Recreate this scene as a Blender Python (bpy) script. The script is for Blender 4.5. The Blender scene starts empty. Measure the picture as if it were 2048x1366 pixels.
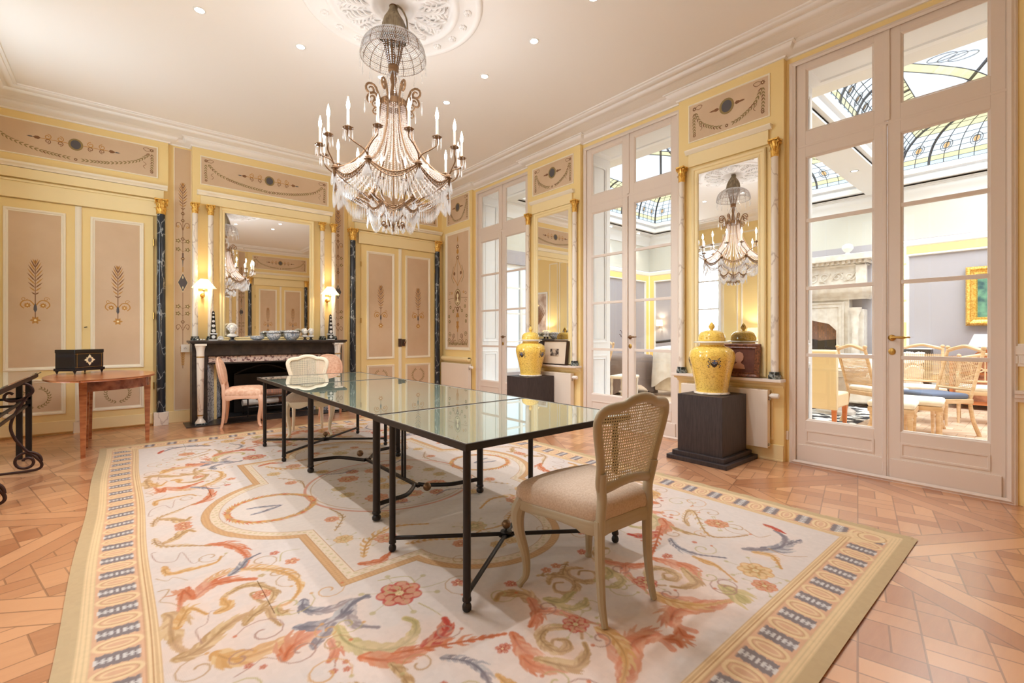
import bpy, math, random
import numpy as np
from math import sin, cos, pi, radians, atan2, hypot, sqrt
random.seed(7)
C = bpy.context.scene.collection
SC = bpy.context.scene
# ------------------------------------------------------------------ camera, world, light, exposure
F_PX = 920.0
cam_d = bpy.data.cameras.new('camera')
cam_d.sensor_width = 36.0
cam_d.lens = 36.0 * F_PX / 2048.0
cam_d.shift_y = -11.0 / 2048.0
cam_d.clip_start = 0.05
cam = bpy.data.objects.new('camera', cam_d)
cam.location = (0, 0, 1.22)
cam.rotation_euler = (pi / 2, 0, -radians(40.074))
C.objects.link(cam)
SC.camera = cam
SC.view_settings.view_transform = 'Standard'
SC.view_settings.look = 'None'
SC.view_settings.gamma = 1
SC.view_settings.use_curve_mapping = False
SC.view_settings.exposure = 0.8
cy = SC.cycles
cy.max_bounces = 12; cy.diffuse_bounces = 6; cy.glossy_bounces = 6
cy.transmission_bounces = 6; cy.transparent_max_bounces = 24
cy.caustics_reflective = False; cy.caustics_refractive = False
cy.sample_clamp_indirect = 6.0
cy.use_denoising = True
cy.use_adaptive_sampling = True
cy.adaptive_threshold = 0.02
cy.blur_glossy = 0.5

def lin(c):
    c = c / 255.0
    return c / 12.92 if c <= 0.04045 else ((c + 0.055) / 1.055) ** 2.4
def rgb(r, g, b):
    return (lin(r), lin(g), lin(b), 1.0)

W = bpy.data.worlds.new('world'); SC.world = W; W.use_nodes = True
W.node_tree.nodes['Background'].inputs[0].default_value = (0.80, 0.90, 1.0, 1)
W.node_tree.nodes['Background'].inputs[1].default_value = 0.95

def light(name, kind, loc, energy, color=(1, 1, 1), size=0.1, size_y=None, rot=(0, 0, 0), spot=None, blend=0.5, radius=None):
    d = bpy.data.lights.new(name, kind); d.energy = energy; d.color = color
    if kind == 'AREA':
        d.size = size
        if size_y: d.shape = 'RECTANGLE'; d.size_y = size_y
    else:
        d.shadow_soft_size = size
    if kind == 'SPOT':
        d.spot_size = spot; d.spot_blend = blend
    o = bpy.data.objects.new(name, d); o.location = loc; o.rotation_euler = rot; C.objects.link(o)
    return o
# daylight arriving on the glass roof of the conservatory, and on the left wall's street window and the added near one
light('daylight', 'AREA', (8.6, 4.8, 5.6), 220, (0.95, 0.975, 1.0), 4.4, 4.2)
light('daylight', 'AREA', (8.6, -0.2, 5.6), 390, (0.95, 0.975, 1.0), 4.4, 3.8)
for wy in (6.0, 2.15):
    light('daylight', 'AREA', (-2.3, wy, 2.3), 120, (0.78, 0.89, 1.0), 1.6, 3.2, rot=(0, -pi / 2, 0))

# ------------------------------------------------------------------ materials
MATS = {}
def pm(name, col, rough=0.5, metal=0.0, **k):
    m = bpy.data.materials.new(name); m.use_nodes = True
    b = m.node_tree.nodes['Principled BSDF']
    b.inputs['Base Color'].default_value = col
    b.inputs['Roughness'].default_value = rough
    b.inputs['Metallic'].default_value = metal
    for kk, v in k.items():
        b.inputs[kk.replace('_', ' ')].default_value = v
    MATS[name] = m
    return m
def N(m, t, **k):
    n = m.node_tree.nodes.new(t)
    for kk, v in k.items():
        if kk.startswith('i_'):
            n.inputs[kk[2:].replace('_', ' ')].default_value = v
        else: setattr(n, kk, v)
    return n
def L(m, a, b): m.node_tree.links.new(a, b)
def ramp(m, fac, stops):
    r = N(m, 'ShaderNodeValToRGB'); e = r.color_ramp.elements
    while len(e) < len(stops): e.new(0.5)
    for i, (p, c) in enumerate(stops): e[i].position = p; e[i].color = c
    L(m, fac, r.inputs[0]); return r.outputs[0]
def objco(m, scale=(1, 1, 1), rot=(0, 0, 0)):
    t = N(m, 'ShaderNodeTexCoord'); mp = N(m, 'ShaderNodeMapping')
    mp.inputs['Scale'].default_value = scale; mp.inputs['Rotation'].default_value = rot
    L(m, t.outputs['Object'], mp.inputs[0]); return mp.outputs[0]
def noise_tint(m, c1, c2, scale=6, detail=4, sc=(1, 1, 1), bump=0.0, p=(0.35, 0.65)):
    b = m.node_tree.nodes['Principled BSDF']
    n = N(m, 'ShaderNodeTexNoise', i_Scale=scale, i_Detail=detail); L(m, objco(m, sc), n.inputs[0])
    L(m, ramp(m, n.outputs[0], [(p[0], c1), (p[1], c2)]), b.inputs['Base Color'])
    if bump:
        bp = N(m, 'ShaderNodeBump', i_Strength=bump, i_Distance=0.01); L(m, n.outputs[0], bp.inputs['Height']); L(m, bp.outputs[0], b.inputs['Normal'])
    return m

yellow = noise_tint(pm('yellow_paint', rgb(240, 212, 146), 0.45), rgb(246, 222, 160), rgb(243, 217, 153), 1.3)
yellow2 = pm('pale_yellow_paint', rgb(248, 229, 178), 0.45)
cream = pm('cream_paint', rgb(247, 238, 218), 0.4)
beige = noise_tint(pm('taupe_canvas', rgb(208, 172, 132), 0.7), rgb(222, 196, 166), rgb(214, 186, 154), 2.2)
plaster = pm('white_plaster', rgb(245, 242, 240), 0.7)
ceilm = pm('ceiling_paint', rgb(243, 238, 234), 0.8)
doorwhite = pm('french_door_paint', rgb(230, 216, 204), 0.4)
white = pm('white_paint', rgb(240, 240, 240), 0.5)
greywhite = pm('grey_white_paint', rgb(226, 226, 228), 0.6)
lav = pm('lavender_wall', rgb(170, 165, 172), 0.8)
warmwall = pm('warm_white_wall', rgb(200, 198, 190), 0.8)
gold = pm('gilding', rgb(232, 178, 70), 0.35, 0.6)
noise_tint(gold, rgb(252, 214, 118), rgb(214, 152, 58), 45, 3)
brass = pm('brass', rgb(190, 150, 80), 0.3, 0.9)
bronze = pm('aged_bronze', rgb(128, 96, 66), 0.45, 0.6)
iron = pm('dark_patinated_steel', rgb(44, 38, 36), 0.42, 0.5)
rust_iron = pm('wrought_iron', rgb(62, 40, 34), 0.5, 0.5)
chrome = pm('steel', rgb(190, 190, 190), 0.25, 1.0)
black = pm('black_lacquer', rgb(22, 22, 28), 0.12)
ebony = noise_tint(pm('ebonised_oak', rgb(54, 44, 44), 0.5), rgb(62, 50, 49), rgb(44, 35, 35), 14, 6, (8, 8, 0.6), 0.15)
slate = noise_tint(pm('black_slate', rgb(50, 42, 40), 0.35), rgb(66, 55, 50), rgb(38, 32, 31), 8, 6)
soot = pm('soot', rgb(24, 21, 20), 0.9)
mirror = pm('mirror_glass', (0.93, 0.93, 0.92, 1), 0.0, 1.0)
mahog = noise_tint(pm('mahogany', rgb(176, 106, 66), 0.2), rgb(196, 126, 80), rgb(150, 84, 52), 5, 5, (1, 1, 5))
mahog2 = noise_tint(pm('flame_mahogany', rgb(130, 66, 46), 0.18), rgb(178, 116, 88), rgb(104, 50, 36), 9, 6, (1, 1, 1))
linen = noise_tint(pm('linen', rgb(214, 186, 164), 0.85), rgb(200, 176, 154), rgb(186, 160, 138), 130, 3, bump=0.1)
chairpaint = pm('backlit_grey_green_paint', rgb(168, 152, 126), 0.42)  # grey-green set darker: the shade of the backlit chair is in this colour
chaircream = pm('cream_chair_paint', rgb(238, 222, 196), 0.42)
canem = pm('painted_cane', rgb(204, 190, 162), 0.55)
canecream = pm('cream_cane', rgb(236, 222, 196), 0.55)
pinkfab = noise_tint(pm('peach_damask', rgb(232, 186, 156), 0.8), rgb(240, 200, 172), rgb(222, 170, 140), 30, 2)
pinkwood = pm('pink_glazed_wood', rgb(232, 186, 158), 0.45)
porc = pm('white_porcelain', rgb(236, 234, 230), 0.2)
blueporc = noise_tint(pm('blue_white_porcelain', rgb(190, 200, 210), 0.2), rgb(232, 234, 236), rgb(122, 138, 158), 60, 3, p=(0.4, 0.62))
stone = noise_tint(pm('carved_limestone', rgb(226, 214, 200), 0.85), rgb(226, 220, 212), rgb(208, 198, 188), 9, 5, bump=0.4)
brick = pm('brick', rgb(150, 110, 90), 0.9)
def _brick():
    b = brick.node_tree.nodes['Principled BSDF']; t = N(brick, 'ShaderNodeTexBrick', i_Scale=7.0)
    t.inputs['Color1'].default_value = rgb(176, 124, 98); t.inputs['Color2'].default_value = rgb(140, 100, 84); t.inputs['Mortar'].default_value = rgb(120, 108, 98)
    L(brick, objco(brick, rot=(pi / 2, 0, pi / 2)), t.inputs[0]); L(brick, t.outputs[0], b.inputs[0])
_brick()
blond = noise_tint(pm('blond_beech', rgb(220, 184, 144), 0.45), rgb(226, 194, 156), rgb(204, 166, 124), 6, 4, (1, 1, 4))
creamleather = pm('cream_leather', rgb(230, 212, 178), 0.5)
orangewood = pm('orange_wood', rgb(206, 122, 72), 0.4)
creamcloth = noise_tint(pm('cream_cloth', rgb(236, 226, 210), 0.9), rgb(242, 234, 222), rgb(226, 214, 196), 8, 3)
bluecloth = pm('blue_grey_cloth', rgb(96, 108, 134), 0.9)
sheet = noise_tint(pm('white_sheet', rgb(238, 234, 228), 0.9), rgb(244, 241, 238), rgb(222, 214, 206), 5, 3, bump=0.3)
taupecloth = pm('taupe_cloth', rgb(138, 122, 116), 0.9)
greenpaint = noise_tint(pm('landscape_canvas', rgb(60, 110, 104), 0.7), rgb(46, 84, 92), rgb(110, 160, 130), 9, 6)
plasticw = pm('white_plastic', rgb(240, 232, 222), 0.35)
radw = pm('radiator_enamel', rgb(238, 224, 208), 0.35)
bagm = noise_tint(pm('olive_silk', rgb(140, 124, 98), 0.55), rgb(160, 144, 116), rgb(118, 102, 78), 7, 3, (6, 6, 1))
wax = pm('candle_sleeve', rgb(246, 226, 198), 0.5)
darkgrey = pm('charcoal_paint', rgb(92, 88, 92), 0.6)
olivepaint = pm('olive_paint', rgb(150, 128, 82), 0.7)
ochrepaint = pm('ochre_paint', rgb(196, 142, 72), 0.7)
sepiapaint = pm('sepia_paint', rgb(136, 94, 62), 0.7)
creampaint = pm('cream_line_paint', rgb(250, 236, 196), 0.6)
leather = pm('dark_wood', rgb(70, 46, 36), 0.4)

def emit(name, col, s, clear=False):
    m = bpy.data.materials.new(name); m.use_nodes = True; nt = m.node_tree; nt.nodes.clear()
    e = nt.nodes.new('ShaderNodeEmission'); e.inputs[0].default_value = col; e.inputs[1].default_value = s
    tr = nt.nodes.new('ShaderNodeBsdfTransparent'); ad = nt.nodes.new('ShaderNodeAddShader'); nt.links.new(e.outputs[0], ad.inputs[0]); nt.links.new(tr.outputs[0], ad.inputs[1])
    o = nt.nodes.new('ShaderNodeOutputMaterial'); nt.links.new((ad if clear else e).outputs[0], o.inputs[0]); MATS[name] = m; return m
bulbm = emit('flame_bulb', (1.0, 0.86, 0.68, 1), 8, True)
spotm = emit('downlight_lens', (1.0, 0.93, 0.85, 1), 22)

def glassy(name, tint, refl=0.08, rough=0.0, body=None, bodyf=0.0):
    """thin pane: light goes straight through, the surface mirrors at grazing angles"""
    m = bpy.data.materials.new(name); m.use_nodes = True; nt = m.node_tree; nt.nodes.clear()
    tr = nt.nodes.new('ShaderNodeBsdfTransparent'); tr.inputs[0].default_value = tint
    gl = nt.nodes.new('ShaderNodeBsdfGlossy'); gl.inputs['Roughness'].default_value = rough
    lw = nt.nodes.new('ShaderNodeLayerWeight'); lw.inputs[0].default_value = 0.5
    pw = nt.nodes.new('ShaderNodeMath'); pw.operation = 'POWER'; pw.inputs[1].default_value = 5.0; nt.links.new(lw.outputs['Facing'], pw.inputs[0])
    fr = nt.nodes.new('ShaderNodeMath'); fr.operation = 'MULTIPLY_ADD'; fr.inputs[1].default_value = 0.9; fr.inputs[2].default_value = 0.04; nt.links.new(pw.outputs[0], fr.inputs[0])
    mx = nt.nodes.new('ShaderNodeMixShader'); o = nt.nodes.new('ShaderNodeOutputMaterial')
    if refl is None: nt.links.new(fr.outputs[0], mx.inputs[0])
    else:
        a = nt.nodes.new('ShaderNodeMath'); a.operation = 'ADD'; a.inputs[1].default_value = refl
        nt.links.new(fr.outputs[0], a.inputs[0]); nt.links.new(a.outputs[0], mx.inputs[0])
    nt.links.new(tr.outputs[0], mx.inputs[1]); nt.links.new(gl.outputs[0], mx.inputs[2])
    last = mx
    if body:
        df = nt.nodes.new('ShaderNodeBsdfDiffuse'); df.inputs[0].default_value = body
        tl = nt.nodes.new('ShaderNodeBsdfTranslucent'); tl.inputs[0].default_value = body
        ad = nt.nodes.new('ShaderNodeMixShader'); ad.inputs[0].default_value = 0.5
        nt.links.new(df.outputs[0], ad.inputs[1]); nt.links.new(tl.outputs[0], ad.inputs[2])
        m2 = nt.nodes.new('ShaderNodeMixShader'); m2.inputs[0].default_value = bodyf
        nt.links.new(mx.outputs[0], m2.inputs[1]); nt.links.new(ad.outputs[0], m2.inputs[2]); last = m2
    nt.links.new(last.outputs[0], o.inputs[0]); MATS[name] = m; return m
pane = glassy('window_glass', (0.97, 0.985, 0.98, 1), 0.0)
tabletopg = glassy('back_painted_glass', (0.8, 0.85, 0.8, 1), 0.10, 0.0, rgb(176, 190, 172), 0.0)
crystal = glassy('crystal', (0.97, 0.96, 0.95, 1), 0.20, 0.04, (0.97, 0.96, 0.96, 1), 0.38)
crystal2 = glassy('crystal_bead', (0.96, 0.93, 0.90, 1), 0.14, 0.1, (0.95, 0.84, 0.78, 1), 0.42)
skyglass = glassy('clear_roof_glass', (0.93, 0.96, 1.0, 1), 0.0)
yelglass = glassy('yellow_stained_glass', (0.97, 0.83, 0.45, 1), 0.0)
blueglass = glassy('blue_stained_glass', (0.78, 0.87, 0.97, 1), 0.0)
orglass = glassy('orange_stained_glass', (0.9, 0.5, 0.2, 1), 0.0)
shadem = glassy('lampshade_cloth', (0, 0, 0, 1), -1.0, 0.5, (0.78, 0.66, 0.46, 1), 1.0)

def marble(name, base, vein, scale, thick, rough=0.2, distort=0.35):
    m = pm(name, base, rough); b = m.node_tree.nodes['Principled BSDF']
    co = objco(m, (1, 1, 0.45)); n = N(m, 'ShaderNodeTexNoise', i_Scale=5.0, i_Detail=6.0); L(m, co, n.inputs[0])
    mx = N(m, 'ShaderNodeMixRGB', blend_type='ADD'); mx.inputs[0].default_value = distort; L(m, co, mx.inputs[1]); L(m, n.outputs['Color'], mx.inputs[2])
    v = N(m, 'ShaderNodeTexVoronoi', feature='DISTANCE_TO_EDGE', i_Scale=scale); L(m, mx.outputs[0], v.inputs[0])
    L(m, ramp(m, v.outputs['Distance'], [(0.0, vein), (thick, base), (1.0, base)]), b.inputs['Base Color']); return m
blackmarble = marble('black_veined_marble', rgb(40, 46, 56), rgb(160, 166, 170), 6.0, 0.030)
whitemarble = marble('white_veined_marble', rgb(242, 232, 218), rgb(204, 188, 174), 4.0, 0.035)
greenmarble = marble('dark_green_marble', rgb(40, 46, 46), rgb(150, 156, 152), 9.0, 0.06)

# ginger jar glaze
jarm = pm('yellow_glaze', rgb(246, 206, 96), 0.1); jarm.node_tree.nodes['Principled BSDF'].inputs['Coat Weight'].default_value = 0.5
def _jar():
    b = jarm.node_tree.nodes['Principled BSDF']; co = objco(jarm)
    v = N(jarm, 'ShaderNodeTexVoronoi', feature='DISTANCE_TO_EDGE', i_Scale=36.0); L(jarm, co, v.inputs[0])
    n = N(jarm, 'ShaderNodeTexNoise', i_Scale=60.0, i_Detail=2.0); L(jarm, co, n.inputs[0])
    r1 = ramp(jarm, v.outputs['Distance'], [(0.03, (0, 0, 0, 1)), (0.07, (1, 1, 1, 1))])
    r2 = ramp(jarm, n.outputs[0], [(0.50, (0, 0, 0, 1)), (0.56, (1, 1, 1, 1))])
    mx = N(jarm, 'ShaderNodeMixRGB', blend_type='ADD'); mx.inputs[0].default_value = 1; L(jarm, r1, mx.inputs[1]); L(jarm, r2, mx.inputs[2])
    m2 = N(jarm, 'ShaderNodeMixRGB'); m2.inputs[1].default_value = rgb(204, 158, 66); m2.inputs[2].default_value = rgb(250, 212, 104)
    L(jarm, mx.outputs[0], m2.inputs[0]); L(jarm, m2.outputs[0], b.inputs[0])
_jar()
tile = pm('delft_tile', rgb(214, 218, 224), 0.3)
def _tile(m, base, ink, mortar, sc):
    b = m.node_tree.nodes['Principled BSDF']; co = objco(m)
    t = N(m, 'ShaderNodeTexNoise', i_Scale=sc, i_Detail=3.0); L(m, co, t.inputs[0])
    r = ramp(m, t.outputs[0], [(0.5, base), (0.58, ink)]); L(m, r, b.inputs[0])
_tile(tile, rgb(220, 222, 228), rgb(96, 104, 128), None, 38)
mantile = pm('manganese_tile', rgb(220, 196, 184), 0.3); _tile(mantile, rgb(224, 202, 190), rgb(120, 84, 84), None, 30)
bwrug = noise_tint(pm('black_white_rug', rgb(200, 195, 190), 0.95), rgb(236, 232, 226), rgb(50, 50, 56), 5, 6, p=(0.46, 0.52))

# parquet: diagonal panels with a basket weave inside a border, all in object coordinates
def parquet(name, c1, c2, cell, rot, rough, gap=rgb(120, 78, 52)):
    m = pm(name, c1, rough); nt = m.node_tree; b = nt.nodes['Principled BSDF']
    def M(op, a, bb=None, c=None):
        n = nt.nodes.new('ShaderNodeMath'); n.operation = op
        for i, v in enumerate((a, bb, c)):
            if v is None: continue
            if isinstance(v, (int, float)): n.inputs[i].default_value = v
            else: nt.links.new(v, n.inputs[i])
        return n.outputs[0]
    def pat(rot, cell):
        s = N(m, 'ShaderNodeSeparateXYZ'); L(m, objco(m, (1 / cell,) * 3, (0, 0, rot)), s.inputs[0]); return s.outputs[0], s.outputs[1]
    X, Y = pat(rot, cell)
    cx_, cy_ = M('FLOOR', X), M('FLOOR', Y); fx, fy = M('FRACT', X), M('FRACT', Y)
    ex, ey = M('MINIMUM', fx, M('SUBTRACT', 1, fx)), M('MINIMUM', fy, M('SUBTRACT', 1, fy))
    e = M('MINIMUM', ex, ey); bw = 0.10
    inb = M('LESS_THAN', e, bw)
    # border plank id
    side = M('LESS_THAN', ex, ey)
    bid = M('ADD', M('MULTIPLY', cx_, 7.3), M('ADD', M('MULTIPLY', cy_, 3.7), M('ADD', M('MULTIPLY', side, 1.9), M('MULTIPLY', M('GREATER_THAN', M('MULTIPLY_ADD', side, M('SUBTRACT', fx, fy), fy), 0.5), 5.1))))
    # weave rotated by 45 degrees
    U, V = pat(rot + pi / 4, cell * 0.18)
    gu, gv = M('FLOOR', U), M('FLOOR', V); fu, fv = M('FRACT', U), M('FRACT', V)
    par = M('GREATER_THAN', M('FRACT', M('MULTIPLY', M('ADD', gu, gv), 0.5)), 0.25)
    t = M('ADD', M('MULTIPLY', par, fu), M('MULTIPLY', M('SUBTRACT', 1, par), fv))
    k = M('FLOOR', M('MULTIPLY', t, 2))
    ft = M('FRACT', M('MULTIPLY', t, 2))
    wid = M('ADD', M('ADD', M('MULTIPLY', gu, 2.13), M('MULTIPLY', gv, 5.71)), M('MULTIPLY', k, 1.37))
    pid = M('ADD', M('MULTIPLY', inb, bid), M('MULTIPLY', M('SUBTRACT', 1, inb), wid))
    wn = N(m, 'ShaderNodeTexWhiteNoise', noise_dimensions='1D'); L(m, pid, wn.inputs['W'])
    # gaps
    lo = 0.018
    def edge(f): return M('MINIMUM', f, M('SUBTRACT', 1, f))
    ge = M('MINIMUM', M('MINIMUM', edge(fu), edge(fv)), M('MULTIPLY', edge(ft), 0.5))
    gw = M('LESS_THAN', ge, lo)
    gb = M('MAXIMUM', M('LESS_THAN', e, 0.004), M('MAXIMUM', M('LESS_THAN', M('ABSOLUTE', M('SUBTRACT', e, bw)), 0.004), M('MULTIPLY', inb, M('LESS_THAN', M('ABSOLUTE', M('SUBTRACT', ex, ey)), 0.005))))
    g = M('MAXIMUM', M('MULTIPLY', gw, M('SUBTRACT', 1, inb)), gb)
    gr = N(m, 'ShaderNodeTexNoise', i_Scale=5.0, i_Detail=8.0, i_Roughness=0.65); L(m, objco(m, (1, 6, 1), (0, 0, rot)), gr.inputs[0])
    v = M('ADD', M('MULTIPLY', wn.outputs[0], 0.75), M('MULTIPLY', gr.outputs[0], 0.5))
    col = ramp(m, v, [(0.15, c2), (0.95, c1)])
    mx = N(m, 'ShaderNodeMixRGB'); L(m, M('MULTIPLY', g, 0.6), mx.inputs[0]); L(m, col, mx.inputs[1]); mx.inputs[2].default_value = gap
    L(m, mx.outputs[0], b.inputs['Base Color'])
    L(m, M('MULTIPLY_ADD', gr.outputs[0], 0.2, rough - 0.1), b.inputs['Roughness'])
    bp = N(m, 'ShaderNodeBump', i_Strength=0.25, i_Distance=0.004); L(m, M('SUBTRACT', M('MULTIPLY', wn.outputs[0], 0.3), g), bp.inputs['Height']); L(m, bp.outputs[0], b.inputs['Normal'])
    return m
floorm = parquet('oak_parquet', rgb(216, 158, 114), rgb(170, 108, 70), 1.16, radians(32), 0.34)
floorm.node_tree.nodes['Principled BSDF'].inputs['Coat Weight'].default_value = 1.0
floorm.node_tree.nodes['Principled BSDF'].inputs['Coat Roughness'].default_value = 0.24
floorm.node_tree.nodes['Principled BSDF'].inputs['Coat IOR'].default_value = 1.6
floor2m = parquet('beech_parquet', rgb(226, 202, 178), rgb(202, 170, 142), 0.9, radians(45), 0.4)

# ------------------------------------------------------------------ mesh helpers
class MB:
    def __init__(s): s.v = []; s.f = []; s.m = []
    def add(s, vs, fs, m=0):
        o = len(s.v); s.v.extend([tuple(map(float, p)) for p in vs]); s.f.extend([tuple(i + o for i in f) for f in fs]); s.m.extend([m] * len(fs)); return s
    def box(s, x0, x1, y0, y1, z0, z1, m=0):
        return s.add([(x0, y0, z0), (x1, y0, z0), (x1, y1, z0), (x0, y1, z0), (x0, y0, z1), (x1, y0, z1), (x1, y1, z1), (x0, y1, z1)],
                     [(0, 3, 2, 1), (4, 5, 6, 7), (0, 1, 5, 4), (1, 2, 6, 5), (2, 3, 7, 6), (3, 0, 4, 7)], m)
    def cbox(s, c, sz, a=0, m=0, taper=1.0):
        x, y, z = [q / 2 for q in sz]; vs = []
        for dz in (-z, z):
            t = taper if dz > 0 else 1.0
            for dx, dy in ((-x, -y), (x, -y), (x, y), (-x, y)):
                dx *= t; dy *= t
                vs.append((c[0] + dx * cos(a) - dy * sin(a), c[1] + dx * sin(a) + dy * cos(a), c[2] + dz))
        return s.add(vs, [(0, 3, 2, 1), (4, 5, 6, 7), (0, 1, 5, 4), (1, 2, 6, 5), (2, 3, 7, 6), (3, 0, 4, 7)], m)
    def tube(s, pts, r, n=8, m=0, closed=False, flat=1.0, up=None):
        P = [np.array(p, float) for p in pts]; K = len(P)
        R = [r] * K if not hasattr(r, '__len__') else list(r)
        T = []
        for i in range(K):
            a = P[(i - 1) % K] if (closed or i > 0) else P[i]; b = P[(i + 1) % K] if (closed or i < K - 1) else P[i]
            t = b - a; L_ = np.linalg.norm(t); T.append(t / L_ if L_ > 1e-9 else np.array([0, 0, 1.0]))
        u = np.array(up, float) if up is not None else (np.array([0, 0, 1.0]) if abs(T[0][2]) < 0.9 else np.array([1.0, 0, 0]))
        nrm = u - T[0] * u.dot(T[0]); nrm /= np.linalg.norm(nrm); vs = []
        for i in range(K):
            if up is not None: nrm = u - T[i] * u.dot(T[i])
            else: nrm = nrm - T[i] * nrm.dot(T[i])
            ln = np.linalg.norm(nrm); nrm = nrm / ln if ln > 1e-6 else np.array([1.0, 0, 0]); bi = np.cross(T[i], nrm)
            for k in range(n):
                a = 2 * pi * (k + 0.5) / n
                vs.append(P[i] + R[i] * (cos(a) * nrm * flat + sin(a) * bi))
        fs = []
        for i in range(K if closed else K - 1):
            j = (i + 1) % K
            for k in range(n):
                l = (k + 1) % n; fs.append((i * n + k, i * n + l, j * n + l, j * n + k))
        if not closed: fs.append(tuple(range(n - 1, -1, -1))); fs.append(tuple((K - 1) * n + k for k in range(n)))
        return s.add(vs, fs, m)
    def lathe(s, prof, n=24, c=(0, 0, 0), m=0, sx=1, sy=1, a0=0, a1=2 * pi, cap=True):
        full = abs(a1 - a0 - 2 * pi) < 1e-6; k = n if full else n + 1; vs = []; fs = []
        for r, z in prof:
            for i in range(k):
                a = a0 + (a1 - a0) * i / n; vs.append((c[0] + r * cos(a) * sx, c[1] + r * sin(a) * sy, c[2] + z))
        for j in range(len(prof) - 1):
            for i in range(n):
                l = (i + 1) % k; fs.append((j * k + i, j * k + l, (j + 1) * k + l, (j + 1) * k + i))
        if cap:
            if prof[0][0] > 1e-5: fs.append(tuple(range(k - 1, -1, -1)))
            if prof[-1][0] > 1e-5: fs.append(tuple((len(prof) - 1) * k + i for i in range(k)))
        return s.add(vs, fs, m)
    def ball(s, c, r, n=10, m=0, sx=1, sy=1, sz=1):
        pr = [(r * sin(pi * j / n), -r * sz * cos(pi * j / n)) for j in range(n + 1)]
        pr[0] = (1e-6, pr[0][1]); pr[-1] = (1e-6, pr[-1][1]); return s.lathe(pr, max(8, int(n * 1.4)), c, m, sx, sy, cap=False)
    def octa(s, c, r, h, m=0):
        x, y, z = c; return s.add([(x, y, z - h), (x, y, z + h), (x + r, y, z), (x, y + r, z), (x - r, y, z), (x, y - r, z)],
                     [(0, 3, 2), (0, 4, 3), (0, 5, 4), (0, 2, 5), (1, 2, 3), (1, 3, 4), (1, 4, 5), (1, 5, 2)], m)
    def prism(s, poly, a, b, plane='xz', m=0):
        n = len(poly); f = {'xz': lambda p, t: (p[0], t, p[1]), 'xy': lambda p, t: (p[0], p[1], t), 'yz': lambda p, t: (t, p[0], p[1])}[plane]
        vs = [f(p, a) for p in poly] + [f(p, b) for p in poly]
        fs = [tuple(range(n)), tuple(range(2 * n - 1, n - 1, -1))] + [(i, (i + 1) % n, (i + 1) % n + n, i + n) for i in range(n)]
        return s.add(vs, fs, m)
    def rsweep(s, x0, x1, z0, z1, prof, m=0, plane='xz'):
        """profile of (inset, depth) run round a rectangle with mitred corners"""
        vs = []; fs = []
        for i, d in prof:
            for px, pz in ((x0 + i, z0 + i), (x1 - i, z0 + i), (x1 - i, z1 - i), (x0 + i, z1 - i)):
                vs.append((px, d, pz) if plane == 'xz' else (px, pz, d))
        for j in range(len(prof) - 1):
            for k in range(4): l = (k + 1) % 4; fs.append((j * 4 + k, j * 4 + l, (j + 1) * 4 + l, (j + 1) * 4 + k))
        return s.add(vs, fs, m)
    def psweep(s, path, prof, m=0, closed=True):
        """profile of (offset to the left of the path, height) run round a plan"""
        n = len(path); D = []
        for i in range(n if closed else n - 1):
            a, b = path[i], path[(i + 1) % n]; l = hypot(b[0] - a[0], b[1] - a[1]); D.append(((b[0] - a[0]) / l, (b[1] - a[1]) / l))
        vs = []; k = len(prof)
        for i in range(n):
            d1 = D[i - 1] if (closed or i > 0) else D[i]; d2 = D[i] if (closed or i < n - 1) else D[i - 1]
            n1 = (-d1[1], d1[0]); n2 = (-d2[1], d2[0]); q = 1 + n1[0] * n2[0] + n1[1] * n2[1]
            mx, my = ((n1[0] + n2[0]) / q, (n1[1] + n2[1]) / q)
            for o, z in prof: vs.append((path[i][0] + mx * o, path[i][1] + my * o, z))
        fs = []
        for i in range(n if closed else n - 1):
            j = (i + 1) % n
            for t in range(k - 1): fs.append((i * k + t, j * k + t, j * k + t + 1, i * k + t + 1))
        return s.add(vs, fs, m)
    def poly(s, pts, m=0): return s.add(pts, [tuple(range(len(pts)))], m)
    def build(s, name, mats, parent=None, smooth=True, ang=35, bevel=0, sub=0, loc=None, rz=0):
        me = bpy.data.meshes.new(name); me.from_pydata(s.v, [], s.f)
        if not isinstance(mats, (list, tuple)): mats = [mats]
        for q in mats: me.materials.append(q)
        if len(mats) > 1: me.polygons.foreach_set('material_index', s.m)
        if smooth:
            me.polygons.foreach_set('use_smooth', [True] * len(s.f))
            me.set_sharp_from_angle(angle=radians(ang))
        me.update(); me.validate()
        o = bpy.data.objects.new(name, me); C.objects.link(o)
        if parent: o.parent = parent
        if loc: o.location = loc
        o.rotation_euler[2] = rz
        if bevel:
            bm_ = o.modifiers.new('bevel', 'BEVEL'); bm_.width = bevel; bm_.segments = 2; bm_.limit_method = 'ANGLE'; bm_.angle_limit = radians(40)
        if sub:
            sm = o.modifiers.new('sub', 'SUBSURF'); sm.levels = sub; sm.render_levels = sub
        return o
def tag(o, label=None, cat=None, group=None, kind=None):
    if label: o['label'] = label
    if cat: o['category'] = cat
    if group: o['group'] = group
    if kind: o['kind'] = kind
    return o
def thing(name, label, cat, loc=(0, 0, 0), rz=0, group=None, kind=None):
    o = bpy.data.objects.new(name, None); C.objects.link(o); o.empty_display_size = 0.1
    o.location = loc; o.rotation_euler[2] = rz
    return tag(o, label, cat, group, kind)
def kids(o): return [c for c in C.objects if c.parent == o]
def copy_tree(o, parent=None):
    c = o.copy(); C.objects.link(c); c.parent = parent
    for ch in kids(o): copy_tree(ch, c)
    return c
def dup(o, loc, rz, label, group=None):
    c = copy_tree(o); c.location = loc; c.rotation_euler[2] = rz; c['label'] = label
    if group: c['group'] = group
    return c
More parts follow.
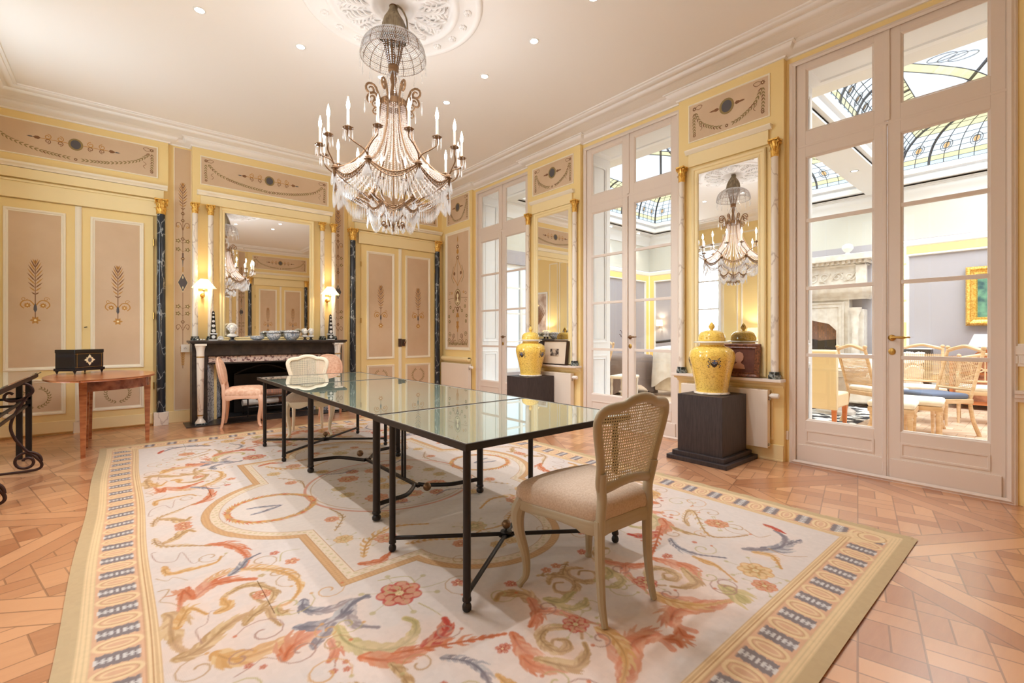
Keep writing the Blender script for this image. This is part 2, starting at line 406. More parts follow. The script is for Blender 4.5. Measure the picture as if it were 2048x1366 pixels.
def crom(pts, n=8, closed=False):
    P = [np.array(p, float) for p in pts]; K = len(P); out = []
    for i in range(K if closed else K - 1):
        g = lambda j: P[j % K] if closed else P[min(max(j, 0), K - 1)]
        a, b, c, d = g(i - 1), g(i), g(i + 1), g(i + 2)
        for k in range(n):
            t = k / n; out.append(0.5 * ((2 * b) + (-a + c) * t + (2 * a - 5 * b + 4 * c - d) * t * t + (-a + 3 * b - 3 * c + d) * t ** 3))
    if not closed: out.append(P[-1])
    return out
def spiral(cx, cz, r0, r1, a0, turns, n=24):
    return [(cx + (r0 + (r1 - r0) * i / n) * cos(a0 + 2 * pi * turns * i / n), cz + (r0 + (r1 - r0) * i / n) * sin(a0 + 2 * pi * turns * i / n)) for i in range(n + 1)]
H = 4.02
# ------------------------------------------------------------------ the room
XR, YB, XL, YF = 4.93, 7.98, -1.47, -0.88
DC = (0.935, 3.55, 6.13); PC = (2.26, 4.856)
tag(MB().box(XL - .3, XR + .02, YF - .3, 8.3, -0.12, 0).build('floor', floorm, smooth=False), kind='structure')
tag(MB().box(XL - .3, XR + .57, YF - .3, 8.3, H, H + 0.15).build('ceiling', ceilm, smooth=False), kind='structure')
w = MB()
segs = [(YF - .3, DC[0] - .735)] + [(DC[i] + .735, DC[i + 1] - .735) for i in (0, 1)] + [(DC[2] + .735, 8.3)]
for a, b in segs: w.box(XR, XR + .55, a, b, 0, 3.84)
w.box(XR, XR + .55, YF - .3, 8.3, 3.84, H)
for c in PC: w.box(XR - .06, XR, c - .55, c + .55, 0, H)
w.box(XR - .06, XR, 6.93, YB + .1, 0, H)
tag(w.build('wall_right', yellow, smooth=False), kind='structure')
w = MB()
fx0, fx1, fz = 1.02, 2.42, 0.93
w.box(XL - .3, fx0, 8.03, 8.35, 0, H); w.box(fx1, XR + .5, 8.03, 8.35, 0, H); w.box(fx0, fx1, 8.03, 8.35, fz, H)
w.box(XL, .46, YB, 8.03, 0, H); w.box(2.98, XR, YB, 8.03, 0, H)
w.box(.73, fx0, 7.88, 8.03, 0, H); w.box(fx1, 2.72, 7.88, 8.03, 0, H); w.box(fx0, fx1, 7.88, 8.03, fz, H)
wall_back = tag(w.build('wall_back', yellow, smooth=False), kind='structure')
w = MB(); w.box(fx0 - .1, fx0, 8.03, 8.5, 0, fz); w.box(fx1, fx1 + .1, 8.03, 8.5, 0, fz); w.box(fx0 - .1, fx1 + .1, 8.42, 8.5, 0, fz); w.box(fx0 - .1, fx1 + .1, 8.03, 8.5, fz, fz + .08); w.box(fx0 - .1, fx1 + .1, 8.0, 8.5, -.02, .012)
w.build('hearth_recess', soot, wall_back, smooth=False)
w = MB(); w.box(XL - .3, XR + .5, YF - .3, YF - .05, 0, H); w.box(XL, .46, YF - .05, YF, 0, H); w.box(2.98, XR, YF - .05, YF, 0, H); w.box(.73, 2.72, YF - .05, YF + .1, 0, H)
wall_front = tag(w.build('wall_front', yellow, smooth=False), kind='structure')
w = MB(); wn = [(2.15, .34), (6.0, .62)]  # first opening is added to let in daylight, second is the street window
ys = sorted([YF - .3] + [c - h for c, h in wn] + [c + h for c, h in wn] + [8.3])
for i in range(0, len(ys), 2): w.box(XL - .3, XL, ys[i], ys[i + 1], 0, H)
for c, h in wn: w.box(XL - .3, XL, c - h, c + h, 0, .5); w.box(XL - .3, XL, c - h, c + h, 3.45, H)
wall_left = tag(w.build('wall_left', yellow, smooth=False), kind='structure')

# cornice: crown that breaks round the piers, then flat fluted bands on the ceiling
def mirrorY(p): return [(x, (YB + YF) - y) for x, y in p]
back = [(XR - .06, YB), (2.98, YB), (2.98, 8.03), (2.72, 8.03), (2.72, 7.88), (.73, 7.88), (.73, 8.03), (.46, 8.03), (.46, YB), (XL, YB)]
front = [(XL, YF), (.46, YF), (.46, YF - .05), (.73, YF - .05), (.73, YF + .1), (2.72, YF + .1), (2.72, YF - .05), (2.98, YF - .05), (2.98, YF), (XR, YF)]
right = []
for c in PC: right += [(XR, c - .55), (XR - .06, c - .55), (XR - .06, c + .55), (XR, c + .55)]
right += [(XR, 6.93), (XR - .06, 6.93)]
path = front[:-1] + [(XR, YF)] + right + back
crown = MB().psweep(path, [(0, 3.90), (.02, 3.90), (.025, 3.915), (.04, 3.92), (.075, 3.935), (.10, 3.955), (.11, 3.975), (.13, 3.975), (.13, 3.99), (.15, 3.995), (.15, H)])
tag(crown.build('trim_1', plaster, ang=50), kind='structure')
pr = [(.10, 3.975), (.14, 3.978)]
x = .15
for k in range(9): pr += [(x, 3.985), (x + .012, 3.992), (x + .024, 3.985)]; x += .026
pr += [(x, 3.975), (x + .03, 3.970), (x + .05, 3.985), (x + .055, 4.0), (x + .08, 4.0), (x + .09, 3.99), (x + .12, 3.985), (x + .14, 3.998), (x + .145, 4.008), (x + .17, 4.010), (x + .175, H)]
rect = [(XL, YF), (XR, YF), (XR, YB), (XL, YB)]
tag(MB().psweep(rect, pr).build('trim_2', plaster, ang=50), kind='structure')
# skirting boards
def skirt(name, segs_, face):
    m = MB()
    for a, b, at in segs_:
        if face == 'r': m.box(at - .015, at, a, b, 0, .16); m.box(at - .02, at, a, b, 0, .02)
        elif face == 'b': m.box(a, b, at - .015, at, 0, .16)
        elif face == 'l': m.box(at, at + .015, a, b, 0, .16)
        else: m.box(a, b, at, at + .015, 0, .16)
    tag(m.build(name, yellow2, smooth=False, bevel=.004), kind='structure')
skirt('baseboard_right', [(YF, DC[0] - .78, XR)] + [(c - .55, c + .55, XR - .06) for c in PC] + [(6.93, YB, XR - .06)], 'r')
skirt('baseboard_back', [(.46, .73, 8.03), (2.72, 2.98, 8.03)], 'b')
skirt('baseboard_left', [(YF, YB, XL)], 'l')
# dado rail on the near end of the right wall
m = MB()
for sgn in (0,): m.psweep([(XR, YF), (XR, DC[0] - .73)], [(0, .745), (.02, .745), (.025, .77), (.035, .775), (.035, .80), (.045, .805), (.045, .826), (0, .83)], closed=False)
tag(m.build('trim_3', doorwhite), kind='structure')

# ------------------------------------------------------------------ painted ornament (flat paint on the panels)
class Orn:
    """paint strokes laid on a panel; 0 olive 1 ochre 2 sepia 3 charcoal 4 cream"""
    MT = [olivepaint, ochrepaint, sepiapaint, darkgrey, creampaint]
    def __init__(s): s.b = MB(); s.k = 0
    def pl(s, pts, c, lift=0):
        s.k += 1; y = -.0012 - lift * .0006 - (s.k % 40) * 1e-5
        a = sum(pts[i][0] * pts[(i + 1) % len(pts)][1] - pts[(i + 1) % len(pts)][0] * pts[i][1] for i in range(len(pts)))
        if a < 0: pts = pts[::-1]
        s.b.add([(p[0], y, p[1]) for p in pts], [tuple(range(len(pts)))], c)
    def leaf(s, x, z, a, l, w, c, lift=0):
        ca, sa = cos(a), sin(a)
        s.pl([(x + u * ca - v * sa, z + u * sa + v * ca) for u, v in ((0, 0), (.3 * l, w * .5), (.65 * l, w * .42), (l, 0), (.65 * l, -w * .42), (.3 * l, -w * .5))], c, lift)
    def line(s, pts, w, c, lift=0):
        P = pts; n = len(P)
        for i in range(n - 1):
            (x0, z0), (x1, z1) = P[i][:2], P[i + 1][:2]; l = hypot(x1 - x0, z1 - z0)
            if l < 1e-6: continue
            t0, t1 = [w if not hasattr(w, '__len__') else w[j] for j in (i, i + 1)]
            nx, nz = -(z1 - z0) / l, (x1 - x0) / l
            s.pl([(x0 - nx * t0 / 2, z0 - nz * t0 / 2), (x1 - nx * t1 / 2, z1 - nz * t1 / 2), (x1 + nx * t1 / 2, z1 + nz * t1 / 2), (x0 + nx * t0 / 2, z0 + nz * t0 / 2)], c, lift)
    def ell(s, x, z, rx, rz, c, lift=0, n=20): s.pl([(x + rx * cos(2 * pi * k / n), z + rz * sin(2 * pi * k / n)) for k in range(n)], c, lift)
    def garland(s, pts, step, l, w, c=0, rev=False):
        P = crom(pts, 20); d = 0; last = P[0]; mid = 0
        for i in range(1, len(P)):
            dx, dz = P[i][0] - last[0], P[i][1] - last[1]; d = hypot(dx, dz)
            if d >= step:
                a = atan2(dz, dx)
                s.leaf(P[i][0], P[i][1], a + .45, l, w, c); s.leaf(P[i][0], P[i][1], a - .45, l, w, c if random.random() < .7 else 2); last = P[i]
    def rosette(s, x, z, r, c, n=8):
        for k in range(n): s.leaf(x, z, 2 * pi * k / n, r, r * .55, c)
        s.ell(x, z, r * .25, r * .25, 4 if c != 4 else 2, 1, 8)
    def palm(s, x, z0, z1, w, c=1):
        n = 10; h = z1 - z0; s.line([(x, z0), (x, z1)], .006, 2, 1)
        for k in range(n):
            t = k / (n - 1); z = z0 + h * .86 * t; ww = w * (sin(pi * (.12 + .80 * t)) ** .8) * (1 if t > .1 else .8)
            for sg in (-1, 1): s.leaf(x, z, pi / 2 - sg * (0.85 - .55 * t), ww / sin(0.85 - .5 * t) * 1.02 + .012, h * .030, c if k % 2 else 2)
        s.leaf(x, z1 - h * .08, pi / 2, h * .09, h * .03, c)
    def scrollpair(s, x, z, sc, c=1, up=1):
        for sg in (-1, 1):
            P = crom([(x, z), (x + sg * .05 * sc, z + up * .07 * sc), (x + sg * .11 * sc, z + up * .06 * sc), (x + sg * .13 * sc, z + up * .01 * sc), (x + sg * .10 * sc, z - up * .03 * sc)], 6)
            s.line(P, .012 * sc, c); s.rosette(x + sg * .07 * sc, z + up * .01 * sc, .035 * sc, 1)
            s.line(spiral(x + sg * .10 * sc, z + up * .09 * sc, .03 * sc, .006 * sc, 0, 1.2 * sg, 10), .006 * sc, c)
    def wreath(s, x, z, r, c=0):
        for sg in (-1, 1):
            for k in range(11):
                a = -pi / 2 + sg * (.12 + k * .25); tx = a + sg * pi / 2
                for q in (-.6, .6): s.leaf(x + r * cos(a), z + r * sin(a), tx + q, r * .30, r * .10, c)
    def build(s, name, parent, **k): return s.b.build(name, s.MT, parent, smooth=False, **k)

def frieze(parent, xc, zc, w, h, y, name='painted_frieze', wide=True):
    """taupe canvas with swagged garlands and an oval medallion"""
    p = MB(); p.box(xc - w / 2, xc + w / 2, y - .004, y + .01, zc - h / 2, zc + h / 2); pan = p.build(name, beige, parent, smooth=False)
    p = MB(); p.rsweep(xc - w / 2 - .014, xc + w / 2 + .014, zc - h / 2 - .014, zc + h / 2 + .014, [(0, y), (.002, y - .012), (.010, y - .012), (.016, y - .004)]); p.build('panel_moulding', cream, pan, smooth=False)
    o = Orn(); hw, hh = w / 2, h / 2
    for sg in (-1, 1):
        cx0 = sg * (hw - .055); top = hh - .07
        o.garland([(cx0, top), (cx0 * .80, top - hh * .75), (cx0 * .45, -hh + .085), (sg * .06, -hh + .05)], .030, .046, .0125)
        o.garland([(cx0, top), (cx0 + sg * .004, 0), (cx0, -hh + .10)], .030, .042, .0115)
        o.rosette(cx0, -hh + .055, .02, 2); o.rosette(cx0, top + .02, .025, 2)
        o.line(crom([(cx0, top + .02), (cx0 - sg * .05, top + .045), (cx0 - sg * .09, top + .03), (cx0 - sg * .06, top), (cx0 - sg * .02, top + .01)], 5), .006, 2)
        o.line(crom([(cx0 - sg * .09, -.02), (cx0 - sg * .06, -.05), (cx0 - sg * .09, -.08), (cx0 - sg * .07, -.11)], 5), .005, 2)
        if wide:
            for q in (.14, .25):
                o.line(spiral(sg * q, .06, .035, .01, pi / 2, sg * 1.3, 14), .008, 1); o.line(spiral(sg * q, .005, .03, .008, -pi / 2, -sg * 1.3, 14), .008, 2)
            o.line([(sg * .07, .03), (sg * .36, .03)], .007, 1); o.leaf(sg * .31, .03, 0 if sg > 0 else pi, .07, .04, 2); o.leaf(sg * .37, .03, 0 if sg > 0 else pi, .06, .015, 3)
        else:
            o.leaf(sg * .08, .05, 0 if sg > 0 else pi, .07, .035, 2); o.leaf(sg * .12, .05, 0 if sg > 0 else pi, .07, .02, 2)
    mz = .03 if wide else .05; mr = .062 if wide else .07
    o.rosette(0, -hh + .045, .02, 2); o.ell(0, mz, mr * 1.12, mr * 1.2, 0, 1); o.ell(0, mz, mr * .78, mr * .9, 3, 2)
    g = o.build('painted_garland', pan); g.location = (xc, y - .004, zc); return pan

def leaf_door(parent, x0, x1, y, z0=.02, z1=2.85, hinge=None):
    """one painted door leaf: frame, tall canvas panel, low canvas panel"""
    m = MB(); m.box(x0, x1, y - .02, y + .03, z0, z1); lf = m.build('door_leaf', yellow, parent, smooth=False, bevel=.004)
    yy = y - .02; wdt = x1 - x0; a, b = x0 + .10, x1 - .10
    mo = MB(); pn = MB()
    for u, v in ((.80, 2.745), (.255, .695)):
        mo.rsweep(a, b, u, v, [(0, yy), (.004, yy - .016), (.022, yy - .016), (.030, yy - .006), (.042, yy - .004), (.044, yy)]); pn.box(a + .044, b - .044, yy - .002, yy + .004, u + .044, v - .044)
    mo.build('panel_moulding', cream, lf, smooth=False)
    pn.build('canvas_panel', beige, lf, smooth=False)
    m = MB(); m.box(x0 + .01, x1 - .01, yy - .008, yy, z0 + .01, .17); m.build('kick_board', yellow2, lf, smooth=False, bevel=.003)
    o = Orn(); xc = (x0 + x1) / 2; o.palm(xc, 1.72, 2.14, .065); o.line([(xc, 1.72), (xc, 1.43)], .008, 2); o.scrollpair(xc, 1.58, .95, 1); o.rosette(xc, 1.41, .05, 1, 6); o.leaf(xc, 1.50, pi / 2, .12, .03, 3); o.wreath(xc, .475, .12)
    g = o.build('painted_palm', lf); g.location = (0, yy - .002, 0)
    return lf
def painted_door(name, loc, rz, key=False, lock=False, where='behind the camera'):
    t = thing(name, 'pair of yellow painted door leaves with taupe canvas panels, ' + where, 'door', loc, rz, kind='structure')
    l1 = leaf_door(t, -.745, -.012, 0); l2 = leaf_door(t, .012, .745, 0)
    m = MB(); m.box(-.03, .03, -.034, -.02, .14, 2.85); m.box(-.018, .018, -.042, -.034, .15, 2.84); m.build('cover_strip', cream, t, smooth=False, bevel=.003)
    m = MB(); m.box(-.045, .045, -.036, -.02, 0, .14); m.build('strip_foot', cream, t, smooth=False, bevel=.003)
    m = MB(); m.box(-.80, .80, -.05, .0, 2.86, 3.05); m.box(-.80, .80, -.065, .0, 3.05, 3.075); m.build('door_head', yellow2, t, smooth=False, bevel=.004)
    m = MB()
    for x in (-.75, .75):
        for z in (.5, 1.45, 2.45): m.lathe([(.009, z), (.009, z + .09)], 8, (x, -.028, 0))
    m.build('hinge', brass, t)
    if key: MB().tube([(.06, -.03, 1.33), (.06, -.07, 1.33), (.085, -.07, 1.335)], .005).build('key', iron, t)
    if lock:
        m = MB(); m.box(-.04, .02, -.06, -.03, 1.02, 1.17); m.box(.04, .09, -.05, -.03, 1.03, 1.16); m.build('lock_case', leather, t, bevel=.003)
        m = MB(); m.tube([(.065, -.05, 1.10), (.065, -.09, 1.10)], .007); m.ball((.065, -.10, 1.10), .02); m.tube(crom([(.09, -.05, 1.16), (.10, -.08, 1.13), (.09, -.08, 1.08)], 5), .004); m.build('door_knob', bronze, t)
    return t
painted_door('door_4', (-.45, YB - .005, 0), 0, key=True, where='left of the fireplace')
painted_door('door_5', (3.945, YB - .005, 0), 0, lock=True, where='right of the fireplace')
painted_door('door_6', (-.45, YF + .005, 0), pi, where='behind the camera at the left'); painted_door('door_7', (3.945, YF + .005, 0), pi, where='behind the camera at the right')

def overdoor(parent, xc, yw, sg, w, inner):
    t = MB(); s_ = sg
    def yy(d): return yw - s_ * d
    a, b = xc - inner / 2, xc + inner / 2
    t.box(a, b, min(yy(0), yy(.05)), max(yy(0), yy(.05)), 3.10, 3.22); m = t.build('entablature', yellow2, parent, smooth=False, bevel=.004)
    t = MB()
    P = [(0, 3.225), (.05, 3.225), (.055, 3.24), (.075, 3.255), (.085, 3.26), (.085, 3.285), (0, 3.29)]
    pth = [(b + .04, yw), (a - .04, yw)] if sg > 0 else [(a - .04, yw), (b + .04, yw)]
    t.psweep(pth, P, closed=False)
    for e in (a - .04, b + .04): t.poly([(e, yw - s_ * o, z) for o, z in P])
    t.build('ledge_moulding', cream, parent, ang=50)
for wall, yw, sg in ((wall_back, YB, 1), (wall_front, YF, -1)):
    for xc in (-.45, 3.945): overdoor(wall, xc, yw, sg, 1.6, 1.72)
    overdoor(wall, 1.72, yw - .1 * sg, sg, 1.8, 1.80)
for xc in (-.475, 3.945): frieze(wall_back, xc, 3.6, 1.62, .40, YB)
frieze(wall_back, 1.715, 3.59, 1.76, .385, 7.88)
fr = thing('trim_4', None, None, (0, YF, 0), pi, kind='structure')
for xc in (.475, -3.945): frieze(fr, xc, 3.6, 1.62, .40, 0)
frieze(fr, -1.715, 3.59, 1.76, .385, -.1)

# painted pilaster strips in the recesses
def strip_panel(parent, xc, y, rot=False):
    p = MB(); p.box(xc - .095, xc + .095, y - .004, y + .002, .17, 3.88); s = p.build('painted_strip', beige, parent, smooth=False)
    p = MB()
    for e in (-1, 1): p.box(xc + e * .10 - .005, xc + e * .10 + .005, y - .010, y, .17, 3.88)
    p.box(xc - .095, xc + .095, y - .010, y, .165, .175); p.build('strip_moulding', cream, s, smooth=False)
    o = Orn(); o.palm(0, 3.02, 3.40, .05); o.line([(0, 3.02), (0, 2.35)], .006, 2)
    for z in (2.96, 2.86, 2.6, 2.32, 2.0, 1.42): o.rosette(0, z, .028, 2, 6)
    for sg in (-1, 1):
        o.line(crom([(0, 2.72), (sg * .03, 2.82), (sg * .07, 2.82), (sg * .075, 2.76)], 5), .007, 2); o.rosette(sg * .055, 2.77, .02, 1, 5)
        o.line(crom([(0, 1.30), (sg * .04, 1.38), (sg * .075, 1.36), (sg * .06, 1.31), (sg * .04, 1.34)], 5), .007, 2)
        for z in (2.57, 2.45, 1.64, 1.54): o.rosette(sg * .055, z, .035, 0, 5); o.line([(0, z - .03), (sg * .05, z)], .004, 2)
    o.line([(0, 2.4), (0, 2.2)], [.02, .004], 3); o.line([(0, 2.2), (0, 2.13)], .012, 1)
    for a_, b_, c_ in ((.085, .14, 4), (.078, .13, 3)): o.pl([(-a_ * .72, 1.98), (0, 1.98 - b_), (a_ * .72, 1.98), (0, 1.98 + b_)], c_, 1 if c_ == 4 else 2)
    o.line([(0, 1.85), (0, 1.33)], .006, 2); o.rosette(0, 1.98, .03, 4, 4)
    for z in (1.93, 2.03): o.leaf(0, z, pi / 2 if z > 2 else -pi / 2, .05, .015, 4, 3)
    for k in range(12):
        z = 1.10 - k * .025
        for sg in (-1, 1): o.leaf(0, z, -pi / 2 + sg * .6, .065 * (1 - k * .05), .013, 1)
    o.line([(0, 1.3), (0, .76)], .006, 2)
    g = o.build('painted_arabesque', s); g.location = (xc, y - .004, 0)
for xc in (.63, 2.82): strip_panel(wall_back, xc, 8.03)
for xc in (-.63 - .0, -2.82): strip_panel(fr, xc, .05)

# tall arabesque panel and frieze in the corner of the right wall, friezes on the piers
cw = thing('trim_5', None, None, (XR - .06, 7.40, 0), -pi / 2, kind='structure')
frieze(cw, 0, 3.63, .74, .49, 0, wide=False)
p = MB(); p.box(-.36, .36, -.003, .004, 1.0, 3.19); pan = p.build('painted_panel', beige, cw, smooth=False)
MB().rsweep(-.42, .42, .95, 3.24, [(0, 0), (.004, -.02), (.025, -.02), (.035, -.01), (.055, -.006), (.06, 0)]).build('panel_moulding', cream, pan, smooth=False)
o = Orn(); o.line([(0, 1.1), (0, 3.12)], .007, 2)
o.leaf(0, 3.0, pi / 2, .15, .03, 1); o.rosette(0, 2.93, .05, 2); o.leaf(0, 2.78, pi / 2, .12, .08, 1); o.rosette(0, 2.72, .05, 2)
for sg in (-1, 1):
    o.line(crom([(0, 2.75), (sg * .05, 2.62), (sg * .12, 2.5), (sg * .16, 2.38), (sg * .10, 2.30), (sg * .04, 2.24), (0, 2.18)], 6), .014, 1)
    o.line(crom([(sg * .14, 2.56), (sg * .19, 2.44), (sg * .20, 2.34), (sg * .13, 2.24)], 6), .012, 0); o.ell(sg * .11, 2.42, .03, .035, 2, 1, 10)
    o.line([(sg * .12, 1.95), (sg * .33, 1.94)], .006, 2); o.line(spiral(sg * .27, 1.88, .04, .01, 0, sg, 10), .007, 2); o.line(spiral(sg * .27, 2.04, .04, .01, 0, -sg, 10), .007, 2); o.rosette(sg * .20, 2.05, .03, 1)
    for z, q in ((1.78, .25), (1.70, .15), (1.50, .28), (1.6, .30)): o.rosette(sg * q, z, .04, 0)
    for k, (q, z) in enumerate(((.08, 1.10), (.19, 1.10), (.29, 1.12), (.13, 1.22), (.27, 1.26))):
        o.line(spiral(sg * q, z, .065 - .004 * k, .012, pi / 2 * k, sg * 1.5, 18), .013, 2 if k % 2 else 0)
    for k in range(10): o.leaf(sg * (.03 + .032 * k), 1.04, pi / 2 + sg * .5, .07, .02, 0)
    o.line(crom([(0, 1.72), (sg * .08, 1.78), (sg * .12, 1.72)], 5), .012, 2)
o.ell(0, 1.96, .115, .16, 0, 1); o.ell(0, 1.96, .095, .14, 4, 2); o.ell(0, 1.96, .082, .125, 2, 3); o.ell(.005, 1.99, .035, .045, 4, 4, 12); o.pl([(-.05, 1.86), (.05, 1.86), (.03, 1.93), (-.01, 1.95)], 4, 4)
for z, r_ in ((1.74, .05), (1.62, .05), (1.40, .055)): o.rosette(0, z, r_, 1 if r_ > .05 else 2)
o.pl([(-.045, 1.50), (.045, 1.50), (.015, 1.38), (.015, 1.30), (-.015, 1.30), (-.015, 1.38)], 1, 2); o.pl([(-.02, 1.66), (.02, 1.66), (.06, 1.58), (-.06, 1.58)], 1, 2); o.leaf(0, 1.66, pi / 2, .1, .04, 2)
g = o.build('painted_arabesque', pan); g.location = (0, -.003, 0)
def pier_trim(name, c):
    t = thing(name, None, None, (XR - .06, c, 0), -pi / 2, kind='structure')
    frieze(t, 0, 3.60, .83, .40, 0, wide=False)
    m = MB(); m.box(-.42, .42, -.03, 0, 3.11, 3.25); m.build('entablature', yellow2, t, smooth=False, bevel=.003)
    P = [(0, 3.25), (.035, 3.25), (.04, 3.262), (.06, 3.275), (.065, 3.295), (0, 3.30)]
    m = MB().psweep([(.45, 0), (-.45, 0)], P, closed=False)
    for e in (-.45, .45): m.poly([(e, -o_, z) for o_, z in P])
    m.build('ledge_moulding', cream, t, ang=50)
    m = MB(); m.rsweep(-.46, .46, .20, .70, [(0, 0), (.004, -.01), (.02, -.01), (.03, 0)]); m.build('dado_moulding', yellow2, t, smooth=False)
pier_trim('trim_6', PC[0]); pier_trim('trim_7', PC[1])

# ------------------------------------------------------------------ french doors with transoms
def moulded(mb, x0, x1, z0, z1, y, m=0):
    mb.rsweep(x0, x1, z0, z1, [(0, y), (.0, y - .0), (.010, y + .010), (.014, y + .010), (.018, y + .020)], m)
def ring(mb, x0, x1, z0, z1, a, b, c, d, y0, y1, m=0):
    """board frame: outer rectangle x0..z1, opening a..d"""
    mb.box(x0, a, y0, y1, z0, z1, m); mb.box(b, x1, y0, y1, z0, z1, m); mb.box(a, b, y0, y1, z0, c, m); mb.box(a, b, y0, y1, d, z1, m)
def french(name, wname, Y, labels):
    t = thing(name, labels, 'door', (XR, Y, 0), -pi / 2, kind='structure')
    m = MB(); ring(m, -.735, .735, 0, 3.84, -.688, .688, 0.004, 3.81, -.02, .06)
    m.rsweep(-.745, .745, -.01, 3.85, [(0, 0), (.0, -.012), (.03, -.028), (.05, -.02)]); fo = m.build('door_frame', doorwhite, t, smooth=False)
    for sg in (-1, 1):
        x0, x1 = (-.686, -.004) if sg < 0 else (.004, .686); a, b = (-.608, -.088) if sg < 0 else (.088, .608)
        if sg < 0: pass
        m = MB(); ring(m, x0, x1, .012, 3.012, a, b, .42, 2.915, 0, .045); moulded(m, a, b, .42, 2.915, 0)
        for z in (1.04, 1.67, 2.31):
            m.prism([(-.016 + z, .004), (.016 + z, .004), (.010 + z, -.002), (-.010 + z, -.002)][::-1], a, b, 'yz'); 
            m.box(a, b, .004, .040, z - .016, z + .016)
        m.box(x0 + .02, x1 - .02, -.014, 0, .03, .19)
        lf = m.build('door_leaf', doorwhite, t, smooth=False, bevel=.002)
        m = MB(); m.rsweep(a - .0, b + .0, .215, .335, [(0, 0), (.0, -.006), (.014, -.006), (.022, .010), (.03, .010)]); m.build('kick_panel', doorwhite, lf, smooth=False)
        m = MB()
        for z0, z1 in ((.42, 1.04), (1.04, 1.67), (1.67, 2.31), (2.31, 2.915)): m.box(a, b, .020, .024, z0, z1)
        m.build('glass', pane, lf, smooth=False)
    m = MB(); m.box(-.03, .0, -.016, 0, .02, 3.0); m.build('astragal', doorwhite, t, smooth=False, bevel=.004)
    m = MB(); m.lathe([(.026, 0), (.026, .006), (.016, .014), (.011, .016)], 20, (0, 0, 0)); m2 = MB()
    m2.add([(x, -z - .0, y) for x, y, z in m.v], m.f)
    m2.tube([(0, -.014, 0), (0, -.045, 0)], .009, 10); m2.tube(crom([(0, -.045, 0), (.03, -.05, .004), (.08, -.05, .002), (.115, -.048, .004)], 5), [.009] * 4 + [.010] * 4 + [.011] * 4 + [.007] * 4, 10); m2.ball((.118, -.048, .004), .008)
    h_ = m2.build('handle', bronze if Y > 1.5 else brass, t); h_.location = (.033, 0, 1.205)
    m = MB(); m.lathe([(.024, 0), (.024, .004), (.018, .006)], 20); m2 = MB(); m2.add([(x, -z, y * 1.2) for x, y, z in m.v], m.f); m2.box(-.003, .003, -.010, -.006, -.012, .006)
    k_ = m2.build('keyhole_plate', brass, t); k_.location = (.033, 0, 1.09)
    w_ = thing(wname, None, None, (XR, Y, 0), -pi / 2, kind='structure')
    for sg in (-1, 1):
        x0, x1 = (-.686, -.004) if sg < 0 else (.004, .686); a, b = (-.608, -.088) if sg < 0 else (.088, .608)
        m = MB(); ring(m, x0, x1, 3.032, 3.81, a, b, 3.155, 3.745, 0, .045); moulded(m, a, b, 3.155, 3.745, 0)
        if sg > 0: m.box(-.02, .02, -.012, 0, 3.04, 3.81)
        sh = m.build('transom_sash', doorwhite, w_, smooth=False, bevel=.002)
        MB().box(a, b, .020, .024, 3.155, 3.745).build('transom_glass', pane, sh, smooth=False)
    MB().box(-.735, .735, -.0, .06, 3.012, 3.032).build('transom_bar', doorwhite, w_, smooth=False)
    # panelled reveals of the thick wall
    r = MB()
    for sg in (-1, 1):
        x = sg * .735; r.box(min(x, x - sg * .012), max(x, x - sg * .012), .06, .56, 0, 3.82)
        for z0, z1 in ((.08, .95), (1.12, 3.70)):
            q = MB().rsweep(.13, .49, z0, z1, [(0, 0), (.004, .012), (.022, .012), (.03, .004), (.05, .004), (.06, .012)])
            r.add([(x - sg * (.012 + y_), u, z_) for u, y_, z_ in q.v], q.f)
    r.box(-.735, .735, .06, .56, 3.80, 3.835); r.rsweep(-.66, .66, .12, .50, [(0, 3.80), (.01, 3.785), (.04, 3.785), (.05, 3.80)], plane='xy')
    r.build('reveal', white, w_, smooth=False)
french('door_1', 'window_1', DC[0], 'white french doors nearest the camera, brass lever handle')
french('door_2', 'window_2', DC[1], 'white french doors in the middle of the right wall')
french('door_3', 'window_3', DC[2], 'white french doors furthest along the right wall')

# left wall: far street window shows in the mirrors, near one added for daylight
for i, (c, h) in enumerate(wn):
    t = thing('window_%d' % (i + 4), None, None, (XL, c, 0), pi / 2, kind='structure')
    m = MB(); ring(m, -h, h, .5, 3.45, -h + .07, h - .07, .58, 3.37, .08, .14); m.box(-.05, .05, .07, .14, .58, 3.37)
    for z in (1.2, 1.9, 2.6): m.box(-h, h, .085, .13, z - .018, z + .018)
    m.rsweep(-h - .06, h + .06, .44, 3.51, [(0, 0), (.0, -.02), (.05, -.03), (.07, .0)]); m.build('window_frame', white, t, smooth=False)
    MB().box(-h + .05, h - .05, .10, .104, .55, 3.40).build('glass', pane, t, smooth=False)
m = MB()
for a, b in ((YF + .05, .1), (.2, .8), (.9, 1.55), (2.75, 3.2), (4.45, 4.85), (4.92, 5.3), (6.75, 7.35), (7.45, 7.9)):
    for z0, z1 in ((.95, 3.7), (.25, .82)): m.rsweep(a, b, z0, z1, [(0, 0), (.0, -.016), (.03, -.016), (.04, 0)])
pt = thing('trim_8', None, None, (XL, 0, 0), pi / 2, kind='structure'); m.build('wall_moulding', cream, pt, smooth=False)

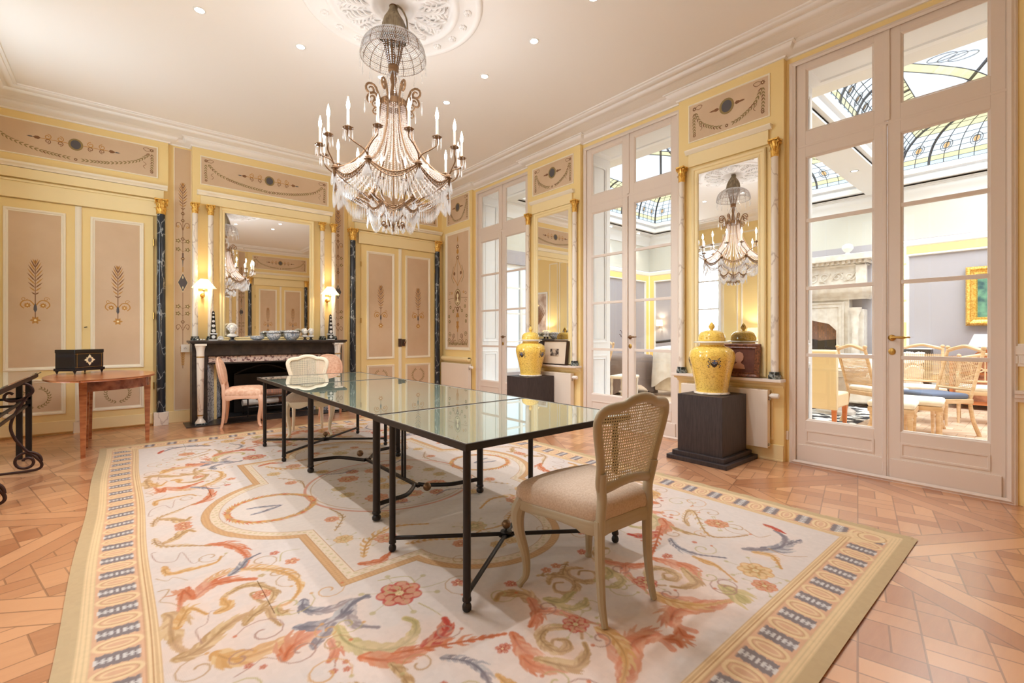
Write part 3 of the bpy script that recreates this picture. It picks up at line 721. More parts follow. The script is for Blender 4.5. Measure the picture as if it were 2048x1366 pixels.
# ------------------------------------------------------------------ ceiling rose
RC = (1.727, 3.60)
t = thing('ceiling_rose', 'large white plaster ceiling rose with carved leaves above the chandelier', 'ceiling rose', (RC[0], RC[1], H))
pr = [(.745, 0), (.745, -.012), (.73, -.022), (.71, -.026), (.695, -.018), (.685, -.012), (.56, -.012), (.55, -.022), (.54, -.034), (.52, -.040), (.50, -.036), (.485, -.020), (.47, -.010), (.40, -.018), (.30, -.030), (.22, -.032), (.20, -.040), (.185, -.05), (.165, -.05), (.15, -.038), (.12, -.030), (.05, -.03), (.001, -.03)]
m = MB(); m.lathe([(r, z) for r, z in pr], 96, cap=False); m.build('rose_body', plaster, t, ang=60)
for k in range(20):
    a = 2 * pi * (k + .3) / 20; m = MB(); c = (.622 * cos(a), .622 * sin(a), -.018)
    for q in range(7):
        b = 2 * pi * q / 7; m.ball((c[0] + .022 * cos(b), c[1] + .022 * sin(b), c[2]), .015, 6, sz=.9)
    m.ball((c[0], c[1], c[2] - .010), .014, 6); m.build('floret', plaster, t)
m = MB()
for k in range(12):
    a = 2 * pi * k / 12; ca, sa = cos(a), sin(a)
    T = lambda u, v, z: (u * ca - v * sa, u * sa + v * ca, z)
    m.tube([T(.19, 0, -.035), T(.28, 0, -.052), (T(.37, 0, -.044)), T(.45, 0, -.022)], [.012, .018, .014, .004], 8)
    for q, (u, l) in enumerate(((.22, .07), (.26, .085), (.30, .095), (.34, .085), (.38, .07), (.42, .05))):
        for sg in (-1, 1): m.tube(crom([T(u, 0, -.042), T(u + l * .5, sg * l * .5, -.046), T(u + l * .6, sg * l * .95, -.026)], 4), [.007] + [.011] * 5 + [.008, .007, .004], 6)
    b = a + pi / 12; cb, sb = cos(b), sin(b); TB = lambda u, v, z: (u * cb - v * sb, u * sb + v * cb, z)
    m.tube(crom([TB(.24, 0, -.03), TB(.33, .03, -.046), TB(.43, .02, -.034), TB(.455, -.015, -.03), TB(.42, -.03, -.036), TB(.40, -.01, -.03)], 5), .010, 6)
m.build('acanthus_leaves', plaster, t)

# ------------------------------------------------------------------ recessed downlights
dl = [(.49, 4.75, 'second from the left wall, fireplace side'), (1.30, 4.72, 'between rose and chimney, left of the chandelier dome'), (2.123, 4.716, 'directly behind the chandelier stem'), (2.948, 4.723, 'far corner of the ceiling grid'),
      (2.964, 3.984, 'second from the far end beside the french doors'), (2.97, 3.205, 'largest and brightest beside the ceiling rose on the door side'), (2.966, 2.478, 'cut by the top edge of the frame'), (.49, 2.48, 'over the near left of the rug'), (1.30, 2.48, 'over the near table'), (2.12, 2.48, 'over the near chair'), (.49, 3.2, 'left of the ceiling rose, near side'), (.49, 3.98, 'left of the ceiling rose, far side')]
first = None
for i, (x, y, d) in enumerate(dl):
    lab = 'small round ceiling downlight, ' + d
    if first is None:
        first = thing('ceiling_spotlight', lab, 'downlight', (x, y, H), 0, 'recessed downlights in the ceiling')
        MB().lathe([(.048, 0), (.048, -.004), (.036, -.006), (.034, -.002), (.034, 0)], 28, cap=False).build('trim_ring', porc, first)
        MB().lathe([(.034, -.002), (.02, -.004), (.001, -.005)], 24, cap=False).build('lens', spotm, first)
    else: dup(first, (x, y, H), 0, lab)
    light('downlight', 'SPOT', (x, y, H - .02), 37, (.86, .93, 1.0), .03, spot=radians(125), blend=.7)
# ------------------------------------------------------------------ columns with gilded capitals
def capital_mb(r, h):
    m = MB(); m.lathe([(r * 1.05, 0), (r * 1.18, h * .02), (r * 1.18, h * .06), (r * 1.0, h * .08), (r * 1.02, h * .5), (r * 1.25, h * .82), (r * 1.4, h * .88)], 20)
    for row, (n, z0, hh, rr, off) in enumerate(((8, .06, .36, .24, 0), (8, .10, .62, .27, pi / 8))):
        for k in range(n):
            a = off + 2 * pi * k / n; ca, sa = cos(a), sin(a); T = lambda d, z: (ca * d, sa * d, z)
            p = crom([T(r * 1.06, h * z0), T(r * 1.12, h * (z0 + hh * .5)), T(r * 1.28, h * (z0 + hh * .92)), T(r * 1.58, h * (z0 + hh)), T(r * 1.66, h * (z0 + hh * .86))], 3)
            n_ = len(p); R = [r * rr * (1.0 - .45 * i / n_) for i in range(n_)]; R[-1] *= .6
            m.tube(p, R, 6, flat=.35, up=(ca, sa, 0.01))
    for k in range(4):
        a = pi / 4 + pi / 2 * k; ca, sa = cos(a), sin(a)
        sp = spiral(r * 1.75, h * .80, r * .36, r * .06, pi * .55, -1.5, 16)
        p = [(r * 1.15 * ca, r * 1.15 * sa, h * .55), (r * 1.35 * ca, r * 1.35 * sa, h * .78)] + [(d * ca, d * sa, z) for d, z in sp]
        m.tube(p, r * .13, 6)
        for q in (-.42, .42):
            b = a + q; m.tube(crom([(r * 1.1 * cos(b), r * 1.1 * sin(b), h * .55), (r * 1.3 * cos(b), r * 1.3 * sin(b), h * .82), (r * 1.5 * cos(b), r * 1.5 * sin(b), h * .86), (r * 1.5 * cos(b), r * 1.5 * sin(b), h * .74)], 4), r * .09, 6)
    pl = []
    for k in range(4):
        a = pi / 4 + pi / 2 * k
        pl += [(r * 2.15 * cos(a - .10), r * 2.15 * sin(a - .10)), (r * 2.15 * cos(a + .10), r * 2.15 * sin(a + .10)), (r * 1.45 * cos(a + pi / 4), r * 1.45 * sin(a + pi / 4))]
    m.prism(pl, h * .90, h * 1.0, 'xy')
    for k in range(4): a = pi / 2 * k; m.ball((r * 1.5 * cos(a), r * 1.5 * sin(a), h * .92), r * .25, 6)
    return m
def column(name, label, loc, r, z0, z1, zc, shaft_mat, base, base_mat, group, taper=.9, nseg=28):
    t = thing(name, label, 'column', loc, 0, group)
    MB().lathe([(r * 1.0, z0), (r * 1.0, z0 + .01), (r, z0 + (z1 - z0) * .3), (r * taper, z1 - .01), (r * taper, z1)], nseg).build('shaft', shaft_mat, t)
    c = capital_mb(r * taper, zc - z1).build('capital', gold, t); c.location = (0, 0, z1)
    m = MB(); hb, zb, fancy = base
    if fancy: m.box(-hb, hb, -hb * .62, hb * .62, zb, z0)
    else:
        n = 8; m.lathe([(hb * 1.15, zb), (hb * 1.15, zb + (z0 - zb) * .55), (hb, zb + (z0 - zb) * .6), (hb, z0)], n, a0=pi / 8, a1=2 * pi + pi / 8)
    m.build('base', base_mat, t, smooth=False, bevel=.004)
    return t
G = 'black marble half columns with gilded capitals'
cA = column('marble_column', 'black veined marble column between the oval table and the left painted strip', (.379, 7.925, 0), .052, .18, 2.885, 3.09, blackmarble, (.083, 0, True), whitemarble, G)
dup(cA, (-1.28, 7.925, 0), 0, 'black marble column in the far left corner of the room', G)
dup(cA, (3.04, 7.925, 0), 0, 'black veined marble column just right of the chimney, beside the closed double door', G)
dup(cA, (4.735, 7.925, 0), 0, 'black veined marble column in the far right corner of the room', G)
for x, d in ((.379, 'first'), (-1.28, 'second'), (3.04, 'third'), (4.735, 'fourth')): dup(cA, (x, YF + .055, 0), pi, 'black marble column on the wall behind the camera, %s one seen in the chimney mirror' % d, G)
G2 = 'slim white marble columns beside the chimney mirror'
cB = column('slim_column', 'outermost slim white column left of the chimney mirror', (.753, 7.815, 0), .036, 1.215, 2.945, 3.09, whitemarble, (.05, 1.157, False), greenmarble, G2)
dup(cB, (.939, 7.815, 0), 0, 'slim white column between left wall lamp and chimney mirror', G2)
dup(cB, (2.49, 7.815, 0), 0, 'slim white column between chimney mirror and right wall lamp', G2)
dup(cB, (2.672, 7.815, 0), 0, 'outermost slim white column right of the chimney mirror', G2)
for x, d in ((.753, 'a'), (.939, 'b'), (2.49, 'c'), (2.672, 'd')):
    k = dup(cB, (x, YF + .17, 0), 0, 'slim white column beside the mirror on the wall behind the camera', 'slim white columns behind the camera')
G3 = 'slim marble columns beside the pier mirrors'
cC = column('slim_column', 'slim marble column left of the near pier mirror, beside the middle french doors', (4.82, PC[0] + .487, 0), .034, .872, 2.955, 3.125, whitemarble, (.05, .803, False), greenmarble, G3)
dup(cC, (4.82, PC[0] - .487, 0), 0, 'slim marble column right of the near pier mirror, beside the nearest french doors', G3)
dup(cC, (4.82, PC[1] + .487, 0), 0, 'slim marble column left of the far pier mirror, beside the furthest french doors', G3)
dup(cC, (4.82, PC[1] - .487, 0), 0, 'slim marble column right of the far pier mirror', G3)

# ------------------------------------------------------------------ mirrors and console shelves on the piers
def wall_mirror(label, loc, rz, hw, z0, z1, group=None, fr=.075):
    t = thing('wall_mirror', label, 'mirror', loc, rz, group)
    m = MB(); m.rsweep(-hw - fr, hw + fr, z0 - .055, z1 + fr, [(0, 0), (.0, -.020), (.012, -.028), (.03, -.022), (.036, -.012), (fr * .72, -.012), (fr * .78, -.018), (fr * .95, -.014), (fr + .004, -.004)])
    m.build('mirror_frame', yellow2, t, smooth=False)
    MB().box(-hw - .01, hw + .01, -.004, -.001, z0 - .01 + (.0), z1 + .01).build('mirror_glass', mirror, t, smooth=False)
    return t
wall_mirror('large mirror over the black fireplace', (1.713, 7.875, 0), 0, .592, 1.19, 3.03, None, .068)
wall_mirror('tall pier mirror reflecting the chandelier, behind the near yellow jar', (4.865, 2.255, 0), -pi / 2, .315, .87, 3.015)
wall_mirror('tall narrow pier mirror behind the far yellow jar, reflecting a palm print', (4.865, 4.84, 0), -pi / 2, .32, .87, 3.03)
wall_mirror('mirror on the wall behind the camera', (1.713, YF + .105, 0), pi, .592, 1.19, 3.03, None, .068)
def shelf(label, Y, hw):
    t = thing('wall_shelf', label, 'shelf', (XR - .06, Y, 0), -pi / 2, 'yellow console shelves under the pier mirrors')
    m = MB(); m.box(-hw, hw, -.13, 0, .775, .803); m.build('shelf_top', doorwhite, t, smooth=False, bevel=.004)
    P = [(0, .715), (.015, .715), (.02, .735), (.05, .745), (.085, .755), (.095, .775), (0, .775)]
    m = MB().psweep([(hw - .02, 0), (-hw + .02, 0)], P, closed=False)
    for e in (-hw + .02, hw - .02): m.poly([(e, -a, z) for a, z in P])
    m.build('shelf_moulding', yellow2, t, ang=50)
shelf('shelf under the near pier mirror, behind the near yellow jar', 2.265, .575)
shelf('shelf under the far pier mirror, behind the far yellow jar', 4.856, .575)
t = thing('wall_shelf', 'short ledge above the radiator in the far right corner', 'shelf', (XR - .06, 7.40, 0), -pi / 2)
m = MB(); m.tube([(-.46, -.055, .79), (.46, -.055, .79)], .040, 14, flat=1); m.box(-.46, .46, -.09, 0, .80, .825); m.box(-.44, .44, -.06, 0, .74, .775); m.build('ledge', yellow2, t, bevel=.003)

def radiator(label, Y, w, z0, z1, first=[None]):
    t = thing('radiator', label, 'radiator', (XR - .06, Y, 0), -pi / 2, 'flat white panel radiators')
    m = MB(); m.box(-w / 2, w / 2, -.105, -.095, z0, z1); m.box(-w / 2 + .004, w / 2 - .004, -.095, -.03, z0 + .006, z1 - .002); m.build('panel', radw, t, smooth=False, bevel=.004)
    m = MB(); m.box(-w / 2, w / 2, -.10, -.03, z1 - .004, z1 + .004)
    for k in range(int(w / .03)): m.box(-w / 2 + .012 + k * .03, -w / 2 + .030 + k * .03, -.085, -.045, z1 + .003, z1 + .006)
    m.build('top_grille', radw, t, smooth=False)
    m = MB(); v = MB().lathe([(.014, 0), (.014, .02), (.024, .022), (.026, .06), (.024, .085), (.018, .09)], 20); m.add([(w / 2 + z, -.07 + x, z1 - .05 + y) for x, y, z in v.v], v.f); m.build('thermostat_valve', plasticw, t)
    m = MB(); m.tube([(w / 2 + .008, -.07, z1 - .05), (w / 2 + .008, -.07, z1 - .09), (w / 2 - .01, -.07, z1 - .09)], .009); m.build('pipe', chrome, t)
    for s_ in (-1, 1): MB().box(s_ * w * .36 - .015, s_ * w * .36 + .015, -.03, 0, z0 + .06, z0 + .12).build('wall_bracket', radw, t, smooth=False)
    MB().box(w / 2 - .002, w / 2 + .004, -.085, -.05, z0 + .02, z0 + .045).build('bleed_cap', chrome, t, smooth=False)
radiator('white radiator behind the near dark pedestal', 2.27, .905, .13, .69)
radiator('white radiator behind the far dark pedestal', 4.86, .935, .13, .69)
radiator('white radiator under the ledge in the far right corner', 7.37, .93, .13, .70)
t = thing('radiator', 'radiator at the right edge of the photo of which only the white valve shows', 'radiator', (XR, -.36, 0), -pi / 2, 'flat white panel radiators')
MB().box(-.45, .40, -.10, -.03, .13, .66).build('panel', radw, t, smooth=False, bevel=.004)
t.location = (XR, -.50, 0); v = MB().lathe([(.014, 0), (.014, .02), (.024, .022), (.026, .075), (.018, .08)], 20); m = MB(); m.add([(-.45 - z, -.07 + x, .625 + y) for x, y, z in v.v], [f[::-1] for f in v.f]); m.build('thermostat_valve', plasticw, t)

def socket(label, loc, rz, w=.085, h=.085):
    t = thing('wall_socket', label, 'power socket', loc, rz, 'white wall sockets')
    MB().box(-w / 2, w / 2, -.012, 0, -h / 2, h / 2).build('socket_plate', plasticw, t, smooth=False, bevel=.003)
    m = MB(); r = MB().lathe([(.022, 0), (.020, .0015), (.018, .0015), (.017, -.004), (.001, -.004)], 24, cap=False); m.add([(x, -.0125 - z, y) for x, y, z in r.v], [f[::-1] for f in r.f]); m.build('socket_well', doorwhite, t)
    m = MB()
    for x in (-.008, .008): m.box(x - .003, x + .003, -.014, -.012, -.003, .003)
    m.box(-.003, .003, -.018, -.012, .007, .012); m.build('contact', iron, t, smooth=False)
socket('white socket low on the wall between radiator and nearest french doors', (XR - .001, 1.728, .255), -pi / 2)
socket('white socket low on the wall between the two right french doors beyond the far pedestal', (XR - .061, 4.335, .20), -pi / 2)
socket('white socket left of the mantelpiece on the painted strip', (.655, 7.99, 1.045), 0, .10, .11)
socket('white socket right of the mantelpiece on the painted strip', (2.80, 7.99, 1.06), 0, .08, .09)
t = thing('light_switch', 'white triple switch plate at the right edge above the dado rail', 'light switch', (XR, .185, 1.082), -pi / 2)
MB().box(-.06, .06, -.012, 0, -.082, .082).build('switch_plate', plasticw, t, smooth=False, bevel=.003)
for a, b, c, d in ((-.045, .045, .005, .065), (-.045, -.004, -.06, -.005), (.004, .045, -.06, -.005)): MB().box(a, b, -.018, -.012, c, d).build('rocker', plasticw, t, smooth=False, bevel=.002)

# ------------------------------------------------------------------ fireplace
t = thing('fireplace', 'black slate chimneypiece with tapering white columns and patterned tiles', 'fireplace', (1.72, 7.88, 0))
m = MB(); m.box(-1.06, 1.06, -.385, 0, 1.128, 1.157); m.box(-1.045, 1.045, -.37, 0, 1.112, 1.128); m.build('mantel_shelf', slate, t, smooth=False, bevel=.004)
m = MB(); m.box(-1.02, 1.02, -.26, 0, .945, 1.112); m.build('frieze_beam', slate, t, smooth=False, bevel=.004)
for s_ in (-1, 1):
    m = MB(); m.box(min(s_ * .84, s_ * 1.02), max(s_ * .84, s_ * 1.02), -.25, 0, 0, .945); m.build('jamb', slate, t, smooth=False, bevel=.004)
    x = s_ * .93; m = MB(); m.box(x - .075, x + .075, -.375, -.25, 0, .03); m.build('column_plinth', greenmarble, t, smooth=False, bevel=.004)
    m = MB(); m.lathe([(.062, .03), (.058, .05), (.05, .06), (.034, .085), (.030, .10), (.034, .115), (.034, .13), (.036, .14), (.046, .93), (.047, .94), (.047, 1.0), (.050, 1.03), (.056, 1.06), (.060, 1.07), (.060, 1.085)], 28, (x, -.313, 0)); m.box(x - .066, x + .066, -.378, -.248, 1.085, 1.112); m.build('column', whitemarble, t)
    MB().lathe([(.0485, .925), (.0485, .94)], 28, (x, -.313, 0), cap=False).build('column_band', brass, t); MB().lathe([(.0365, .128), (.037, .142)], 28, (x, -.313, 0), cap=False).build('column_band', brass, t)
    m = MB(); m.poly([(s_ * .84, -.24, 0), (s_ * .62, .25, 0), (s_ * .62, .25, .82), (s_ * .84, -.24, .82)]); m.poly([(s_ * .845, -.24, .0), (s_ * .625, .26, 0), (s_ * .625, .26, .82), (s_ * .845, -.24, .82)][::-1]); m.build('tiled_cheek', tile, t, smooth=False)
m = MB()
for k in range(14):
    x = -.83 + k * .1186; m.box(x, x + .1166, -.215, -.19, .845, .935)
m.build('tile_row', mantile, t, smooth=False, bevel=.002)
m = MB(); m.box(-.84, .84, -.225, -.19, .932, .95); m.box(-.84, .84, -.22, -.17, .825, .845); m.build('tile_border', slate, t, smooth=False)
m = MB(); m.box(-.84, .84, -.19, -.05, .82, .945); m.build('hood', soot, t, smooth=False)
m = MB(); m.box(-1.1, 1.1, -.47, 0, .0, .012); m.build('hearth_slab', slate, t, smooth=False)
m = MB(); m.box(-.42, .42, .40, .44, .02, .62); m.tube(crom([(-.42, .39, .62), (-.25, .39, .70), (0, .39, .76), (.25, .39, .70), (.42, .39, .62)], 6), .02)
for q in range(9): m.ball((-.32 + .08 * q, .39, .25 + .18 * sin(q * 1.3)), .05, 6, sy=.3)
m.build('cast_fireback', iron, t)
gr = thing('fire_basket', 'heap of pale logs on an iron grate inside the dark fireplace', 'fire grate', (1.72, 7.93, .012))
for k, (x, y, z, a, l) in enumerate(((-.12, 0, .20, .1, .5), (.10, .08, .20, -.15, .5), (0, .04, .28, .35, .42), (.05, -.08, .34, -.1, .36))):
    MB().tube([(x - cos(a) * l / 2, y - sin(a) * l / 2, z), (x + cos(a) * l / 2, y + sin(a) * l / 2, z)], [.05, .046], 10).build('log', brick if k % 2 else stone, gr)
m = MB()
for k in range(7): m.tube([(-.3 + .1 * k, -.16, .14), (-.3 + .1 * k, .2, .14)], .010, 6)
for x in (-.32, .32):
    for y in (-.16, .2): m.tube([(x, y, 0), (x, y, .3)], .012, 6)
m.tube([(-.32, -.16, .28), (.32, -.16, .28)], .010, 6); m.tube([(-.32, -.16, .14), (.32, -.16, .14)], .012, 6); m.build('grate', iron, gr)
# ------------------------------------------------------------------ mantel ornaments
MZ = 1.157
def obelisk(label, x):
    t = thing('obelisk', label, 'obelisk', (x, 7.66, MZ), 0, 'pair of black obelisks with round white insets')
    MB().box(-.055, .055, -.045, .045, 0, .014).build('base_slab', porc, t, smooth=False, bevel=.002); MB().box(-.045, .045, -.037, .037, .085, .102).build('collar', porc, t, smooth=False, bevel=.002)
    m = MB(); m.box(-.038, .038, -.03, .03, .014, .085); m.cbox((0, 0, .102 + .15), (.066, .055, .30), 0, 0, .46); m.cbox((0, 0, .411), (.030, .025, .018), 0, 0, .05); m.build('shaft', black, t, smooth=False)
    for z, r, w in ((.05, .024, .031), (.135, .024, .0295), (.205, .021, .0255), (.27, .018, .022), (.33, .014, .0185), (.38, .010, .0155)):
        m = MB(); q = MB().lathe([(r, 0), (r * .8, .003), (.001, .002)], 18, cap=False); m.add([(a, -w - c, z + b) for a, b, c in q.v], [f[::-1] for f in q.f]); m.build('inset_disc', porc, t)
obelisk('black obelisk with white discs at the left end of the mantel', .95); obelisk('black obelisk with white discs at the right end of the mantel', 2.568)
def bust(t, cx, k=1.0, hair=26, face=1):
    """little white bust facing the room: socle, draped shoulders, neck, face with nose, brow, lips, curly hair"""
    m = MB(); m.lathe([(.040 * k, 0), (.038 * k, .010), (.020 * k, .016), (.018 * k, .030), (.032 * k, .040)], 18, (cx, 0, 0)); m.build('socle', black, t)
    m = MB(); Z = .040
    m.lathe([(.026 * k, Z), (.052 * k, Z + .008 * k), (.062 * k, Z + .022 * k), (.056 * k, Z + .036 * k), (.038 * k, Z + .046 * k), (.026 * k, Z + .054 * k), (.024 * k, Z + .080 * k)], 22, (cx, 0, 0), sy=.62)
    hz = Z + .112 * k; k0 = k; k = k * 1.4
    m.ball((cx, 0, hz), .036 * k, 14, sx=.84, sy=.98, sz=1.12); m.ball((cx, -.014 * k, hz - .022 * k), .022 * k, 10, sx=.95)
    m.ball((cx, -.038 * k, hz - .004 * k), .0065 * k, 6, sz=1.9); m.ball((cx, -.035 * k, hz + .012 * k), .018 * k, 8, sy=.35, sz=.35); m.ball((cx, -.034 * k, hz - .020 * k), .008 * k, 6, sz=.45)
    for q in (-1, 1): m.ball((cx + q * .030 * k, 0, hz - .002 * k), .008 * k, 6, sz=1.4); m.ball((cx + q * .012 * k, -.032 * k, hz - .010 * k), .007 * k, 6)
    m.build('head', porc, t)
    m = MB(); rd = random.Random(int(cx * 1000) + 5)
    for q in range(hair):
        a = rd.uniform(-.35, pi + .35); e = rd.uniform(.15, 1.45); r = .037 * k; m.ball((cx + r * cos(a) * cos(e), r * sin(a) * cos(e) * .95, hz + .004 * k + r * 1.1 * sin(e)), rd.uniform(.008, .012) * k, 6)
    m.build('curly_hair', porc, t)
t = thing('portrait_bust', 'white curly-haired bust on a black socle at the left of the mantel', 'bust', (1.185, 7.68, MZ)); bust(t, 0, 1.12, 60)
t = thing('figure_group', 'small pair of white heads on dark socles at the right of the mantel', 'figurine', (2.225, 7.68, MZ)); bust(t, -.046, .78, 34); bust(t, .046, .78, 34)
t = thing('seashell', 'small white shell beside the left obelisk on the mantel', 'shell', (1.03, 7.60, MZ))
m = MB()
for k in range(9): a = pi * k / 8; m.tube([(.0, 0, .012), (.035 * cos(a), -.01, .018 + .045 * sin(a))], [.006, .013], 6)
m.ball((0, .0, .016), .02, 8, sz=.8); m.build('shell_ribs', porc, t)
t = thing('trinket', 'tiny white pebbles at the very left end of the mantel', 'ornament', (.80, 7.58, MZ)); m = MB()
for x in (-.04, .0, .035): m.ball((x, 0, .012), .014, 8, sz=.8)
m.build('pebble_group', porc, t)
def tureen(name, label, x, r, h, lid=True):
    t = thing(name, label, 'bowl', (x, 7.66, MZ), 0, 'blue and white porcelain bowls on the mantel')
    MB().lathe([(r * .55, 0), (r * .62, .008), (r * .9, h * .3), (r * 1.0, h * .62), (r * .97, h * .72), (r * 1.0, h * .78)], 8 if r > .1 else 28, a0=.39, a1=.39 + 2 * pi).build('body', blueporc, t)
    MB().lathe([(r * 1.03, h * .74), (r * 1.03, h * .80)], 24, cap=False).build('dark_band', slate, t)
    MB().lathe([(r * .99, h * .78), (r * .9, h * .92), (r * .6, h * 1.0), (r * .58, h * 1.03), (.001, h * 1.03)], 28, cap=False).build('lid', blueporc, t)
tureen('porcelain_dish', 'flat lidded porcelain dish, leftmost of the three blue-white pieces', 1.503, .092, .065)
tureen('porcelain_bowl', 'middle lidded blue-white bowl on the mantel', 1.726, .10, .14)
tureen('porcelain_bowl', 'largest lidded blue-white bowl, right of the other two on the mantel', 1.974, .118, .15)

# ------------------------------------------------------------------ wall lamps
def sconce(label, x, z):
    t = thing('wall_lamp', label, 'wall lamp', (x, 7.88, z), 0, 'brass wall lamps with pleated cream shades')
    m = MB(); q = MB().lathe([(.030, 0), (.030, .006), (.020, .014), (.014, .03), (.018, .045), (.008, .06)], 20); m.add([(a, -c, b) for a, b, c in q.v], [f[::-1] for f in q.f]); m.ball((0, -.05, 0), .020, 10); m.ball((0, -.02, -.03), .012, 8); m.build('wall_plate', brass, t)
    m = MB(); m.tube(crom([(0, -.04, 0), (0, -.10, -.025), (0, -.155, .0), (0, -.165, .06)], 6), .006); m.lathe([(.02, .05), (.024, .06), (.012, .065)], 14, (0, -.165, 0)); m.build('arm', brass, t)
    m = MB(); m.lathe([(.011, .06), (.011, .12)], 12, (0, -.165, 0)); m.build('candle_tube', porc, t)
    MB().ball((0, -.165, .145), .014, 10, sz=1.7).build('bulb', emit('lamp_bulb', (1, .85, .6, 1), 4, True) if 'lamp_bulb' not in MATS else MATS['lamp_bulb'], t)
    n = 40; m = MB(); m.lathe([(.150, .09), (.148, .092), (.045, .215), (.043, .215)], n, (0, -.165, 0), cap=False, sy=.75); m.build('lampshade', shadem, t)
    light('wall_lamp_light', 'POINT', (x, 7.88 - .165, z + .16), 7, (1, .80, .50), .03)
sconce('left cream-shaded wall lamp between the slim columns', .848, 1.80); sconce('right cream-shaded wall lamp between the slim columns', 2.582, 1.81)

# ------------------------------------------------------------------ chandelier
def drop(m, c, l, r=.004):
    x, y, z = c; m.octa((x, y, z - .004), .0035, .005); m.add([(x, y, z - .008), (x + r, y, z - l * .75), (x, y + r, z - l * .75), (x - r, y, z - l * .75), (x, y - r, z - l * .75), (x, y, z - l)], [(0, 2, 1), (0, 3, 2), (0, 4, 3), (0, 1, 4), (5, 1, 2), (5, 2, 3), (5, 3, 4), (5, 4, 1)])
def pear(m, c, l, w, a):
    x, y, z = c; P = [(0, 0), (.12, .15), (.3, .45), (.6, .9), (.8, 1.0), (.92, .75), (1, .001)]
    q = MB().lathe([(w * .5 * b + .0005, -l * t_) for t_, b in P], 12, cap=False); m.add([(x + u * cos(a) - v * .35 * sin(a), y + u * sin(a) + v * .35 * cos(a), z + s_) for u, v, s_ in q.v], q.f)
ch = thing('chandelier', 'large tiered crystal chandelier with bronze arms and candle bulbs', 'chandelier', (RC[0], RC[1], 0))
m = MB(); P = [(.028, 3.985), (.032, 3.96), (.045, 3.93), (.075, 3.88), (.098, 3.82), (.108, 3.76), (.106, 3.71)]; vs = []; n = 40
for r, z in P:
    for i in range(n):
        a = 2 * pi * i / n; rr = r * (1 + .09 * sin(5 * a + z * 14) + .04 * sin(11 * a)); vs.append((rr * cos(a), rr * sin(a), z))
fs = [(j * n + i, j * n + (i + 1) % n, (j + 1) * n + (i + 1) % n, (j + 1) * n + i) for j in range(len(P) - 1) for i in range(n)]
m.add(vs, fs); m.tube(crom([(.02, -.03, 3.99), (.05, -.06, 3.95), (.085, -.07, 3.88), (.10, -.055, 3.80), (.09, -.07, 3.74)], 5), [.012] * 20 + [.004], 8, flat=.6); m.build('cloth_cover', bagm, ch, ang=80)
m = MB(); m.lathe([(.035, 3.985), (.035, 4.0), (.05, 4.015)], 20); m.tube([(0, 0, 4.01), (0, 0, 2.1)], .008); m.build('stem', bronze, ch)
dome = [(.03, 3.725), (.08, 3.735), (.14, 3.730), (.195, 3.705), (.235, 3.665), (.258, 3.61), (.268, 3.55)]
m = MB(); NR = 16; DP = crom([(r, z, 0) for r, z in dome], 4)
for k in range(NR):
    a = 2 * pi * k / NR; m.tube([(p[0] * cos(a), p[0] * sin(a), p[1]) for p in DP], .0032, 5)
for r, z in dome[2:]: m.tube([(r * cos(a), r * sin(a), z) for a in [2 * pi * k / 40 for k in range(40)]], .0025, 5, closed=True)
for k in range(14):
    a = 2 * pi * k / 14; m.tube([(.085 * cos(a), .085 * sin(a), 3.70), (.062 * cos(a), .062 * sin(a), 3.58), (.038 * cos(a), .038 * sin(a), 3.48)], .0035, 5)
for r, z in ((.085, 3.70), (.075, 3.65), (.065, 3.60), (.055, 3.55)): m.tube([(r * cos(a), r * sin(a), z) for a in [2 * pi * k / 24 for k in range(24)]], .003, 5, closed=True)
m.lathe([(.04, 3.49), (.045, 3.475), (.04, 3.46), (.044, 3.445), (.038, 3.43)], 20); m.build('canopy_cage', bronze, ch)
bd = MB()
for j in range(2, len(DP)):
    r, z = DP[j][0], DP[j][1]; n = int(2 * pi * r / .016)
    if True:
        for k in range(n): a = 2 * pi * k / n; bd.octa((r * cos(a), r * sin(a), z), .0072, .0072)
for k in range(14):
    a = 2 * pi * (k + .5) / 14
    for q in range(14): t_ = q / 13; r = .085 - .047 * t_; bd.octa((r * cos(a), r * sin(a), 3.70 - .22 * t_), .006, .008)
tag(bd.build('canopy_beads', crystal, ch, smooth=False), kind='stuff')
for k in range(NR): a = 2 * pi * k / NR; pd = MB(); drop(pd, (.268 * cos(a), .268 * sin(a), 3.55), .125, .006); pd.build('canopy_pendant', crystal, ch, smooth=False)
bd = MB()
for k in range(10):
    a = 2 * pi * k / 10
    for q in range(16): t_ = q / 15; r = .03 + .035 * sin(pi * t_) + .03 * t_; bd.octa((r * cos(a), r * sin(a), 3.43 - .25 * t_), .007, .008)
tag(bd.build('stem_beads', crystal, ch, smooth=False), kind='stuff')
m = MB(); m.lathe([(.105, 3.135), (.112, 3.14), (.112, 3.185), (.105, 3.19)], 32, cap=False); m.lathe([(.104, 3.19), (.104, 3.135)], 32, cap=False); m.lathe([(.02, 3.43), (.03, 3.38), (.018, 3.33), (.028, 3.27), (.05, 3.20), (.03, 3.16)], 16); m.build('crown_ring', bronze, ch)
def rib(a): # bell rib from the crown to a node of the main ring
    return [(r * cos(a), r * sin(a), z) for r, z in [(q[0], q[1]) for q in crom([(.112, 3.16), (.125, 3.02), (.17, 2.86), (.26, 2.70), (.37, 2.585), (.45, 2.545), (.474, 2.535)], 5)]]
NA = [radians(-90 - 40.07 - 8 + 45 * k) for k in range(8)]
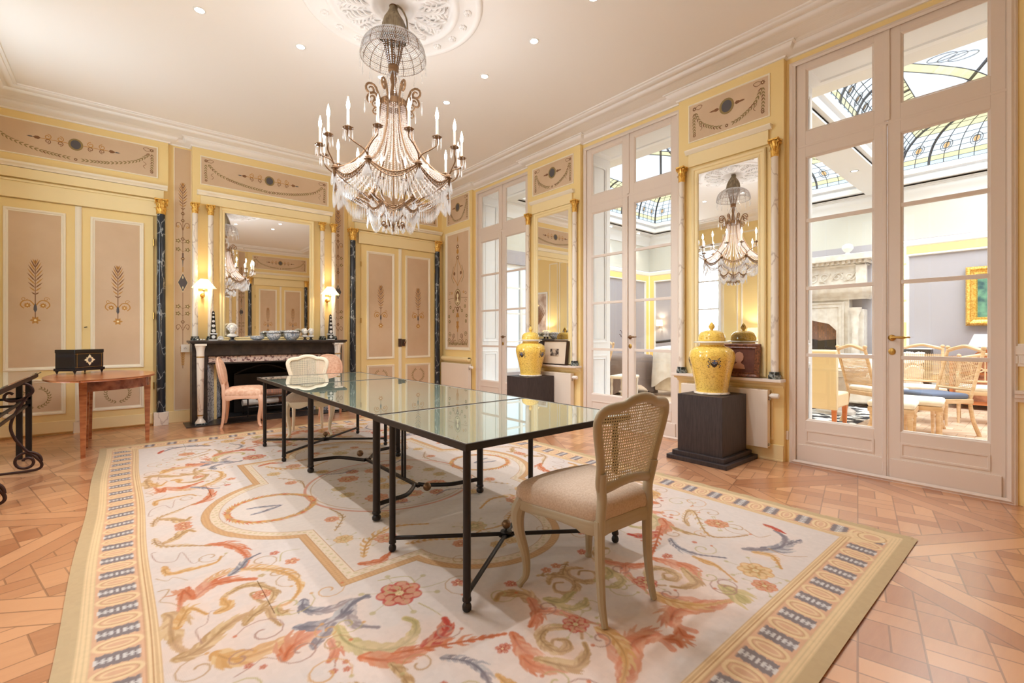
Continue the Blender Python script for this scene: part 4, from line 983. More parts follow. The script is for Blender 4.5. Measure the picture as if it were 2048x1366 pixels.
for i, a in enumerate(NA):
    ca, sa = cos(a), sin(a); T = lambda d, z: (d * ca, d * sa, z)
    m = MB(); m.tube(rib(a), [.0075] * 31, 6)
    m.tube([T(.112, 3.16), T(.125, 3.20), T(.15, 3.26)] + [T(d, z) for d, z in spiral(.195, 3.235, .052, .012, pi * .85, -1.4, 18)], [.009] * 18 + [.006, .005, .005, .004], 8)
    m.tube([T(.135, 3.17)] + [T(d, z) for d, z in spiral(.155, 3.12, .036, .008, pi * .7, -1.3, 12)], .006, 6)
    m.build('scroll_rib', bronze, ch)
    m = MB(); m.ball(T(.474, 2.535), .026, 10, sz=.9); m.lathe([(.030, 0), (.020, .01), (.014, -.03), (.005, -.06)][::-1], 12, T(.478, 2.525)); m.tube(crom([T(.474, 2.53), T(.44, 2.47), T(.33, 2.40), T(.235, 2.36), T(.215, 2.30)], 5), .006, 6); m.build('node_boss', bronze, ch)
    for s_ in (-1, 1):
        b = a + s_ * radians(11.5); e = (.57 * cos(b), .57 * sin(b)); ar = MB()
        ar.tube(crom([T(.478, 2.545), (.505 * cos(a + s_ * .03), .505 * sin(a + s_ * .03), 2.59), (.555 * cos(a + s_ * .13), .555 * sin(a + s_ * .13), 2.63), (e[0], e[1], 2.67), (e[0], e[1], 2.715)], 6), .0055, 7)
        arm = ar.build('candle_arm', bronze, ch)
        m = MB(); pr = [(.004, 2.712), (.02, 2.716), (.034, 2.722), (.038, 2.728), (.034, 2.730), (.012, 2.728), (.011, 2.745), (.009, 2.745)]
        vs = []; n = 16
        for r, z in pr:
            for k in range(n): q = 2 * pi * k / n; rr = r * (1 + (.08 * cos(8 * q) if r > .03 else 0)); vs.append((e[0] + rr * cos(q), e[1] + rr * sin(q), z))
        m.add(vs, [(j * n + k, j * n + (k + 1) % n, (j + 1) * n + (k + 1) % n, (j + 1) * n + k) for j in range(len(pr) - 1) for k in range(n)]); m.build('drip_pan', bronze, arm)
        MB().lathe([(.0095, 2.735), (.0095, 2.855), (.007, 2.858), (.001, 2.858)], 14, (e[0], e[1], 0), cap=False).build('candle_sleeve', wax, arm)
        MB().lathe([(.006, 2.858), (.011, 2.872), (.0135, 2.89), (.011, 2.912), (.005, 2.937), (.001, 2.955)], 12, (e[0], e[1], 0), cap=False).build('flame_bulb', bulbm, arm)
        light('candle_light', 'POINT', (RC[0] + e[0], RC[1] + e[1], 2.90), 1.6, (.90, .95, 1.0), .012)
        pd = MB()
        for k in range(7): q = 2 * pi * k / 7; drop(pd, (e[0] + .034 * cos(q), e[1] + .034 * sin(q), 2.722), .085, .0045)
        pd.build('pan_drops', crystal, arm, smooth=False)
# bell of bead strings
bd = MB(); BP = crom([(.105, 3.14), (.115, 3.02), (.155, 2.86), (.235, 2.70), (.345, 2.585), (.43, 2.53), (.465, 2.51)], 12)
arc = [0]; 
for i in range(1, len(BP)): arc.append(arc[-1] + hypot(BP[i][0] - BP[i - 1][0], BP[i][1] - BP[i - 1][1]))
NS = 46
for k in range(NS):
    a = NA[0] + 2 * pi * (k + .5) / NS; nb = 48
    for q in range(nb):
        s_ = arc[-1] * (q + .5 * (k % 2)) / nb; j = next((i for i in range(1, len(arc)) if arc[i] >= s_), len(arc) - 1); f = (s_ - arc[j - 1]) / max(1e-6, arc[j] - arc[j - 1])
        r = BP[j - 1][0] + f * (BP[j][0] - BP[j - 1][0]); z = BP[j - 1][1] + f * (BP[j][1] - BP[j - 1][1])
        bd.octa((r * cos(a), r * sin(a), z), .0062 + .0055 * q / nb, .008)
tag(bd.build('bell_beads', crystal2, ch, smooth=False), kind='stuff')
def ringband(R, Z, sag, w, n_, name, thick=.0062):
    for i in range(8):
        a0 = NA[i] ; m = MB(); K = 14; top = []; bot = []
        for k in range(K + 1):
            t_ = k / K; a = a0 + radians(45) * t_; s_ = sin(pi * t_); r = R * (1 + .0 * s_) * (cos(radians(22.5)) / cos(radians(45) * (t_ - .5)) * .4 + .6)
            top.append((r * cos(a), r * sin(a), Z - sag * s_)); bot.append((r * 1.01 * cos(a), r * 1.01 * sin(a), Z - sag * s_ - w * (.35 + .65 * s_)))
        m.tube(top, thick, 6); m.tube(bot, thick, 6)
        for k in range(K): m.tube([top[k], bot[k + 1]], thick * .75, 5); m.tube([bot[k], top[k + 1]], thick * .75, 5)
        b = m.build(name, bronze, ch)
        pd = MB(); pn = n_
        for k in range(pn):
            t_ = (k + .5) / pn; a = a0 + radians(45) * t_; s_ = sin(pi * t_); drop(pd, (R * 1.0 * cos(a), R * 1.0 * sin(a), Z - sag * s_ - w * (.35 + .65 * s_)), (.10 + .05 * s_) * (1 if R > .3 else .8), .0055)
            if R > .3: drop(pd, (R * .93 * cos(a), R * .93 * sin(a), Z - .05 - sag * s_ - w * .5), .13, .005)
        for q in (0.02, .98) if R > .3 else (0.0,):
            a = a0 + radians(45) * q; pear(pd, (R * 1.05 * cos(a), R * 1.05 * sin(a), Z - .035), .105 if R > .3 else .06, .055 if R > .3 else .032, a + pi / 2)
        pd.build('crystal_fringe', crystal, b, smooth=False)
ringband(.474, 2.53, .085, .036, 20, 'festoon_band')
ringband(.21, 2.295, .045, .022, 14, 'lower_festoon_band', .0045)
bd = MB()
for k in range(24):
    a = 2 * pi * k / 24
    for q in range(18): t_ = q / 17; r = .45 - .235 * t_; bd.octa((r * cos(a), r * sin(a), 2.44 - .10 * sin(pi * t_ * .5) - .04 * t_), .006, .007)
tag(bd.build('basket_beads', crystal, ch, smooth=False), kind='stuff')
m = MB()
for k in range(6):
    a = NA[0] + 2 * pi * (k + .3) / 6; ca, sa = cos(a), sin(a); T = lambda d, z: (d * ca, d * sa, z)
    m.tube(crom([T(.02, 2.26), T(.045, 2.20), T(.04, 2.155), T(.055, 2.135)], 5) + [T(d, z) for d, z in spiral(.085, 2.155, .024, .008, -pi * .8, 1.2, 12)], .006, 7)
m.ball((0, 0, 2.15), .014, 8, sz=2); m.build('finial_scrolls', bronze, ch)
for k in range(10):
    a = 2 * pi * k / 10; pd = MB(); pear(pd, (.085 * cos(a), .085 * sin(a), 2.14), .05, .026, a); pd.build('finial_drop', crystal, ch)
    pd = MB(); drop(pd, (.12 * cos(a), .12 * sin(a), 2.26), .11, .006); pd.build('prism_drop', crystal, ch, smooth=False)
for k in range(8): a = 2 * pi * k / 8 + .2; pd = MB(); drop(pd, (.235 * cos(a), .235 * sin(a), 3.20), .12, .008); pd.build('scroll_drop', crystal, ch, smooth=False)
RUG_STROKES = [('g',0.022,1,[24,258,32,271,44,274,56,266,64,252,65,237,58,226,51,226]),
('r',0.03,1,[24,257,28,262,33,266,42,263,50,258]),
('r',0.022,1,[24,257,22,266,21,268,19,258,18,249]),
('t',0.014,1,[34,249,38,252,44,254,50,250,54,240,50,232,46,238,45,245,49,244]),
('g',0.025,1,[30,238,35,240,34,249]),
('t',0.03,1,[13,251,15,246,14,235,15,222,19,214]),
('g',0.018,1,[16,235,19,244,22,249,27,239]),
('t',0.03,1,[14,214,18,213,24,216,32,224,40,228,48,227]),
('g',0.04,1,[26,208,32,199,44,197,50,198]),
('r',0.035,1,[46,187,49,192,55,195,62,196]),
('r',0.02,1,[63,188,62,180,58,175]),
('y',0.022,1,[63,224,61,217,65,210,72,208,80,209,87,206]),
('y',0.022,1,[79,206,74,198,74,190,81,182]),
('y',0.026,1,[54,205,63,199,71,200,79,206,87,208]),
('y',0.02,1,[56,186,62,192,68,197]),
('o',0.03,1,[68,194,67,184,71,173,80,166,89,168,94,175,92,181]),
('r',0.03,1,[68,170,75,162,86,158,100,157]),
('R',0.028,1,[89,160,96,160,103,164,105,170]),
('r',0.024,1,[36,318,45,312,50,299,51,283,47,274]),
('t',0.022,1,[18,336,24,340,30,349,34,344]),
('t',0.016,1,[14,348,16,334,28,324,39,315]),
('g',0.014,1,[16,303,17,292,25,290,37,290,41,297]),
('y',0.016,1,[40,270,46,275,51,283,58,287]),
('r',0.02,1,[16,456,29,441,43,438,51,418,47,397,39,390]),
('t',0.018,1,[13,495,14,460,24,450,50,452]),
('t',0.016,1,[14,581,20,548,39,528,57,545,46,586]),
('r',0.016,1,[44,520,61,514,85,506,99,519]),
('y',0.01,1,[61,488,70,503,96,504,106,504]),
('t',0.016,1,[61,526,70,552,85,568,104,542]),
('r',0.02,1,[88,511,98,511,108,507]),
('p',0.006,0,[23,218,22,229,26,232,28,240,31,240]),
('p',0.006,0,[14,325,12,324,14,311,21,306,25,316,28,297,33,301]),
('t',0.006,0,[13,416,18,404,27,396,35,398,31,415]),
('t',0.008,0,[12,275,16,274,14,268,12,264,16,259,20,250]),
('t',0.006,0,[12,290,16,284,19,286,24,278]),
('o',0.008,0,[64,270,68,280,77,278]),
('t',0.02,1,[38,220,43,226,48,227,48,218,50,210]),
('p',0.006,0,[30,189,36,191,40,193,44,189]),
('p',0.006,0,[59,171,60,174,59,178]),
('o',0.008,0,[96,217,109,211,109,198,122,195]),
('o',0.008,0,[102,187,104,179,105,172]),
('t',0.016,1,[52,225,52,219,55,219]),
('r',0.026,1,[121,144,118,136,118,131,118,129]),
('r',0.03,1,[115,131,115,125,118,120,123,115]),
('t',0.016,1,[125,116,131,115,134,117]),
('t',0.014,1,[128,136,125,130,127,124,132,124,134,127,131,130,128,128]),
('t',0.014,1,[126,135,132,137,139,133,143,127,140,123]),
('t',0.026,1,[140,147,142,152,144,160,140,166,135,169,130,166]),
('r',0.02,1,[140,147,134,144,130,142]),
('r',0.014,1,[140,147,146,140,149,131,153,124]),
('r',0.04,1,[134,98,141,102,148,110,152,119,152,122]),
('r',0.03,1,[136,98,153,107,160,107,164,103,162,96]),
('r',0.032,1,[166,105,156,109,147,106,134,99,125,95]),
('g',0.024,1,[150,124,150,115,143,104,127,96]),
('r',0.02,1,[165,102,168,98,166,95]),
('t',0.014,1,[158,160,164,164,169,160,168,152,161,149,157,154,161,159,165,157]),
('t',0.012,1,[135,136,131,136,127,133,127,125,132,122,135,126,132,129]),
('t',0.022,1,[118,127,123,118,127,114,135,116,139,121]),
('t',0.016,1,[159,170,169,164,172,158,169,153]),
('y',0.018,1,[91,150,98,141,98,130,90,117]),
('g',0.016,1,[102,130,102,122,103,115,111,102]),
('o',0.045,1,[120,105,121,99,124,92]),
('r',0.022,1,[143,158,138,148,129,142]),
('r',0.016,1,[138,148,146,142]),
('r',0.02,1,[78,164,103,152,119,145]),
('o',0.02,1,[148,150,151,140,159,138,163,141]),
('o',0.024,1,[148,153,152,146,163,148]),
('t',0.016,1,[66,152,59,159,44,165,42,161,68,139,64,129,51,122]),
('y',0.03,1,[72,116,64,108,52,103,38,106,31,114]),
('y',0.016,1,[47,102,33,99]),
('R',0.014,1,[26,123,28,115,31,108]),
('g',0.018,1,[72,111,68,102,80,93]),
('t',0.014,1,[75,160,76,150,73,137]),
('t',0.008,0,[44,127,49,117,40,113]),
('t',0.008,0,[60,107,62,97,54,89])]
RUG_FLOWERS = [('R',0.11,0.99,2.0),('R',0.028,0.64,2.82),('r',0.05,0.29,3.56),('r',0.045,0.49,2.41),('R',0.018,0.35,1.92),('R',0.015,0.39,1.88),('R',0.014,0.63,1.71),('R',0.016,0.58,1.69),('R',0.016,0.62,1.67),('o',0.02,0.53,2.6),('r',0.04,0.69,2.66),('R',0.035,1.25,1.9),('R',0.03,1.44,1.73),('R',0.028,1.45,1.72),('R',0.03,1.43,1.3),('R',0.022,1.14,1.39),('R',0.016,0.85,1.38),('R',0.06,1.45,1.31),('R',0.03,1.12,1.39),('r',0.03,1.67,1.71),('r',0.07,0.49,1.43),('r',0.07,0.48,1.42),('g',0.09,0.92,1.01),('r',0.06,1.04,0.92),('R',0.016,0.85,1.38),('r',0.06,0.43,5.58)]
# ------------------------------------------------------------------ the rug: woven pattern painted into a fine grid, mirrored in both directions
RX0, RX1, RY0, RY1 = -.21, 3.62, .54, 6.64
def weave():
    ss = .0025; hx, hy = (RX1 - RX0) / 2, (RY1 - RY0) / 2; nx, ny = int(hx / ss), int(hy / ss)
    A = np.zeros((ny, nx, 3), np.float32); A[:] = [lin(v) for v in (205, 190, 181)]
    xs = RX0 + (np.arange(nx) + .5) * ss; ys = RY0 + (np.arange(ny) + .5) * ss
    col = {k: np.array([lin(q) for q in v], np.float32) for k, v in dict(g=(196, 146, 88), t=(174, 136, 92), r=(192, 106, 66), R=(178, 64, 48), y=(122, 114, 120), p=(160, 120, 104), o=(176, 158, 108), k=(240, 205, 185), c=(205, 190, 181), d=(176, 132, 92), l=(218, 188, 146), b=(206, 162, 130), h=(186, 160, 122), w=(206, 198, 192), D=(116, 108, 110)).items()}
    def box(x, y, r):
        i0, i1 = max(0, int((x - r - RX0) / ss)), min(nx, int((x + r - RX0) / ss) + 2); j0, j1 = max(0, int((y - r - RY0) / ss)), min(ny, int((y + r - RY0) / ss) + 2)
        return i0, i1, j0, j1
    def disc(x, y, r, c, a=1.0):
        i0, i1, j0, j1 = box(x, y, r)
        if i0 >= i1 or j0 >= j1: return
        m = np.clip((r - np.hypot(xs[None, i0:i1] - x, ys[j0:j1, None] - y)) / ss + .5, 0, 1)[..., None] * a
        A[j0:j1, i0:i1] = A[j0:j1, i0:i1] * (1 - m) + c * m
    def stroke(P, w0, w1, c, a=1.0):
        for i in range(len(P) - 1):
            (x0, y0), (x1, y1) = P[i][:2], P[i + 1][:2]; n = max(1, int(hypot(x1 - x0, y1 - y0) / (ss * 1.2)))
            for k in range(n):
                t = (i + k / n) / (len(P) - 1); r = w0 + (w1 - w0) * t
                disc(x0 + (x1 - x0) * k / n, y0 + (y1 - y0) * k / n, max(r, .0022), c, a)
    rnd = random.Random(3)
    # rug-wide soft washes
    # cartouche in the middle
    CX, CY = (RX0 + RX1) / 2, (RY0 + RY1) / 2
    XX, YY = np.meshgrid(xs, ys)
    dx, dy = np.abs(XX - CX), np.abs(YY - CY)
    rect = np.maximum(dx - .905, dy - 1.36)
    lob1 = np.hypot(dx - .60, dy) - .72; lob2 = np.hypot(dx, dy - 1.22) - .52
    sd = np.minimum(np.minimum(rect, lob1), lob2)
    def band(lo, hi, c, a=1.0):
        m = (np.clip((sd - lo) / ss + .5, 0, 1) * np.clip((hi - sd) / ss + .5, 0, 1))[..., None] * a; A[:] = A * (1 - m) + col[c] * m
    ang = (XX + YY * .9) * 0
    band(-3, -.0, 'c'); m = (sd < -.02)[..., None] * .25; A[:] = A * (1 - m) + np.array([lin(v) for v in (212, 192, 170)], np.float32) * m
    band(-.045, 0, 'g', .85); band(-.005, .0, 't'); band(-.05, -.045, 'd'); band(-.10, -.05, 'l', .5); band(-.105, -.10, 'd', .9)
    rope = np.sin((XX * 1.0 + YY * 1.0) * 150) * np.sin((XX - YY) * 150) > .15
    m = (rope & (sd > -.045) & (sd < 0))[..., None] * .55; A[:] = A * (1 - m) + col['d'] * m
    m = ((np.sin(XX * 120) * np.sin(YY * 120) > .3) & (sd > -.095) & (sd < -.055))[..., None] * .5; A[:] = A * (1 - m) + col['o'] * m
    # inner roundel with flowers
    rr = np.hypot(XX - CX, YY - CY)
    for r_, w_, c in ((.66, .012, 'r'), (.62, .006, 't')):
        m = np.clip((w_ - np.abs(rr - r_)) / ss, 0, 1)[..., None] * .7; A[:] = A * (1 - m) + col[c] * m
    def acan(P, w, c, leaf):
        """acanthus stroke: tapering stem with serrated leaflets along both sides"""
        Q = crom([(p[0], p[1], 0) for p in P], 10); Q = [(q[0], q[1]) for q in Q]; n = len(Q)
        if leaf:
            for i in range(0, n, 3): disc(Q[i][0], Q[i][1], w * 3.4 * sin(pi * min(1, .2 + .8 * i / n)) + .01, col['k'] * (.86, .80, .72) if c in 'gt' else col['k'] * .88, .03)
            for side in (1, -1):
                step = 1 if w < .02 else 2
                for i in range(1, n - 1, step):
                    t = i / n; ax, ay = Q[i + 1][0] - Q[i - 1][0], Q[i + 1][1] - Q[i - 1][1]; a = atan2(ay, ax) + side * (1.0 - .35 * t)
                    l = w * (2.7 if side > 0 else 1.7) * sin(pi * min(1, .15 + t)) * rnd.uniform(.6, 1.25)
                    x, y = Q[i]; b = a - side * .75
                    cc = col[c] * rnd.uniform(.92, 1.0) * 1.0; q_ = rnd.choice((0, .15, .35, .55)); cc = cc * (1 - q_) + (col['l'] if c in 'gto' else col['b'] if c in 'rR' else col['w']) * q_
                    pts = [(x, y), (x + l * .5 * cos(a), y + l * .5 * sin(a)), (x + l * .5 * cos(a) + l * .5 * cos(b), y + l * .5 * sin(a) + l * .5 * sin(b))]
                    stroke(pts, w * .40, .002, cc, .85)
            stroke(Q, w * .16, w * .28, col[c], .95)
            dk = col[c] * .72; stroke(Q[int(n * .1):], .0035, .0015, dk, .9)
        else: stroke(Q, w * .5, w * .3, col[c], .8)
    def flower(x, y, r, c):
        n = 7 if r > .04 else 5
        for ring_ in (1.0, .62):
            for k in range(n):
                a = 2 * pi * k / n + ring_; px, py = x + r * .62 * ring_ * cos(a), y + r * .62 * ring_ * sin(a)
                disc(px, py, r * .36 * (.5 + .5 * ring_), col[c] * (.8 if ring_ < 1 else 1), .9); disc(px + r * .1 * cos(a), py + r * .1 * sin(a), r * .2, col['b'] if c != 'g' else col['l'], .6)
        disc(x, y, r * .18, col['l'], .9); 
        if r > .05:
            for k in range(6): a = k * 1.05 + .4; stroke([(x, y), (x + r * 1.6 * cos(a), y + r * 1.6 * sin(a))], .002, .002, col['o'], .7); disc(x + r * 1.6 * cos(a), y + r * 1.6 * sin(a), r * .13, col['o'], .7)
    for c, w, leaf, f in RUG_STROKES:
        P = [(f[i] / 100, f[i + 1] / 100) for i in range(0, len(f), 2)]; acan(P, w * (1.35 if leaf else 1), c, leaf)
    for c, r, x, y in RUG_FLOWERS: flower(x, y, r, c)
    # extra tendrils so that no part of the field stays bare
    for k in range(46):
        x, y = rnd.uniform(.15, 1.65), rnd.uniform(.9, 3.55)
        if hypot(x - 1.1, y - 3.59) < .75 or (x > .8 and y > 2.2): continue
        r = rnd.uniform(.05, .11); a0 = rnd.uniform(0, 6.3); sg = rnd.choice((-1, 1)); P = [(x + (r * (1 - i / 16)) * cos(a0 + sg * i * .55), y + (r * (1 - i / 16)) * sin(a0 + sg * i * .55)) for i in range(15)]
        stroke(P, .003, .005, col[rnd.choice('topgt')], .55); disc(P[0][0], P[0][1], .009, col[rnd.choice('orgr')], .8)
    # left lobe wreath and the bouquets inside the cartouche
    wx, wy = .80, CY
    for k in range(60):
        a = 2 * pi * k / 60; r = .27
        for q in (.5, -.5, 0): 
            b = a + pi / 2 + q; x, y = wx + r * cos(a), wy + r * sin(a); stroke([(x, y), (x + .07 * cos(b) * rnd.uniform(.6, 1), y + .07 * sin(b))], .011, .001, col[rnd.choice('gtgdr')], .75)
    acan([(wx - .15, wy - .07), (wx - .05, wy - .05), (wx + .06, wy), (wx + .16, wy + .10)], .016, 'y', 1); flower(wx + .02, wy + .05, .05, 'o')
    for x, y, r, c in ((1.45, 3.30, .09, 'r'), (1.62, 3.50, .08, 'g'), (1.3, 3.5, .06, 'o'), (1.55, 3.12, .06, 'R'), (1.70, 3.2, .07, 'r'), (1.35, 2.95, .06, 'g'), (1.2, 2.6, .07, 'r'), (1.7, 2.4, .08, 'o'), (1.5, 2.25, .05, 'r'), (1.66, 2.1, .05, 'g'), (1.05, 3.1, .05, 'r'), (1.0, 2.75, .06, 'g')): flower(x, y, r, c)
    acan([(1.0, 2.45), (1.1, 2.62), (1.3, 2.72), (1.5, 2.62)], .03, 'g', 1); acan([(1.0, 2.9), (1.12, 3.1), (1.1, 3.3)], .02, 't', 1); acan([(1.25, 2.45), (1.4, 2.4), (1.55, 2.3), (1.7, 2.32)], .022, 'g', 1)
    acan([(.95, 2.4), (1.05, 2.35), (1.15, 2.42)], .03, 'r', 1); acan([(1.3, 3.0), (1.45, 3.1), (1.6, 3.05)], .014, 'y', 1)
    # border: bands measured inward from the edge
    e = np.minimum(XX - RX0, YY - RY0)
    inx = (XX - RX0) < (YY - RY0)
    def bd(lo, hi, c, a=1.0):
        m = ((e >= lo) & (e < hi))[..., None] * a; A[:] = A * (1 - m) + col[c] * m
    bd(0, .316, 'c'); bd(0, .058, 'h'); bd(.058, .105, 'l')
    for q in (.058, .072, .087, .102): bd(q, q + .004, 'h')
    bd(.105, .268, 'b'); bd(.268, .316, 'l')
    for q in (.268, .285, .298, .312): bd(q, q + .004, 'd')
    s_ = np.where(inx, YY - CY, XX - CX)            # distance along the border from its middle
    per = .2; k_ = (s_ + .1) / per; fr = (k_ - np.floor(k_) - .5) * per; c0 = e - .186
    jag = .012 * (np.abs(((e * 60) % 2) - 1)) + .008 * np.abs(((e * 143) % 2) - 1)
    dark = (np.abs(fr + c0 * .12) > .050 + jag * .7) & (np.abs(c0) < .066)
    m = dark[..., None] * .92; A[:] = A * (1 - m) + col['D'] * m
    wh = (np.abs(fr + c0 * .12) > .080 + .016 * (((c0 * 47 + .3) % 1) > .5) + jag * .3) & (np.abs(c0) < .07); m = wh[..., None] * .9; A[:] = A * (1 - m) + col['w'] * m
    for a_, b_, c in ((.082, .056, 'b'), (.079, .051, 'l'), (.064, .034, 'd'), (.060, .031, 'b'), (.050, .022, 'l'), (.040, .014, 'b')):
        m = (np.clip((1 - np.hypot(c0 / a_, (fr + c0 * .12) / b_)) * min(a_, b_) / ss + .5, 0, 1))[..., None]; A[:] = A * (1 - m) + col[c] * m
    corner = (np.abs((XX - RX0) - (YY - RY0)) < .10) & (e > .105) & (e < .268)
    m = corner[..., None] * .8; A[:] = A * (1 - m) + col['l'] * m
    cc_ = np.hypot(XX - RX0 - .186, YY - RY0 - .186)
    for r_, c in ((.07, 'd'), (.064, 'l'), (.04, 'b')):
        m = np.clip((r_ - cc_) / ss + .5, 0, 1)[..., None]; A[:] = A * (1 - m) + col[c] * m
    # weave irregularity
    g = np.random.RandomState(2); nz = g.rand(ny // 8 + 2, nx // 8 + 2).astype(np.float32); nz = np.kron(nz, np.ones((8, 8), np.float32))[:ny, :nx]
    A *= (.975 + .05 * nz)[..., None]
    A = A[:ny // 2 * 2, :nx // 2 * 2]; A = (A[0::2, 0::2] + A[1::2, 0::2] + A[0::2, 1::2] + A[1::2, 1::2]) / 4
    A = np.concatenate([A, A[:, ::-1]], 1); A = np.concatenate([A, A[::-1]], 0); return A
def make_rug():
    A = weave(); ny, nx = A.shape[:2]
    xs = np.linspace(RX0, RX1, nx); ys = np.linspace(RY0, RY1, ny); XX, YY = np.meshgrid(xs, ys)
    de = np.minimum(RX1 - XX, 9); z = .008 + .004 * np.exp(-((RX1 - XX) / .05) ** 2) * (np.sin(YY * 34) > .2) * .8
    z = z + .002 * np.sin(XX * 3.1 + 1) * np.sin(YY * 2.3)
    xj = XX + .006 * np.sin(YY * 3.3) * (XX < .5) ; 
    co = np.stack([xj, YY, z], -1).reshape(-1, 3).astype(np.float32)
    i = np.arange(nx * ny).reshape(ny, nx); q = np.stack([i[:-1, :-1], i[:-1, 1:], i[1:, 1:], i[1:, :-1]], -1).reshape(-1, 4)
    me = bpy.data.meshes.new('area_rug'); me.vertices.add(len(co)); me.vertices.foreach_set('co', co.ravel())
    me.loops.add(q.size); me.loops.foreach_set('vertex_index', q.ravel().astype(np.int32)); me.polygons.add(len(q)); me.polygons.foreach_set('loop_start', np.arange(0, q.size, 4, dtype=np.int32)); me.polygons.foreach_set('loop_total', np.full(len(q), 4, np.int32))
    me.update(calc_edges=True)
    ca = me.color_attributes.new('weave', 'FLOAT_COLOR', 'POINT'); c4 = np.ones((ny * nx, 4), np.float32); c4[:, :3] = A.reshape(-1, 3); ca.data.foreach_set('color', c4.ravel())
    m = pm('aubusson_wool', rgb(236, 220, 200), .92); b = m.node_tree.nodes['Principled BSDF']
    at = N(m, 'ShaderNodeAttribute', attribute_name='weave'); L(m, at.outputs['Color'], b.inputs['Base Color'])
    wv = N(m, 'ShaderNodeTexWave', i_Scale=160.0, i_Distortion=1.0); L(m, objco(m), wv.inputs[0]); bp = N(m, 'ShaderNodeBump', i_Strength=.15, i_Distance=.002); L(m, wv.outputs[0], bp.inputs['Height']); L(m, bp.outputs[0], b.inputs['Normal'])
    me.materials.append(m); me.polygons.foreach_set('use_smooth', [True] * len(q))
    o = bpy.data.objects.new('area_rug', me); C.objects.link(o)
    return tag(o, 'large cream flat-woven rug with acanthus scrolls and lozenge border under the glass tables', 'rug')
make_rug()
# ------------------------------------------------------------------ glass dining tables on dark metal frames
def foot(m, x, y, r=.019):
    m.lathe([(r * .8, .0), (r * 1.15, .008), (r * 1.2, .022), (r * .95, .034), (r * .7, .040), (r * 1.15, .046), (r * 1.15, .056), (r, .062)], 18, (x, y, .012))
def table_top(t, x0, x1, y0, y1, th=.032):
    m = MB(); e = .012
    m.rsweep(x0, x1, y0, y1, [(.03, .75 - th), (0, .75 - th), (0, .750), (e, .750), (e, .744), (.03, .744), (.03, .75 - th)], plane='xy'); m.build('table_frame', iron, t, smooth=False)
    m = MB().box(x0 + e, x1 - e, y0 + e, y1 - e, .738, .7475); m.build('glass_top', MATS['table_glass'], t, smooth=False)
    m = MB(); m.rsweep(x0 + e, x1 - e, y0 + e, y1 - e, [(0, .7478), (.007, .7478)], plane='xy'); m.build('frosted_edge', cream, t, smooth=False)
tg = pm('table_glass', rgb(150, 164, 146), .02); tg.node_tree.nodes['Principled BSDF'].inputs['Specular IOR Level'].default_value = .5
tg.node_tree.nodes['Principled BSDF'].inputs['Coat Weight'].default_value = 1.0; tg.node_tree.nodes['Principled BSDF'].inputs['Coat Roughness'].default_value = .0
tg.node_tree.nodes['Principled BSDF'].inputs['Coat IOR'].default_value = 1.7
def rnd_leg(t, x, y, r, zt=.72, z0=.07):
    m = MB(); m.lathe([(r, z0), (r, zt)], 20, (x, y, 0)); foot(m, x, y, r); m.build('leg', iron, t)
def end_table(label, x0, x1, y0, y1, lx, ly):
    t = thing('dining_table', label, 'table', (0, 0, 0)); table_top(t, x0, x1, y0, y1)
    for x in lx:
        for y in ly: rnd_leg(t, x, y, .0175)
    cx_, cy_ = sum(lx) / 2, sum(ly) / 2; z = .085; m = MB()
    for a, b in (((lx[0], ly[0]), (lx[1], ly[1])), ((lx[0], ly[1]), (lx[1], ly[0]))):
        m.tube([(a[0], a[1], z), (b[0], b[1], z)], .0115, 12)
    m.build('cross_stretcher', iron, t)
    m = MB(); m.box(cx_ - .035, cx_ + .035, cy_ - .025, cy_ + .025, z - .016, z - .010); m.lathe([(.032, z + .010), (.034, z + .014), (.032, z + .018), (.010, z + .020), (.006, z + .024), (.006, z + .034)], 20, (cx_, cy_, 0)); m.build('centre_plate', iron, t)
    MB().ball((cx_, cy_, z + .055), .025, 16).build('ball_finial', bronze, t)
end_table('near glass-topped dining table beside the large cane chair', 1.13, 2.33, 1.655, 2.618, (1.150, 2.200), (1.675, 2.41))
end_table('far glass-topped dining table nearest the fireplace', 1.15, 2.34, 4.785, 5.88, (1.172, 2.21), (4.805, 5.60))
t = thing('dining_table', 'long middle glass-topped dining table with thicker legs', 'table'); table_top(t, 1.14, 2.335, 2.622, 4.781)
for x in (1.262, 2.10):
    for y in (2.88, 4.275): rnd_leg(t, x, y, .024)
for y, s_ in ((2.88, 1), (4.275, -1)):
    m = MB(); y1 = y + s_ * .24
    for x in (1.262, 2.10):
        d = 1 if x < 1.6 else -1; m.tube(crom([(x, y, .115), (x + d * .12, y + s_ * .02, .115), (x + d * .24, y + s_ * .05, .112), (1.68 - d * .06, y + s_ * .18, .10), (1.68 - d * .02, y1, .10)], 5), .015, 12)
    m.build('forked_stretcher', iron, t); MB().ball((1.68, y + s_ * .075, .125), .030, 16).build('ball_finial', bronze, t)
MB().box(1.668, 1.692, 3.08, 4.07, .088, .108).build('centre_beam', iron, t, smooth=False)
for x, y in ((1.68, 3.30), (1.68, 3.345), (1.68, 3.87), (1.68, 3.825)): MB().lathe([(.0095, .10), (.0095, .72)], 14, (x, y, 0)).build('slim_post', iron, t)

